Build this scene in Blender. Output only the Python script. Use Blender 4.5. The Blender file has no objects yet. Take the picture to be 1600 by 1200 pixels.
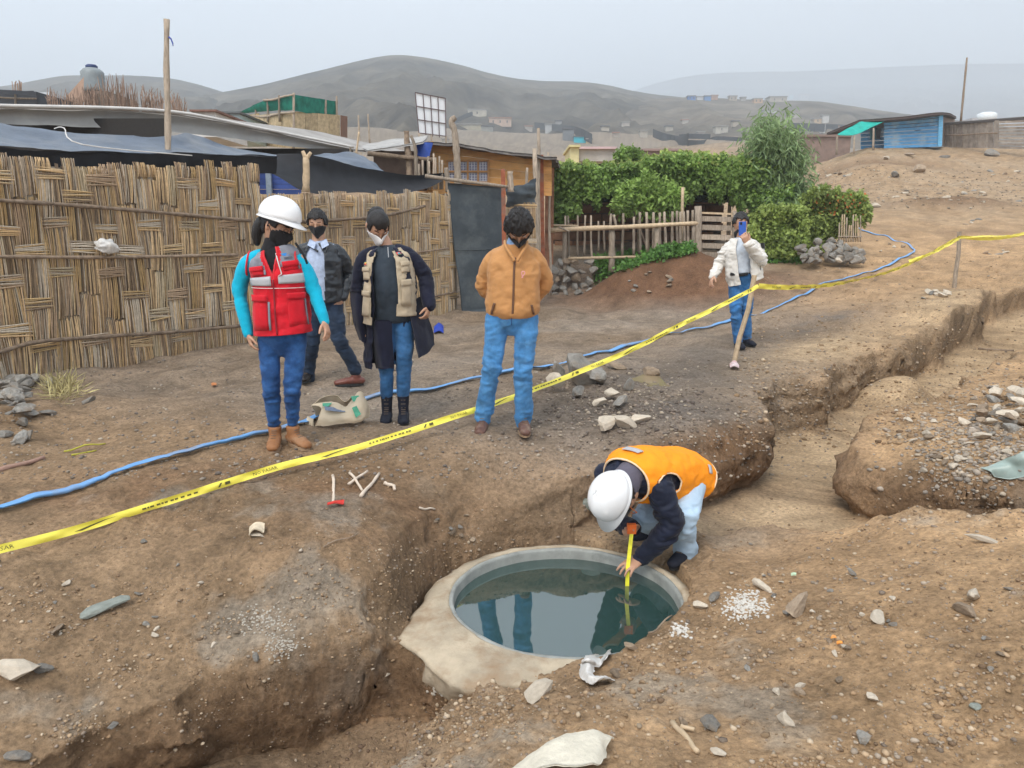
import bpy, bmesh, math, random
import numpy as np
from mathutils import Vector, Matrix, Quaternion
from mathutils.bvhtree import BVHTree
rnd = random.Random(7)
npr = np.random.RandomState(11)
C = bpy.context.scene.collection
SC = bpy.context.scene
R = math.radians

# ---------------------------------------------------------------- camera, sky, sun, exposure
FPX = 1201.0; PITCH = R(11.5); EYE = Vector((0, 0, 1.43))
cd = bpy.data.cameras.new('camera'); cam = bpy.data.objects.new('camera', cd); C.objects.link(cam)
cam.location = EYE; cam.rotation_euler = (math.pi/2 - PITCH, 0, 0)
cd.sensor_width = 36.0; cd.lens = 36.0*FPX/1600.0; cd.clip_start = 0.05; cd.clip_end = 9000
SC.camera = cam
SUN_EL, SUN_AZ = 52, 205           # degrees; azimuth from +Y clockwise (behind the photographer)
w = bpy.data.worlds.new('World'); SC.world = w; w.use_nodes = True
nt = w.node_tree; nt.nodes.clear()
wo = nt.nodes.new('ShaderNodeOutputWorld'); bg = nt.nodes.new('ShaderNodeBackground')
sky = nt.nodes.new('ShaderNodeTexSky'); sky.sky_type = 'NISHITA'; sky.sun_disc = False
sky.sun_elevation = R(SUN_EL); sky.sun_rotation = R(SUN_AZ); sky.dust_density = 3.0; sky.air_density = 1.0
tc = nt.nodes.new('ShaderNodeTexCoord')
mp = nt.nodes.new('ShaderNodeMapping'); mp.inputs['Scale'].default_value = (1.0, 1.0, 3.2)
cn = nt.nodes.new('ShaderNodeTexNoise'); cn.inputs['Scale'].default_value = 1.1; cn.inputs['Detail'].default_value = 4.0
cn.inputs['Roughness'].default_value = 0.45
cr = nt.nodes.new('ShaderNodeValToRGB')
cr.color_ramp.elements[0].position = 0.30; cr.color_ramp.elements[0].color = (0.90, 0.99, 1.10, 1)
cr.color_ramp.elements[1].position = 0.72; cr.color_ramp.elements[1].color = (1.14, 1.20, 1.27, 1)
sx = nt.nodes.new('ShaderNodeSeparateXYZ')
mr = nt.nodes.new('ShaderNodeMapRange'); mr.inputs['From Min'].default_value = -0.75; mr.inputs['From Max'].default_value = 0.75
mr.inputs['To Min'].default_value = 1.08; mr.inputs['To Max'].default_value = 0.86; mr.interpolation_type = 'SMOOTHSTEP'
mu = nt.nodes.new('ShaderNodeVectorMath'); mu.operation = 'SCALE'
k9 = nt.nodes.new('ShaderNodeVectorMath'); k9.operation = 'SCALE'; k9.inputs['Scale'].default_value = 8.2
mx = nt.nodes.new('ShaderNodeMix'); mx.data_type = 'RGBA'; mx.inputs['Factor'].default_value = 0.88
L = nt.links.new
L(tc.outputs['Generated'], mp.inputs['Vector']); L(mp.outputs[0], cn.inputs['Vector']); L(cn.outputs['Fac'], cr.inputs['Fac'])
L(tc.outputs['Generated'], sx.inputs[0]); L(sx.outputs['X'], mr.inputs['Value'])
L(cr.outputs['Color'], mu.inputs[0]); L(mr.outputs[0], mu.inputs['Scale']); L(mu.outputs[0], k9.inputs[0])
L(sky.outputs[0], mx.inputs[6]); L(k9.outputs[0], mx.inputs[7]); L(mx.outputs[2], bg.inputs['Color'])
bg.inputs['Strength'].default_value = 0.1; L(bg.outputs[0], wo.inputs['Surface'])
sl = bpy.data.lights.new('sun', 'SUN'); so = bpy.data.objects.new('sun', sl); C.objects.link(so)
sl.energy = 1.7; sl.angle = R(24); sl.color = (1.0, 0.93, 0.83)
so.location = (-6, -10, 20)
so.rotation_euler = (R(90-SUN_EL), 0, R(180-SUN_AZ+180))
sunv = Vector((math.sin(R(SUN_AZ))*math.cos(R(SUN_EL)), math.cos(R(SUN_AZ))*math.cos(R(SUN_EL)), math.sin(R(SUN_EL))))
so.rotation_euler = sunv.to_track_quat('Z', 'Y').to_euler()
SC.view_settings.view_transform = 'Standard'; SC.view_settings.look = 'None'
SC.view_settings.exposure = 0.70; SC.view_settings.gamma = 1.0; SC.view_settings.use_curve_mapping = False
SC.render.engine = 'CYCLES'
cy = SC.cycles
cy.use_denoising = True; cy.max_bounces = 6; cy.diffuse_bounces = 3; cy.glossy_bounces = 3
cy.transmission_bounces = 5; cy.transparent_max_bounces = 6; cy.volume_bounces = 1
cy.use_adaptive_sampling = True; cy.adaptive_threshold = 0.02; cy.volume_max_steps = 64

# ---------------------------------------------------------------- helpers
def ray(px, py):
    cx = (px-800)/FPX; c_y = (600-py)/FPX
    return Vector((cx, math.cos(PITCH)+c_y*math.sin(PITCH), -math.sin(PITCH)+c_y*math.cos(PITCH)))
def Pz(px, py, z):
    d = ray(px, py); return EYE + d*((z-EYE.z)/d.z)
def Py(px, py, Y):
    d = ray(px, py); return EYE + d*(Y/d.y)
def mesh_np(name, v, f):
    """v (N,3) floats, f (M,k) ints, all faces k sided"""
    v = np.asarray(v, np.float32); f = np.asarray(f, np.int32); k = f.shape[1]
    me = bpy.data.meshes.new(name); me.vertices.add(len(v)); me.vertices.foreach_set('co', v.ravel())
    me.loops.add(f.size); me.loops.foreach_set('vertex_index', f.ravel())
    me.polygons.add(len(f)); me.polygons.foreach_set('loop_start', np.arange(0, f.size, k, dtype=np.int32))
    me.update(calc_edges=True); return me
def mesh_l(name, v, f):
    me = bpy.data.meshes.new(name); me.from_pydata([tuple(p) for p in v], [], [tuple(int(i) for i in q) for q in f]); me.update(); return me
def smooth(me, on=True):
    me.polygons.foreach_set('use_smooth', np.full(len(me.polygons), on, bool)); me.update(); return me
def verts_of(me):
    a = np.empty(len(me.vertices)*3, np.float32); me.vertices.foreach_get('co', a); return a.reshape(-1, 3)
def normals_of(me):
    a = np.empty(len(me.vertices)*3, np.float32); me.vertex_normals.foreach_get('vector', a); return a.reshape(-1, 3)
def set_verts(me, v):
    me.vertices.foreach_set('co', np.asarray(v, np.float32).ravel()); me.update()
def add_color(me, name, rgb):
    ca = me.color_attributes.new(name, 'FLOAT_COLOR', 'POINT')
    a = np.ones((len(me.vertices), 4), np.float32); a[:, :3] = rgb; ca.data.foreach_set('color', a.ravel())
def link(name, me, mat=None, parent=None, loc=None):
    o = bpy.data.objects.new(name, me); C.objects.link(o)
    if mat is not None:
        if isinstance(mat, (list, tuple)):
            if len(me.materials) == 0:
                for m in mat: me.materials.append(m)
        elif len(me.materials) == 0: me.materials.append(mat)
    if loc is not None: o.location = loc
    if parent is not None:
        o.parent = parent
        if parent.type == 'EMPTY' or parent.parent is not None or True:
            o.matrix_parent_inverse = parent_matrix(parent).inverted()
    return o
def parent_matrix(p):
    m = Matrix.LocRotScale(p.location, p.rotation_euler, p.scale)
    if p.parent: m = parent_matrix(p.parent) @ p.matrix_parent_inverse @ m
    return m
def thing(name, label, cat, loc=(0, 0, 0), group=None):
    o = bpy.data.objects.new(name, None); C.objects.link(o); o.location = loc; o.empty_display_size = 0.1
    return tag(o, label, cat, group)
def tag(o, label, cat, group=None, kind=None):
    if label: o['label'] = label
    if cat: o['category'] = cat
    if group: o['group'] = group
    if kind: o['kind'] = kind
    return o
def struct(o, label=None, cat=None):
    o['kind'] = 'structure'
    if label: o['label'] = label
    if cat: o['category'] = cat
    return o
def stuff(o, label=None, cat=None):
    o['kind'] = 'stuff'
    if label: o['label'] = label
    if cat: o['category'] = cat
    return o
def _h(ix, iy, iz, seed):
    n = (ix.astype(np.int64)*374761393 + iy.astype(np.int64)*668265263 + iz.astype(np.int64)*2147483647 + seed*974634777) & 0xffffffff
    n = ((n ^ (n >> 13))*1274126177) & 0xffffffff
    n = n ^ (n >> 16); n = (n*2246822519) & 0xffffffff; n = n ^ (n >> 15)
    return (n & 0xffffff).astype(np.float64)/0xffffff*2-1
def vn(p, seed=0):
    p = np.asarray(p, np.float64); i = np.floor(p).astype(np.int64); f = p-i; f = f*f*f*(f*(f*6-15)+10)
    x, y, z = i[:, 0], i[:, 1], i[:, 2]; fx, fy, fz = f[:, 0], f[:, 1], f[:, 2]
    def l(a, b, t): return a+(b-a)*t
    return l(l(l(_h(x, y, z, seed), _h(x+1, y, z, seed), fx), l(_h(x, y+1, z, seed), _h(x+1, y+1, z, seed), fx), fy),
             l(l(_h(x, y, z+1, seed), _h(x+1, y, z+1, seed), fx), l(_h(x, y+1, z+1, seed), _h(x+1, y+1, z+1, seed), fx), fy), fz)
def vn2(p, seed=0):
    p = np.asarray(p, np.float64); i = np.floor(p).astype(np.int64); f = p-i; f = f*f*f*(f*(f*6-15)+10)
    x, y = i[:, 0], i[:, 1]; z = np.zeros_like(x); fx, fy = f[:, 0], f[:, 1]
    a = _h(x, y, z, seed); b = _h(x+1, y, z, seed); c = _h(x, y+1, z, seed); d = _h(x+1, y+1, z, seed)
    ab = a+(b-a)*fx; cdd = c+(d-c)*fx
    return ab+(cdd-ab)*fy
def fbm(p, oct=4, seed=0, gain=.5, lac=2.03, two=False):
    p = np.asarray(p, np.float64); s = 0; a = 1; t = 0
    for k in range(oct):
        s = s+a*(vn2(p[:, :2], seed+k*7) if two else vn(p, seed+k*7)); t += a; a *= gain; p = p*lac+3.7
    return s/t
def sstep(a, b, x):
    t = np.clip((x-a)/(b-a), 0, 1); return t*t*(3-2*t)

# ---------------------------------------------------------------- materials
MATS = {}
def mat(name, col, rough=.8, spec=.3, var=.15, vscale=30., bump=.0, bscale=120., vcol=None, metallic=0., objrand=0.,
        stretch=None, col2=None, sheen=0., trans=0., dirt=None, dirtscale=3., bdist=.01, emit=None, dmax=.8):
    """a principled procedural material: noise mixes base colour with a variation, optional bump"""
    if name in MATS: return MATS[name]
    m = bpy.data.materials.new(name); m.use_nodes = True; MATS[name] = m
    n = m.node_tree; b = n.nodes['Principled BSDF']; lk = n.links.new
    b.inputs['Roughness'].default_value = rough; b.inputs['Specular IOR Level'].default_value = spec
    b.inputs['Metallic'].default_value = metallic
    if sheen: b.inputs['Sheen Weight'].default_value = sheen
    t = n.nodes.new('ShaderNodeTexCoord'); src = t.outputs['Object']
    if stretch:
        q = n.nodes.new('ShaderNodeMapping'); q.inputs['Scale'].default_value = stretch; lk(src, q.inputs['Vector']); src = q.outputs[0]
    ns = n.nodes.new('ShaderNodeTexNoise'); ns.inputs['Scale'].default_value = vscale; ns.inputs['Detail'].default_value = 5
    ns.inputs['Roughness'].default_value = .6; lk(src, ns.inputs['Vector'])
    mixc = n.nodes.new('ShaderNodeMix'); mixc.data_type = 'RGBA'
    c = tuple(col)
    d1 = tuple(max(0, x*(1-var)) for x in c); d2 = tuple(min(1, x*(1+var)) for x in c) if col2 is None else tuple(col2)
    mixc.inputs[6].default_value = (*d1, 1); mixc.inputs[7].default_value = (*d2, 1)
    rp = n.nodes.new('ShaderNodeMapRange'); rp.inputs['From Min'].default_value = .3; rp.inputs['From Max'].default_value = .7
    lk(ns.outputs['Fac'], rp.inputs['Value']); lk(rp.outputs[0], mixc.inputs['Factor'])
    out = mixc.outputs[2]
    if vcol:
        va = n.nodes.new('ShaderNodeVertexColor'); va.layer_name = vcol
        mm = n.nodes.new('ShaderNodeMix'); mm.data_type = 'RGBA'; mm.blend_type = 'MULTIPLY'; mm.inputs['Factor'].default_value = 1
        lk(out, mm.inputs[6]); lk(va.outputs['Color'], mm.inputs[7]); out = mm.outputs[2]
    if objrand:
        oi = n.nodes.new('ShaderNodeObjectInfo'); mr_ = n.nodes.new('ShaderNodeMapRange')
        mr_.inputs['To Min'].default_value = 1-objrand; mr_.inputs['To Max'].default_value = 1+objrand
        lk(oi.outputs['Random'], mr_.inputs['Value'])
        vm = n.nodes.new('ShaderNodeVectorMath'); vm.operation = 'SCALE'; lk(out, vm.inputs[0]); lk(mr_.outputs[0], vm.inputs['Scale']); out = vm.outputs[0]
    if dirt:
        dn = n.nodes.new('ShaderNodeTexNoise'); dn.inputs['Scale'].default_value = dirtscale; dn.inputs['Detail'].default_value = 7
        dn.inputs['Roughness'].default_value = .65; lk(t.outputs['Object'], dn.inputs['Vector'])
        dr = n.nodes.new('ShaderNodeMapRange'); dr.inputs['From Min'].default_value = .48; dr.inputs['From Max'].default_value = .68
        dr.inputs['To Max'].default_value = dmax
        lk(dn.outputs['Fac'], dr.inputs['Value'])
        dm = n.nodes.new('ShaderNodeMix'); dm.data_type = 'RGBA'; dm.inputs[7].default_value = (*dirt, 1)
        lk(out, dm.inputs[6]); lk(dr.outputs[0], dm.inputs['Factor']); out = dm.outputs[2]
    lk(out, b.inputs['Base Color'])
    if bump:
        bn = n.nodes.new('ShaderNodeTexNoise'); bn.inputs['Scale'].default_value = bscale; bn.inputs['Detail'].default_value = 6
        bn.inputs['Roughness'].default_value = .65; lk(src, bn.inputs['Vector'])
        bb = n.nodes.new('ShaderNodeBump'); bb.inputs['Strength'].default_value = bump; bb.inputs['Distance'].default_value = bdist
        lk(bn.outputs['Fac'], bb.inputs['Height']); lk(bb.outputs[0], b.inputs['Normal'])
    if trans: b.inputs['Transmission Weight'].default_value = trans
    if emit: b.inputs['Emission Color'].default_value = (*emit, 1); b.inputs['Emission Strength'].default_value = 1
    return m

# ---------------------------------------------------------------- the ground
CTRL = np.array([
 (-4.8,7,0),(-3.3,9.15,0),(-.87,13,0),(-.1,13.5,0),(1.2,16.0,.05),(-1.5,4.9,0),(-1.7,7,0),(-.9,5.6,0),(-.1,5.2,0),(2.8,9.15,.0),
 (2.35,8.05,0),(2.1,6.1,0),(2.5,7.1,0),(-3,5,0),(-5.5,4.5,0),(-4,3.6,-.02),(1,7,0),(1.5,10,0),(0,9,0),(-7,9,0),(-5,12,.1),(-2,16,.1),(3.7,8.3,.03),
 (5.3,10,.1),(8.7,13.9,.25),(7.3,12.8,.45),(6.2,12.5,.33),(4.6,11,.15),(10,15.5,.5),(4.3,13.2,.12),(6.2,16.6,.68),(7.6,16.6,.72),(4.6,16.6,.62),(2.6,17,.4),
 (9,19,1.0),(2.0,14.2,.0),(5,14,.3),
 (.48,3.27,-.45),(.2,3.12,-.48),(.9,3.6,-.44),(1.15,4.0,-.42),(1.3,4.7,-.42),(1.8,4.65,-.40),(2.11,3.85,-.20),(2.75,3.65,-.07),(3.0,4.75,.14),(3.8,4.4,.2),(1.5,1.96,-.12),
 (0,2.08,-.22),(-.46,2.34,-.40),(2.5,2.5,.08),(4,3,.15),(0,.4,-.1),(1.3,.8,-.05),(1.5,3,-.2),(-.2,2.9,-.49),(.5,2.6,-.30),
 (-.85,3.5,-.27),(-.9,3.18,-.42),(-1.25,3.0,-.43),(-.6,3.3,-.48),(-1.55,2.5,-.50),(-2.2,1.9,-.58),(-1.3,3.35,-.27),(-2.7,3.3,-.12),(-3.2,2.3,-.35),(-1.6,3.6,-.16),(-1.2,4.2,-.06),
 (-.55,4.55,-.12),(-.1,4.62,-.24),(.4,4.72,-.20),(-.6,3.9,-.26),(.6,5.05,-.08),(1.2,5.15,-.02),(-.2,4.95,-.05),
 (3.2,5.1,.06),(2.6,5.3,-.02),(3.0,5.9,.0),(4.3,5.6,.2),(4.4,7.0,.1),(6,8.6,.15),(7,8,.4),(5.2,4.0,.3),(9,12.2,.45),(8,5,.5),(12,10,.9),(14,14,1.1),(12,17.5,.9),
 (-9,3,0),(-9,-4,-.2),(0,-5,-.1),(8,-4,.3),(-12,14,.3),(-9,18,.6),(18,18,1.9)], float)
def rbf_fit(c, s=.35):
    P = c[:, :2]; D = np.sqrt(((P[:, None]-P[None])**2).sum(-1)+s*s)
    n = len(c); A = np.zeros((n+3, n+3)); A[:n, :n] = D+np.eye(n)*.01; A[:n, n] = 1; A[:n, n+1:] = P; A[n, :n] = 1; A[n+1:, :n] = P.T
    b = np.zeros(n+3); b[:n] = c[:, 2]; return P, np.linalg.solve(A, b), s
def rbf_eval(m, x, y):
    P, wt, s = m; n = len(P); o = np.empty(len(x))
    for a in range(0, len(x), 60000):
        X = x[a:a+60000, None]; Y = y[a:a+60000, None]
        D = np.sqrt((X-P[:, 0])**2+(Y-P[:, 1])**2+s*s); o[a:a+60000] = D@wt[:n]+wt[n]+X[:, 0]*wt[n+1]+Y[:, 0]*wt[n+2]
    return o
BASE = rbf_fit(CTRL)
FLOOR = rbf_fit(np.array([(-.3,3.8,-.53),(.9,3.8,-.53),(.3,4.5,-.52),(.3,3.2,-.53),(-.6,3.6,-.55),(1.1,4.3,-.52),(1.5,5.0,-.52),(2.0,5.0,-.50),(2.5,4.9,-.55),
  (1.9,5.7,-.52),(2.57,6.62,-.52),(3.8,7.5,-.50),(5,8.7,-.46),(6.3,9.8,-.38),(9,12.9,-.15),(12,16,.2),(3.5,4.0,-.6),(5,3.4,-.5)], float))
PIT = [(-.46,4.25),(-.62,3.9),(-.72,3.5),(-.62,3.1),(-.3,2.76),(.15,2.92),(.5,3.22),(.9,3.6),(1.12,3.95),(1.18,4.25),(1.22,4.55),(1.7,4.60),(2.2,4.30),(2.6,3.92),
  (3.4,3.50),(5.2,2.85),(5.6,3.8),(4.0,3.92),(3.05,4.22),(2.74,4.42),(2.48,4.70),(2.42,5.02),(2.56,5.42),(2.9,5.9),(3.35,6.2),(4.0,6.75),(4.9,7.6),(5.9,8.7),(7.6,10.7),(9.3,12.4),(12.5,15.6),
  (12,16.6),(9.7,14.4),(8.6,13.6),(7,11.6),(5.35,9.9),(4.9,9.2),(4.3,8.75),(3.75,8.25),(3.2,7.95),(3.0,7.2),(2.45,7.15),(2.12,6.6),(2.02,6.1),(1.92,5.70),(1.62,5.42),(1.32,5.2),
  (1.0,5.08),(.72,4.92),(.4,4.66),(.1,4.66),(-.2,4.56)]
TRENCH = [(-.20,3.10),(-.34,3.26),(-.46,3.42),(-.60,3.38),(-.78,3.20),(-.95,3.12),(-1.26,2.98),(-1.6,2.66),(-2.05,2.2),(-2.6,1.5),(-3.2,.6),(-2.2,.3),(-1.3,1.1),(-.8,1.72),(-.46,2.3),(-.30,2.72),(-.2,2.95)]
def sdf(poly, x, y):
    """signed distance (positive inside) and outward direction"""
    P = np.array(poly); Q = np.roll(P, -1, 0); best = np.full(len(x), 1e9); bx = np.zeros(len(x)); by = np.zeros(len(x)); ins = np.zeros(len(x), bool)
    for (ax, ay), (qx, qy) in zip(P, Q):
        ex, ey = qx-ax, qy-ay; t = np.clip(((x-ax)*ex+(y-ay)*ey)/(ex*ex+ey*ey), 0, 1)
        dx, dy = x-(ax+t*ex), y-(ay+t*ey); d = dx*dx+dy*dy; m = d < best
        best = np.where(m, d, best); bx = np.where(m, dx, bx); by = np.where(m, dy, by)
        if ay != qy:
            cr_ = (ay > y) != (qy > y); xi = ax+(y-ay)/(qy-ay)*ex; ins ^= cr_ & (x < xi)
    d = np.sqrt(best); s = np.where(ins, d, -d); nx = np.where(ins, -bx, bx)/(d+1e-6); ny = np.where(ins, -by, by)/(d+1e-6)
    return s, nx, ny
def farz(x, y):
    u = x/np.maximum(y, 1)
    ec = np.interp(y, [14,17,20,30,60,100,200,420,900,1700], [-.08,-.038,-.02,.015,.055,.085,.104,.116,.09,.05])
    er = np.interp(y, [14,17,20,25,32,40,50,60,100,200,420,900,1700], [-.055,-.035,-.012,.02,.047,.07,.098,.093,.07,.09,.115,.09,.05])
    t = sstep(.28, .46, u); e = ec*(1-t)+er*t
    el = np.interp(y, [14,17,20,30,60,100,200,420,900,1700], [-.1,-.075,-.06,-.02,.05,.09,.118,.122,.09,.05])
    t2 = sstep(.02, -.15, u); e = e*(1-t2)+el*t2
    return 1.43+y*e
def blob(x, y, cx, cy_, rx, ry, ang=0):
    c, s = math.cos(ang), math.sin(ang); X = ((x-cx)*c+(y-cy_)*s)/rx; Y = (-(x-cx)*s+(y-cy_)*c)/ry
    return np.exp(-(X*X+Y*Y))
def ground_height(x, y):
    """sheet height before the excavations"""
    b = rbf_eval(BASE, x, np.minimum(y, 30)); t = sstep(15.5, 20.5, y)*1.0
    z = b*(1-t)+farz(x, y)*t
    # dirt mound before the picket fence and smaller heaps
    m = blob(x, y, 3.15, 15.1, 1.25, .85, .1)+.35*blob(x, y, 2.0, 14.7, .6, .5)
    z = z+.78*np.minimum(m, 1)
    z = z+.30*blob(x, y, 15.0, 27.0, 2.0, .9)+.5*blob(x, y, 17.5, 38, 3.0, 2)+.55*blob(x, y, 19, 42, 6, 1.8)
    z = z+.10*blob(x, y, 4.6, 5.4, .9, .5)+.10*blob(x, y, 3.4, 3.3, .8, .5)
    return z
def build_ground():
    ys = [.9]
    while ys[-1] < 9: ys.append(ys[-1]+.0027*(ys[-1]+1.5))
    while ys[-1] < 60: ys.append(ys[-1]+.0064*(ys[-1]+1.5))
    while ys[-1] < 1600: ys.append(ys[-1]*1.035)
    ys = [-60, -30, -15, -8, -4, -2, -1, -.4, 0, .3, .5, .65, .78]+ys
    ys = np.array(ys); wd = np.maximum(ys+1.5, 2.4)
    us = np.linspace(-.9, .9, 760); off = np.array([1, 2.5, 5, 9, 16, 30, 60, 130, 300, 600.])
    X = wd[:, None]*us[None]; XL = X[:, :1]-off[::-1][None]; XR = X[:, -1:]+off[None]
    X = np.concatenate([XL, X, XR], 1); Y = np.repeat(ys[:, None], X.shape[1], 1); ny_, nx_ = X.shape
    x = X.ravel(); y = Y.ravel(); z = ground_height(x, y)
    near = (y < 19) & (np.abs(x) < 16)
    nn = np.stack([x, y, z*0], 1)
    rough = np.zeros(len(x)); g0 = np.zeros(len(x)); vis = y < 70
    rough[vis] = fbm(nn[vis]*1.3, 3, 5, two=True)*.055
    rough[~vis] = fbm(nn[~vis]*.03, 3, 9, two=True)*2.0
    z = z+rough*np.clip(y/3, .35, 1.6)
    z = np.where((y > 15.9) & (y < 22) & (x > .8) & (x < 6.4), np.maximum(z, (.70+.03*rough*10)*sstep(16.15, 16.45, y+rough)*sstep(.8, 1.1, x)*sstep(6.4, 5.4, x)), z)
    # tyre ruts of the street, running away from the camera to the right
    rr = np.sin((x*.82-y*.57)*5.2+fbm(nn*.7, 2, 44, two=True)*2.0)
    z = z+np.where(near, .012*rr*sstep(5.5, 7.5, y)*(1-sstep(13, 15, y)), 0)
    idx = np.where(near)[0]; xs, yn = x[idx], y[idx]; pn = nn[idx]
    wob = fbm(pn*1.4, 2, 20, two=True)*.14*sstep(5.8, 7, yn)+fbm(pn*2.6, 4, 21, two=True)*.12+fbm(pn*9, 3, 22, two=True)*.04
    s1, n1x, n1y = sdf(PIT, xs, yn); s1 = s1+wob
    s2, n2x, n2y = sdf(TRENCH, xs, yn); s2 = s2+wob*.8
    zb = z[idx].copy(); fl = rbf_eval(FLOOR, xs, yn)+fbm(pn*3, 3, 31, two=True)*.03
    # in the near front the pit has no wall: narrower step there
    W = .30; t1 = np.clip(s1/W, 0, 1); soft = blob(xs, yn, 1.5, 4.5, .55, .4)
    prof = sstep(0, 1, t1); fl = fl+.26*blob(xs, yn, 3.15, 7.25, .34, .2, .8)+.30*blob(xs, yn, 4.35, 8.25, .42, .2, .8)+.2*blob(xs, yn, 2.6, 6.95, .3, .16, .6); fl = np.minimum(fl, zb)
    z1 = zb+(fl-zb)*prof
    W2 = .20+.16*sstep(.0, -.6, n2x)*sstep(2.9, 2.4, yn); fl2 = -.82+.06*fbm(pn*3, 3, 33, two=True)-.06*blob(xs, yn, -.8, 3.0, .4, .3); t2 = np.clip(s2/W2, 0, 1); z2 = z1+(np.minimum(fl2, z1)-z1)*sstep(0, 1, t2)
    # outward push of the wall zone: squeeze it and let it overhang
    def push(t, W, B):
        tt = np.clip(t, 0, 1); zz = sstep(0, 1, tt); xx = B*np.sin(np.pi*zz**.85)+.02*zz
        return np.where(t <= 1, W*tt-xx, (W-.02)*(1-sstep(1, 1.9, t)))
    raw1 = s1/W; raw2 = s2/W2
    ovn = .5+.5*fbm(pn*1.1, 2, 41, two=True)
    B1 = .02+.14*np.clip(blob(xs, yn, 1.6, 5.3, .8, .6)+.4*blob(xs, yn, 2.8, 4.7, 1.0, .7)+.5*blob(xs, yn, 4.6, 9.2, 2, 1)+.4*ovn-.1, 0, 1)
    dep = np.clip((zb-fl)/.45, 0, 1.2)
    p1 = np.where((raw1 > 0) & (raw1 < 1.9), push(raw1, W, B1*np.clip(dep, 0, 1)), 0)*np.clip(dep*1.5, 0, 1)
    p2 = np.where((raw2 > 0) & (raw2 < 1.9), push(raw2, W2, .05*sstep(2.4, 2.9, yn)), 0)
    # the trench bites back under the bank on its far side
    D = np.zeros((2, len(x))); D[0, idx] = n1x*p1+n2x*p2*(s2 > 0); D[1, idx] = n1y*p1+n2y*p2*(s2 > 0); D = D.reshape(2, ny_, nx_)
    for _ in range(10):
        D[:, 1:-1] = (D[:, :-2]+2*D[:, 1:-1]+D[:, 2:])*.25; D[:, :, 1:-1] = (D[:, :, :-2]+2*D[:, :, 1:-1]+D[:, :, 2:])*.25
    D = D.reshape(2, -1)*1.12
    xs2 = xs+D[0, idx]; ys2 = yn+D[1, idx]
    # crumbly faces
    wallness = np.maximum(np.exp(-((raw1-.5)/.45)**2)*dep, np.exp(-((raw2-.5)/.5)**2))
    q = np.stack([xs2, ys2, z2], 1); cr1 = fbm(q*np.array([3.5, 3.5, 17.]), 4, 51); cr2 = fbm(q*np.array([3.5, 3.5, 19.])+9, 4, 57); cr3 = fbm(q*22, 3, 77)
    w2_ = np.exp(-((raw2-.5)/.5)**2); amp = .060*wallness*(1-.55*w2_)+.004
    xs2 = xs2+cr1*amp+cr3*.012*wallness; ys2 = ys2+cr2*amp+cr3*.012*wallness; z2 = z2+cr3*.03*wallness+cr1*.03*w2_
    floor_m = np.clip(np.maximum(raw1, raw2)-.9, 0, 1)
    # clods and small relief everywhere near
    c1 = fbm(pn*7, 4, 61, two=True); c2 = fbm(pn*26, 3, 63, two=True); c3 = np.abs(fbm(pn*13, 3, 65, two=True))
    clod = np.clip(fbm(pn*.9, 3, 71, two=True)*1.3+.35, 0, 1)
    fore = sstep(5.2, 3.8, yn)
    z2 = z2+(c1*.020+c2*.010+(.5-c3)*.018)*(.45+.8*clod*fore)*(1-.45*np.clip(floor_m, 0, 1))
    wellm = sstep(1.15, .95, np.hypot((xs-.29)/1.0, yn-3.84))
    z2 = z2-.0*wellm
    # hole under the ring and slab so they do not clash with the sheet
    rwell = np.hypot(xs-.29, yn-3.82); aw_ = np.arctan2(yn-3.82, xs-.29); fr_ = np.exp(-((aw_+.72)/.55)**4)
    z2 = z2+fr_*sstep(1.0, .7, rwell)*np.maximum(0, -.462+.03*fbm(pn*6, 3, 81, two=True)-z2)*1.0
    oth_ = 1-np.clip(sstep(2.3, 2.6, np.where(aw_ < 0, aw_+6.283, aw_))*sstep(4.75, 4.5, np.where(aw_ < 0, aw_+6.283, aw_)), 0, 1)
    z2 = z2+oth_*sstep(1.05, .86, rwell)*np.maximum(0, -.480+.02*fbm(pn*6, 3, 85, two=True)-z2)
    rc = .74-.135*fr_-.095*oth_*(1-fr_)+.012*fbm(pn*8, 2, 83, two=True)*fr_; z2 = np.where(rwell < rc, np.minimum(z2, -.56-1.6*sstep(rc-.02, rc-.12, rwell)), z2)
    x[idx] = xs2; y[idx] = ys2; z[idx] = z2
    # ---- soil colour at each place
    n1 = fbm(nn*.8, 4, 101, two=True); n2 = fbm(nn*4.2, 4, 103, two=True); n3 = fbm(np.stack([x*.5+y*.9, (x-y*.6)*3.2, z], 1)*1.1, 3, 105, two=True)
    dry = np.array([.430, .278, .152]); mid = np.array([.285, .192, .114]); dark_brown = np.array([.190, .115, .065]); grey = np.array([.235, .190, .148]); sand = np.array([.44, .318, .195]); red = np.array([.150, .080, .045])
    col = np.repeat(mid[None], len(x), 0)
    def mixin(c, t): 
        nonlocal col; t = np.clip(t, 0, 1)[:, None]; col = col*(1-t)+c*t
    u = x/np.maximum(y, .5)
    mixin(dry, sstep(-.05, .5, u+.25*n1)*.85)
    mixin(grey, sstep(4.2, 5.8, y+x*.35)*(1-sstep(.25, .5, u))*(.75+.5*n1)*1.1*sstep(30, 14, y))
    wet = blob(x, y, 1.9, 7.6, 2.2, .75, .75)+.9*blob(x, y, 1.1, 5.6, .9, .45, .1)+.8*blob(x, y, 4.2, 10.6, 2.3, .7, .8)
    mixin(np.array([.130, .108, .090]), wet*(.92+.6*n2))
    mixin(dark_brown, blob(x, y, -.6, 4.2, 1.3, .55, -.15)*(.75+n2*.6)); mixin(dark_brown, blob(x, y, -2.2, 4.2, 1.1, .35, .2)*(.5+n2))
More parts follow.
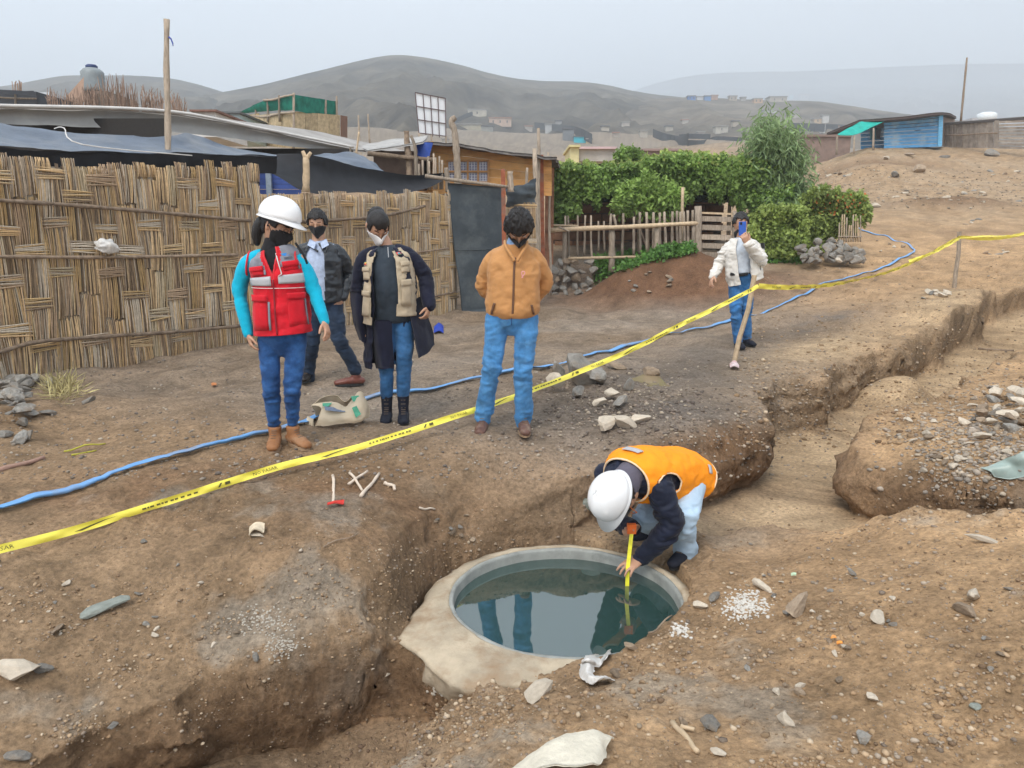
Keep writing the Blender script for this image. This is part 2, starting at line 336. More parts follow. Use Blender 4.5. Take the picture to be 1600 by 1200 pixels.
    mixin(sand, blob(x, y, 3.6, 8.9, 1.6, .5, .85)*.9); mixin(sand, blob(x, y, 6.5, 11.6, 2.4, .5, .85)*.8)
    mixin(red, blob(x, y, 3.1, 14.9, 2.2, 1.3)*1.6)
    mixin(np.array([.30, .225, .15]), sstep(18, 26, y)*(1-sstep(70, 110, y))*(.55+.5*n1)*sstep(.1, .35, u))
    mixin(np.array([.19, .120, .070]), blob(x, y, 15.0, 26.7, 2.4, .8)*1.0+blob(x, y, 18.3, 40, 3.6, 1.6)*.8*(1+n2)+.5*blob(x, y, 12.5, 21, 2, .6)*(1+n2))
    mixin(np.array([.20, .17, .135]), sstep(70, 130, y)*.8)
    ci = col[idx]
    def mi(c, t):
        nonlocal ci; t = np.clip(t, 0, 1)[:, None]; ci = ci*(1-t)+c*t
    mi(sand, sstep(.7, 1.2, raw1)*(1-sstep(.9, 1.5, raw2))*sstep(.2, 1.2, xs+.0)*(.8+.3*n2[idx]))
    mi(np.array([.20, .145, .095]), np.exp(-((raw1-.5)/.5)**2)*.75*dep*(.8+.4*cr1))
    mi(dark_brown, np.exp(-((raw2-.6)/.5)**2)*.8); mi(dark_brown*.9, np.exp(-((raw1-.55)/.6)**2)*dep*blob(xs, yn, 1.6, 5.3, .9, .5)*1.2); mi(dark_brown, np.exp(-((raw1-.5)/.5)**2)*dep*blob(xs, yn, 3.0, 4.8, 1.2, .8)); mi(np.array([.27, .185, .115]), sstep(.95, 1.25, raw2)*.9)  # trench and bank faces darker brown, strongest round the overhang; trench floor paler
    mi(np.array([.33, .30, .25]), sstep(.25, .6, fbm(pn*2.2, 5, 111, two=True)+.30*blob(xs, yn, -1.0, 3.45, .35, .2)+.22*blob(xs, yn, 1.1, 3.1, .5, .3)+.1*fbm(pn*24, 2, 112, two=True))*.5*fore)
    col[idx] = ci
    n4 = fbm(nn*14, 3, 107, two=True)
    col = col*(1+.22*n1[:, None]+.30*n2[:, None]+.22*(n4*near)[:, None]+.12*n3[:, None]*(y < 60)[:, None])
    i = np.arange(ny_*nx_).reshape(ny_, nx_)
    f = np.stack([i[:-1, :-1], i[:-1, 1:], i[1:, 1:], i[1:, :-1]], -1).reshape(-1, 4)
    v = np.stack([x, y, z], 1)
    # drop the faces inside the well shaft
    fc = v[f].mean(1); keep = np.hypot(fc[:, 0]-.29, fc[:, 1]-3.82) > .60
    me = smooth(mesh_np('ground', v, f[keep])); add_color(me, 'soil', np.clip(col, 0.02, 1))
    return me, v, f[keep]
def soil_mat():
    m = bpy.data.materials.new('soil'); m.use_nodes = True; n = m.node_tree; b = n.nodes['Principled BSDF']; lk = n.links.new
    b.inputs['Roughness'].default_value = .93; b.inputs['Specular IOR Level'].default_value = .18
    t = n.nodes.new('ShaderNodeTexCoord'); va = n.nodes.new('ShaderNodeVertexColor'); va.layer_name = 'soil'
    def noise(sc, det, ro=.6):
        q = n.nodes.new('ShaderNodeTexNoise'); q.inputs['Scale'].default_value = sc; q.inputs['Detail'].default_value = det
        q.inputs['Roughness'].default_value = ro; lk(t.outputs['Object'], q.inputs['Vector']); return q
    a = noise(38, 8, .7); c = noise(4.5, 6, .65); g = n.nodes.new('ShaderNodeTexVoronoi'); g.inputs['Scale'].default_value = 75
    g.inputs['Randomness'].default_value = 1; lk(t.outputs['Object'], g.inputs['Vector'])
    r1 = n.nodes.new('ShaderNodeMapRange'); r1.inputs['From Min'].default_value = .3; r1.inputs['From Max'].default_value = .7
    r1.inputs['To Min'].default_value = .58; r1.inputs['To Max'].default_value = 1.46; lk(a.outputs['Fac'], r1.inputs['Value'])
    r2 = n.nodes.new('ShaderNodeMapRange'); r2.inputs['From Min'].default_value = .3; r2.inputs['From Max'].default_value = .7
    r2.inputs['To Min'].default_value = .84; r2.inputs['To Max'].default_value = 1.18; lk(c.outputs['Fac'], r2.inputs['Value'])
    mm = n.nodes.new('ShaderNodeMath'); mm.operation = 'MULTIPLY'; lk(r1.outputs[0], mm.inputs[0]); lk(r2.outputs[0], mm.inputs[1])
    s = n.nodes.new('ShaderNodeVectorMath'); s.operation = 'SCALE'; lk(va.outputs['Color'], s.inputs[0]); lk(mm.outputs[0], s.inputs['Scale'])
    # pale grit specks
    gm = noise(9, 3); gr = n.nodes.new('ShaderNodeMath'); gr.operation = 'LESS_THAN'; gr.inputs[1].default_value = .22; lk(g.outputs['Distance'], gr.inputs[0])
    gs = n.nodes.new('ShaderNodeMapRange'); gs.inputs['From Min'].default_value = .52; gs.inputs['From Max'].default_value = .66; lk(gm.outputs['Fac'], gs.inputs['Value'])
    gx = n.nodes.new('ShaderNodeMath'); gx.operation = 'MULTIPLY'; lk(gr.outputs[0], gx.inputs[0]); lk(gs.outputs[0], gx.inputs[1])
    gy = n.nodes.new('ShaderNodeMath'); gy.operation = 'MULTIPLY'; gy.inputs[1].default_value = .6; lk(gx.outputs[0], gy.inputs[0])
    mx_ = n.nodes.new('ShaderNodeMix'); mx_.data_type = 'RGBA'; lk(s.outputs[0], mx_.inputs[6]); lk(gy.outputs[0], mx_.inputs['Factor'])
    gc = n.nodes.new('ShaderNodeMix'); gc.data_type = 'RGBA'; gc.inputs[6].default_value = (.42, .37, .31, 1); gc.inputs[7].default_value = (.13, .11, .10, 1)
    sep = n.nodes.new('ShaderNodeSeparateColor'); lk(g.outputs['Color'], sep.inputs[0]); lk(sep.outputs[0], gc.inputs['Factor']); lk(gc.outputs[2], mx_.inputs[7])
    lk(mx_.outputs[2], b.inputs['Base Color'])
    hs = n.nodes.new('ShaderNodeMath'); hs.operation = 'MULTIPLY_ADD'; hs.inputs[1].default_value = 1.0; lk(a.outputs['Fac'], hs.inputs[0]); lk(gx.outputs[0], hs.inputs[2])
    b2 = noise(16, 8, .75); b3 = n.nodes.new('ShaderNodeMath'); b3.operation = 'MULTIPLY_ADD'; b3.inputs[1].default_value = 1.6; lk(b2.outputs['Fac'], b3.inputs[0]); lk(hs.outputs[0], b3.inputs[2])
    bp = n.nodes.new('ShaderNodeBump'); bp.inputs['Strength'].default_value = .85; bp.inputs['Distance'].default_value = .018
    lk(b3.outputs[0], bp.inputs['Height']); lk(bp.outputs[0], b.inputs['Normal'])
    return m
SOIL = soil_mat(); MATS['soil'] = SOIL
gme, gv, gf = build_ground()
ground = struct(link('ground', gme, SOIL))
sel = (gv[gf[:, 0], 1] < 70)
_f = gf[sel]; _u, _inv = np.unique(_f, return_inverse=True)
BVH = BVHTree.FromPolygons([tuple(p) for p in gv[_u].tolist()], _inv.reshape(-1, 4).tolist())
def gz(x, y):
    h = BVH.ray_cast(Vector((x, y, 30)), Vector((0, 0, -1))); return h[0].z if h[0] is not None else float(farz(np.array([x]), np.array([y]))[0])
def gp(px, py):
    """point of the ground seen at a place of the photograph"""
    h = BVH.ray_cast(EYE, ray(px, py).normalized()); return h[0] if h[0] is not None else Pz(px, py, 0)
def gnorm(x, y):
    h = BVH.ray_cast(Vector((x, y, 30)), Vector((0, 0, -1))); return h[1] if h[0] is not None else Vector((0, 0, 1))
HAZE = 0.00135; HZTOP = 330.0

# ---------------------------------------------------------------- hills
HV = []
def hill(name, prof, Yr, Yf, seed, colr, amp=3.0, base=None, nx=420, ny=90, back=1.3):
    """prof: skyline as (px, py); Yr distance of the ridge, Yf of the foot"""
    px = np.array([p[0] for p in prof], float); py = np.array([p[1] for p in prof], float)
    us = np.linspace(px[0], px[-1], nx); cy_ = (600-np.interp(us, px, py))/FPX
    # small smoothing of the corner points
    k = np.ones(15)/15; cy_ = np.convolve(np.pad(cy_, 7, mode='edge'), k, 'valid')
    dx = (us-800)/FPX; dy = math.cos(PITCH)+cy_*math.sin(PITCH); dz = -math.sin(PITCH)+cy_*math.cos(PITCH)
    T = np.concatenate([np.linspace(0, 1, ny), [1.15, 1.35, 1.6]])
    Yr = Yr if np.ndim(Yr) else np.full(nx, Yr); Yf = Yf if np.ndim(Yf) else np.full(nx, Yf)
    V = np.zeros((len(T), nx, 3))
    for j, t in enumerate(T):
        Y = Yf+(Yr-Yf)*t; ridge = 1.43+Yr*dz/dy; x = dx/dy*Y
        foot = farz(x, Y)-2.0
        tt = min(t, 1); s = tt**1.25 if t <= 1 else 1-(t-1)*1.2
        foot0 = farz(dx/dy*Yf, Yf)-2.5
        z = foot0+(ridge-foot0)*s
        V[j, :, 0] = x; V[j, :, 1] = Y; V[j, :, 2] = z
    v = V.reshape(-1, 3); tt = np.repeat(np.clip(T, 0, 1.6), nx)
    env = np.clip(np.sin(np.pi*np.clip(tt, 0, 1)), 0, 1)
    gul = 1-np.abs(fbm(np.stack([v[:, 0]*.022, v[:, 1]*.006, v[:, 2]*0], 1), 4, seed, two=True))*2
    v[:, 2] += env*amp*(gul-.6)*2.2+fbm(v*.05, 4, seed+3)*amp*.5*(.15+env)
    i = np.arange(len(T)*nx).reshape(len(T), nx)
    f = np.stack([i[:-1, :-1], i[:-1, 1:], i[1:, 1:], i[1:, :-1]], -1).reshape(-1, 4)
    me = smooth(mesh_np(name, v, f)); HV.append((v, f))
    n = fbm(v*np.array([.02, .02, .05]), 4, seed+9); n2 = fbm(v*.12, 3, seed+10)
    c = np.array(colr)[None]*(1+.9*n[:, None]+.7*n2[:, None])
    add_color(me, 'soil', np.clip(c, .02, 1)); o = struct(link(name, me, HILLM)); return o
HILLM = mat('hill_rock', (1, 1, 1), .95, .1, .42, .22, bump=.5, bscale=.25, bdist=2.0, vcol='soil')
hillcol = (.110, .094, .070)
hill('hill', [(-260,150),(-60,142),(0,135),(60,125),(100,118),(200,118),(260,121),(300,129),(340,141),(400,160),(520,200),(640,260)], 520, 120, 3, hillcol, 5)
hill('hill', [(150,240),(260,185),(330,146),(370,140),(430,128),(480,115),(520,105),(560,95),(590,89),(620,85),(645,87),(680,93),(720,101),(760,113),(800,122),(850,127),(900,127),(940,131),(1000,145),(1060,152),(1150,158),(1260,190),(1400,230)],
     np.interp(np.linspace(150, 1400, 420), [150, 620, 1400], [420, 460, 560]), 95, 8, hillcol, 5)
hill('hill', [(780,260),(860,212),(920,180),(980,160),(1040,153),(1080,152),(1150,155),(1220,157),(1270,157),(1330,166),(1400,176),(1480,186),(1600,202),(1750,225),(1950,260)],
     400, 130, 15, (.14, .115, .085), 4)
hill('hill', [(860,190),(930,160),(990,141),(1040,126),(1080,118),(1120,114),(1180,112),(1240,112),(1320,108),(1400,104),(1500,100),(1600,99),(1800,104),(2100,120)],
     2300, 700, 23, (.15, .13, .11), 8)

# ---------------------------------------------------------------- the air between here and the hills
hz = bpy.data.materials.new('haze'); hz.use_nodes = True; n_ = hz.node_tree; n_.nodes.clear()
ho = n_.nodes.new('ShaderNodeOutputMaterial'); hv = n_.nodes.new('ShaderNodeVolumePrincipled')
hv.inputs['Color'].default_value = (.86, .93, 1.0, 1); hv.inputs['Density'].default_value = HAZE; hv.inputs['Anisotropy'].default_value = .2
n_.links.new(hv.outputs[0], ho.inputs['Volume'])
bm = bmesh.new(); bmesh.ops.create_cube(bm, size=1)
for v in bm.verts: v.co = Vector((v.co.x*5200, 1250+v.co.y*2800, -6+(v.co.z+.5)*(HZTOP+6)))
hm = bpy.data.meshes.new('haze'); bm.to_mesh(hm); bm.free(); stuff(link('haze', hm, hz))

_sel = gf[gv[gf[:, 0], 1] > 45]; _V = [gv]; _F = [_sel]; _k = len(gv)
for _v, _fq in HV: _V.append(_v); _F.append(_fq+_k); _k += len(_v)
_V = np.concatenate(_V); _F = np.concatenate(_F); _u, _inv = np.unique(_F, return_inverse=True)
FBVH = BVHTree.FromPolygons([tuple(p) for p in _V[_u].tolist()], _inv.reshape(-1, 4).tolist())
def far_hit(px, py):
    h = FBVH.ray_cast(EYE+ray(px, py)*60, ray(px, py).normalized()); return h[0] if h[0] is not None else Py(px, py, 300)

# ---------------------------------------------------------------- shape builders
class MB:
    """collects shapes, then links them as ONE mesh object"""
    def __init__(s): s.v = []; s.f = []; s.c = []; s.mi = []
    def add(s, v, f, col=None, mi=0):
        b = len(s.v); s.v += [tuple(p) for p in v]; s.f += [tuple(i+b for i in q) for q in f]
        s.c += [col or (1, 1, 1)]*len(v); s.mi += [mi]*len(f); return s
    def box(s, c, sz, rot=None, col=None, mi=0, taper=1):
        x, y, z = sz[0]/2, sz[1]/2, sz[2]/2; vs = []
        for k in (-1, 1):
            t = taper if k > 0 else 1
            for i, j in ((-1, -1), (1, -1), (1, 1), (-1, 1)): vs.append(Vector((i*x*t, j*y*t, k*z)))
        if rot is not None: vs = [rot@v for v in vs]
        return s.add([v+Vector(c) for v in vs], [(3,2,1,0),(4,5,6,7),(0,1,5,4),(1,2,6,5),(2,3,7,6),(3,0,4,7)], col, mi)
    def bar(s, p, q, w, h, up=(0, 0, 1), col=None, mi=0, taper=1):
        p, q = Vector(p), Vector(q); d = (q-p); L_ = d.length; d.normalize(); sd = d.cross(Vector(up))
        if sd.length < 1e-4: sd = d.cross(Vector((1, 0, 0)))
        sd.normalize(); u = sd.cross(d); m = Matrix((sd, u, d)).transposed()
        return s.box((p+q)/2, (w, h, L_), m, col, mi, taper)
    def tube(s, pts, rad, n=8, col=None, mi=0, cap=True, wob=0, seed=0):
        pts = [Vector(p) for p in pts]; rad = rad if hasattr(rad, '__len__') else [rad]*len(pts)
        rr = random.Random(seed); vs = []; fs = []; a0 = None
        for i, p in enumerate(pts):
            t = (pts[min(i+1, len(pts)-1)]-pts[max(i-1, 0)]); t.normalize()
            if a0 is None: a0 = t.orthogonal().normalized()
            a0 = (a0-t*a0.dot(t)).normalized(); b0 = t.cross(a0)
            for k in range(n):
                th = 2*math.pi*k/n; r = rad[i]*(1+(rr.random()-.5)*wob); vs.append(p+(a0*math.cos(th)+b0*math.sin(th))*r)
        for i in range(len(pts)-1):
            for k in range(n): fs.append((i*n+k, i*n+(k+1) % n, (i+1)*n+(k+1) % n, (i+1)*n+k))
        if cap: fs += [tuple(range(n-1, -1, -1)), tuple(range((len(pts)-1)*n, len(pts)*n))]
        return s.add(vs, fs, col, mi)
    def build(s, name, m=None, parent=None, sm=False, vcol=True):
        me = mesh_l(name, s.v, s.f)
        if vcol and len(s.v): add_color(me, 'tint', np.array(s.c, np.float32))
        if any(s.mi): me.polygons.foreach_set('material_index', s.mi)
        if sm: smooth(me)
        return link(name, me, m, parent)
def stick(name, p, q, r, m, parent=None, bend=.02, n=7, k=7, seed=0, tip=.8):
    """an uneven pole between two points"""
    p, q = Vector(p), Vector(q); rr = random.Random(seed*13+5); L_ = (q-p).length; pts = []; rad = []
    d = (q-p).normalized(); o1 = d.orthogonal().normalized(); o2 = d.cross(o1)
    a, b = rr.uniform(-1, 1), rr.uniform(-1, 1); p1, p2 = rr.random()*6, rr.random()*6
    for i in range(k+1):
        t = i/k; w_ = math.sin(t*math.pi)*bend*L_
        pts.append(p.lerp(q, t)+o1*(w_*a+.25*bend*L_*math.sin(t*9+p1))+o2*(w_*b+.25*bend*L_*math.sin(t*8+p2)))
        rad.append(r*(1+(tip-1)*t)*(1+.12*math.sin(t*17+p1*3)))
    return MB().tube(pts, rad, n, wob=.12, seed=seed).build(name, m, parent, sm=True)
def cat_rom(P, n):
    """dense points along a list of vectors"""
    P = [Vector(p) for p in P]; out = []
    for i in range(len(P)-1):
        a, b, c, d = P[max(i-1, 0)], P[i], P[i+1], P[min(i+2, len(P)-1)]
        for k in range(n):
            t = k/n; out.append(.5*((2*b)+(c-a)*t+(2*a-5*b+4*c-d)*t*t+(3*b-a-3*c+d)*t*t*t))
    return out+[P[-1]]
def sheet(name, rows, m, parent=None, nu=10, nv=8, noise_amp=.01, nscale=4., thick=0, seed=1, stretch=(1, 1, 1), uvn=None, fn=None):
    """a cloth-like sheet through a net of control points"""
    R1 = [cat_rom(r, nu) for r in rows]; cols = list(zip(*R1)); G = [cat_rom(c, nv) for c in cols]; V = np.array([[tuple(p) for p in c] for c in G])
    nI, nJ = V.shape[:2]; v = V.reshape(-1, 3)
    d = np.stack([fbm(v*np.array(stretch)*nscale+11*k, 3, seed+k) for k in range(3)], 1)*noise_amp
    v = v+d
    if fn is not None: v = fn(v, nI, nJ)
    i = np.arange(nI*nJ).reshape(nI, nJ); f = np.stack([i[:-1, :-1], i[1:, :-1], i[1:, 1:], i[:-1, 1:]], -1).reshape(-1, 4)
    if thick:
        me0 = smooth(mesh_np('t', v, f)); nn_ = normals_of(me0); v2 = v-nn_*thick; N = len(v); bpy.data.meshes.remove(me0)
        e = np.concatenate([i[0, :], i[1:, -1], i[-1, ::-1][1:], i[::-1, 0][1:]]); q = np.stack([e[:-1], e[1:], e[1:]+N, e[:-1]+N], -1)
        v = np.concatenate([v, v2]); f = np.concatenate([f, f[:, ::-1]+N, q[:, ::-1]])
    me = smooth(mesh_np(name, v, f)); return link(name, me, m, parent)
def rock_mesh(seed, sx=1, sy=1, sz=.7, sub=2, ang=.35, flat=0):
    bm = bmesh.new(); bmesh.ops.create_icosphere(bm, subdivisions=sub, radius=.5); rr = random.Random(seed)
    planes = [(Vector((rr.gauss(0, 1), rr.gauss(0, 1), rr.gauss(0, .8))).normalized(), rr.uniform(.20, .40)) for _ in range(12)]
    for v in bm.verts:
        for n_, d in planes:
            e = v.co.dot(n_)-d
            if e > 0: v.co -= n_*e*1.0
    co = np.array([tuple(v.co) for v in bm.verts]); d = fbm(co*5+seed, 3, seed)*.05*ang/.35
    for v, k in zip(bm.verts, d): v.co = v.co*(1+k*1.6); v.co.x *= sx; v.co.y *= sy; v.co.z *= sz
    me = bpy.data.meshes.new('rock'); bm.to_mesh(me); bm.free(); return me
# material set
M_WOOD = mat('weathered_wood', (.33, .27, .21), .85, .2, .35, 14, bump=.5, bscale=40, stretch=(3, 3, .6), objrand=.3, vcol='tint', bdist=.006)
M_POLE = mat('pole_bark', (.24, .18, .13), .85, .2, .4, 16, bump=.6, bscale=50, objrand=.25, bdist=.006)
M_PALE = mat('pale_cut_wood', (.50, .38, .25), .75, .25, .2, 20, bump=.3, bscale=60, objrand=.15, vcol='tint')
M_REED = mat('dry_cane', (.92, .92, .92), .62, .35, .28, 22, bump=.5, bscale=60, stretch=(2.5, 2.5, .5), vcol='tint', bdist=.004)
M_RUST = mat('rusty_red_post', (.32, .10, .05), .75, .3, .3, 12, bump=.3, bscale=60, dirt=(.2, .15, .12), dirtscale=5)
M_TARPB = mat('black_shade_cloth', (.018, .019, .023), .7, .3, .3, 6, bump=.2, bscale=50)
M_TARPG = mat('slate_plastic_sheet', (.085, .11, .15), .42, .5, .18, 5, bump=.25, bscale=12, bdist=.02, dirt=(.17, .18, .19), dirtscale=1.5)
M_DOOR = mat('dark_door_sheet', (.040, .052, .062), .6, .4, .2, 4, bump=.35, bscale=5, bdist=.03, dirt=(.10, .115, .12), dirtscale=2.2)
M_ROOFG = mat('grey_roof_sheet', (.36, .34, .32), .8, .2, .15, 4, bump=.2, bscale=20, dirt=(.22, .20, .18), dirtscale=2)
M_FASC = mat('pale_fascia', (.62, .60, .57), .7, .2, .1, 8)
M_CONC = mat('old_concrete', (.45, .375, .275), .9, .2, .25, 5, bump=.9, bscale=24, dirt=(.30, .20, .12), dirtscale=6.0, bdist=.010)
M_CONCG = mat('wet_grey_concrete', (.30, .31, .29), .55, .4, .2, 9, bump=.5, bscale=45, dirt=(.15, .16, .15), dirtscale=6, bdist=.004)
M_STONE = mat('grey_stone', (.26, .245, .22), .88, .2, .25, 6, bump=.6, bscale=18, objrand=.28, dirt=(.24, .18, .125), dirtscale=2.0, bdist=.02)
M_STONEB = mat('brown_stone', (.30, .23, .165), .9, .2, .25, 6, bump=.6, bscale=22, objrand=.28, bdist=.02)
M_STONEW = mat('pale_stone', (.52, .45, .36), .85, .2, .15, 6, bump=.5, bscale=22, objrand=.12, bdist=.01)
M_SLATE = mat('green_grey_slate', (.23, .25, .22), .6, .4, .2, 5, bump=.4, bscale=22, bdist=.01)
M_PLASTER = mat('white_lime_lumps', (.58, .55, .50), .9, .2, .12, 30, bump=.5, bscale=60)
M_BAG = mat('white_plastic_bag', (.70, .68, .65), .45, .4, .1, 9, bump=.4, bscale=18, dirt=(.35, .3, .24), dirtscale=6, bdist=.01)

# ---------------------------------------------------------------- the well
WX, WY = .29, 3.82; RIM = -.500; WATER = -.568
def ring_mesh(prof, seg=128, noise_a=.0, seed=3, close=True):
    v = []; n = len(prof)
    for k in range(seg):
        a = 2*math.pi*k/seg
        for r, z in prof: v.append((WX+math.cos(a)*r, WY+math.sin(a)*r, z))
    f = [(k*n+i, k*n+(i+1) % n, ((k+1) % seg)*n+(i+1) % n, ((k+1) % seg)*n+i) for k in range(seg) for i in range(n if close else n-1)]
    v = np.array(v)
    if noise_a: v = v+np.stack([fbm(v*7, 3, seed), fbm(v*7+5, 3, seed+1), fbm(v*6, 3, seed+2)], 1)*noise_a
    return v, np.array(f)
well = thing('well', 'round concrete well brim-full of dark green water in the dug pit', 'well', (WX, WY, -1.6))
v, f = ring_mesh([(.600, -1.7), (.600, RIM-.02), (.606, RIM-.004), (.622, RIM-.004), (.640, RIM-.03), (.640, -1.7)], noise_a=.006)
link('ring', smooth(mesh_np('ring', v, f)), M_CONCG, well)
# cast apron, irregular outer outline, wide to the left front where it is undercut
seg = 144; prof = []
def apron_r(a):
    d = math.degrees(a) % 360
    return float(np.interp(d, [0, 40, 90, 130, 160, 180, 195, 206, 220, 232, 240, 250, 262, 280, 360], [.70, .70, .70, .71, .74, .77, .84, .93, .92, .96, .91, .85, .80, .74, .70]))
vs = []; K = 12
for k in range(seg):
    a = 2*math.pi*k/seg; ro = apron_r(a)+.007*math.sin(a*9+1)+.005*math.sin(a*23); ca, sa = math.cos(a), math.sin(a)
    slope = .012
    pr = [(.625, -.80), (.622, RIM-.006), (.640, RIM+.004), (.672+(ro-.672)*.5, RIM-slope), (ro-.02, RIM-slope*2), (ro, RIM-slope*2-.012), (ro-.008, RIM-.05), (ro-.02, RIM-.09), (ro-.025, RIM-.13), (ro-.05, RIM-.17), (ro-.07, RIM-.21), (ro-.12, RIM-.25)]
    vs += [(WX+ca*r, WY+sa*r, z) for r, z in pr]
f = np.array([(k*K+i, k*K+(i+1) % K, ((k+1) % seg)*K+(i+1) % K, ((k+1) % seg)*K+i) for k in range(seg) for i in range(K)])
v = np.array(vs); me = mesh_np('a', v, f)
sd_ = (v[:, 2:3] < RIM-.045)*1.0; blk = np.round(np.stack([fbm(v*6, 2, 5), fbm(v*6+5, 2, 6)], 1)*4)/4
v[:, :2] += blk*.05*sd_
v = v+np.stack([fbm(v*14, 4, 5), fbm(v*14+5, 4, 6), fbm(v*9, 4, 7)*.8], 1)*.009*(1+2.6*sd_)
link('apron', smooth(mesh_np('apron', v, f)), M_CONC, well)
wm = bpy.data.materials.new('well_water'); wm.use_nodes = True; wb = wm.node_tree.nodes['Principled BSDF']
wb.inputs['Base Color'].default_value = (.026, .058, .052, 1); wb.inputs['Roughness'].default_value = .03; wb.inputs['IOR'].default_value = 2.4
tcw = wm.node_tree.nodes.new('ShaderNodeTexCoord'); nw = wm.node_tree.nodes.new('ShaderNodeTexNoise'); nw.inputs['Scale'].default_value = 3.0
bw = wm.node_tree.nodes.new('ShaderNodeBump'); bw.inputs['Strength'].default_value = .05; bw.inputs['Distance'].default_value = .01
wm.node_tree.links.new(tcw.outputs['Object'], nw.inputs['Vector']); wm.node_tree.links.new(nw.outputs['Fac'], bw.inputs['Height']); wm.node_tree.links.new(bw.outputs[0], wb.inputs['Normal'])
n_ = 96; vs = [(WX, WY, WATER)]+[(WX+.604*math.cos(2*math.pi*k/n_), WY+.604*math.sin(2*math.pi*k/n_), WATER) for k in range(n_)]
wo_ = struct(link('water', mesh_l('water', vs, [(0, 1+k, 1+(k+1) % n_) for k in range(n_)]), wm))
wo_['label'] = 'still dark green water filling the round well'

# ---------------------------------------------------------------- reed walls
WA = Pz(0, 600, 0); WB = Pz(722, 489, 0); WD = (WB-WA); WD.z = 0; WLEN = WD.length; WD.normalize(); WN = Vector((WD.y, -WD.x, 0))   # WN towards the camera side
if WN.y > 0: WN = -WN
def on_wall(px, py, off=0):
    d = ray(px, py); o = WA+WN*off; t = (o-EYE).dot(WN)/d.dot(WN); return EYE+d*t
CANE = [(.76, .52, .27), (.64, .44, .24), (.78, .57, .33), (.52, .37, .24), (.70, .57, .38), (.38, .27, .17), (.54, .44, .33), (.62, .43, .21), (.24, .17, .11), (.68, .58, .45)]
def bundle_mesh(seed, n, w_, vertical=True, ragged=.04, bulge=.005):
    """a handful of split canes side by side; unit length along z (or x), width w_"""
    rr = random.Random(seed); b = MB(); base = rr.choice(CANE)
    for k in range(n):
        c = rr.choice(CANE) if rr.random() < .5 else base; g = rr.uniform(.7, 1.15); c = tuple(min(1, q*g) for q in c)
        x0 = (k+.5)/n*w_-w_/2+rr.uniform(-.004, .004); hw = w_/n*.5*rr.uniform(.75, 1.12); tl = rr.uniform(-.02, .02)
        l0, l1 = -.5-rr.uniform(0, ragged), .5+rr.uniform(0, ragged); dz = rr.uniform(0, .004); vs = []
        for j in range(5):
            t = j/4; L_ = l0+(l1-l0)*t; y = -(math.sin(math.pi*t)**.7)*bulge-dz+(.006 if j in (0, 4) else 0); xx = x0+tl*(t-.5)+rr.uniform(-.001, .001)
            for q, yy in ((-1, .003), (0, -.0035), (1, .003)): vs.append((xx+q*hw, y+yy, L_) if vertical else (L_, y+yy, xx+q*hw))
        fs = [(j*3+i, j*3+i+1, (j+1)*3+i+1, (j+1)*3+i) for j in range(4) for i in range(2)]
        if not vertical: fs = [q[::-1] for q in fs]
        b.add(vs, fs, c)
    me = mesh_l('cane_bundle', b.v, b.f); add_color(me, 'tint', np.array(b.c, np.float32)); me.materials.append(M_REED); return me
VB = [bundle_mesh(i, 13, .134) for i in range(16)]
HB = [bundle_mesh(100+i, 7, .080, False, .03) for i in range(12)]
WROT = math.atan2(WD.y, WD.x)
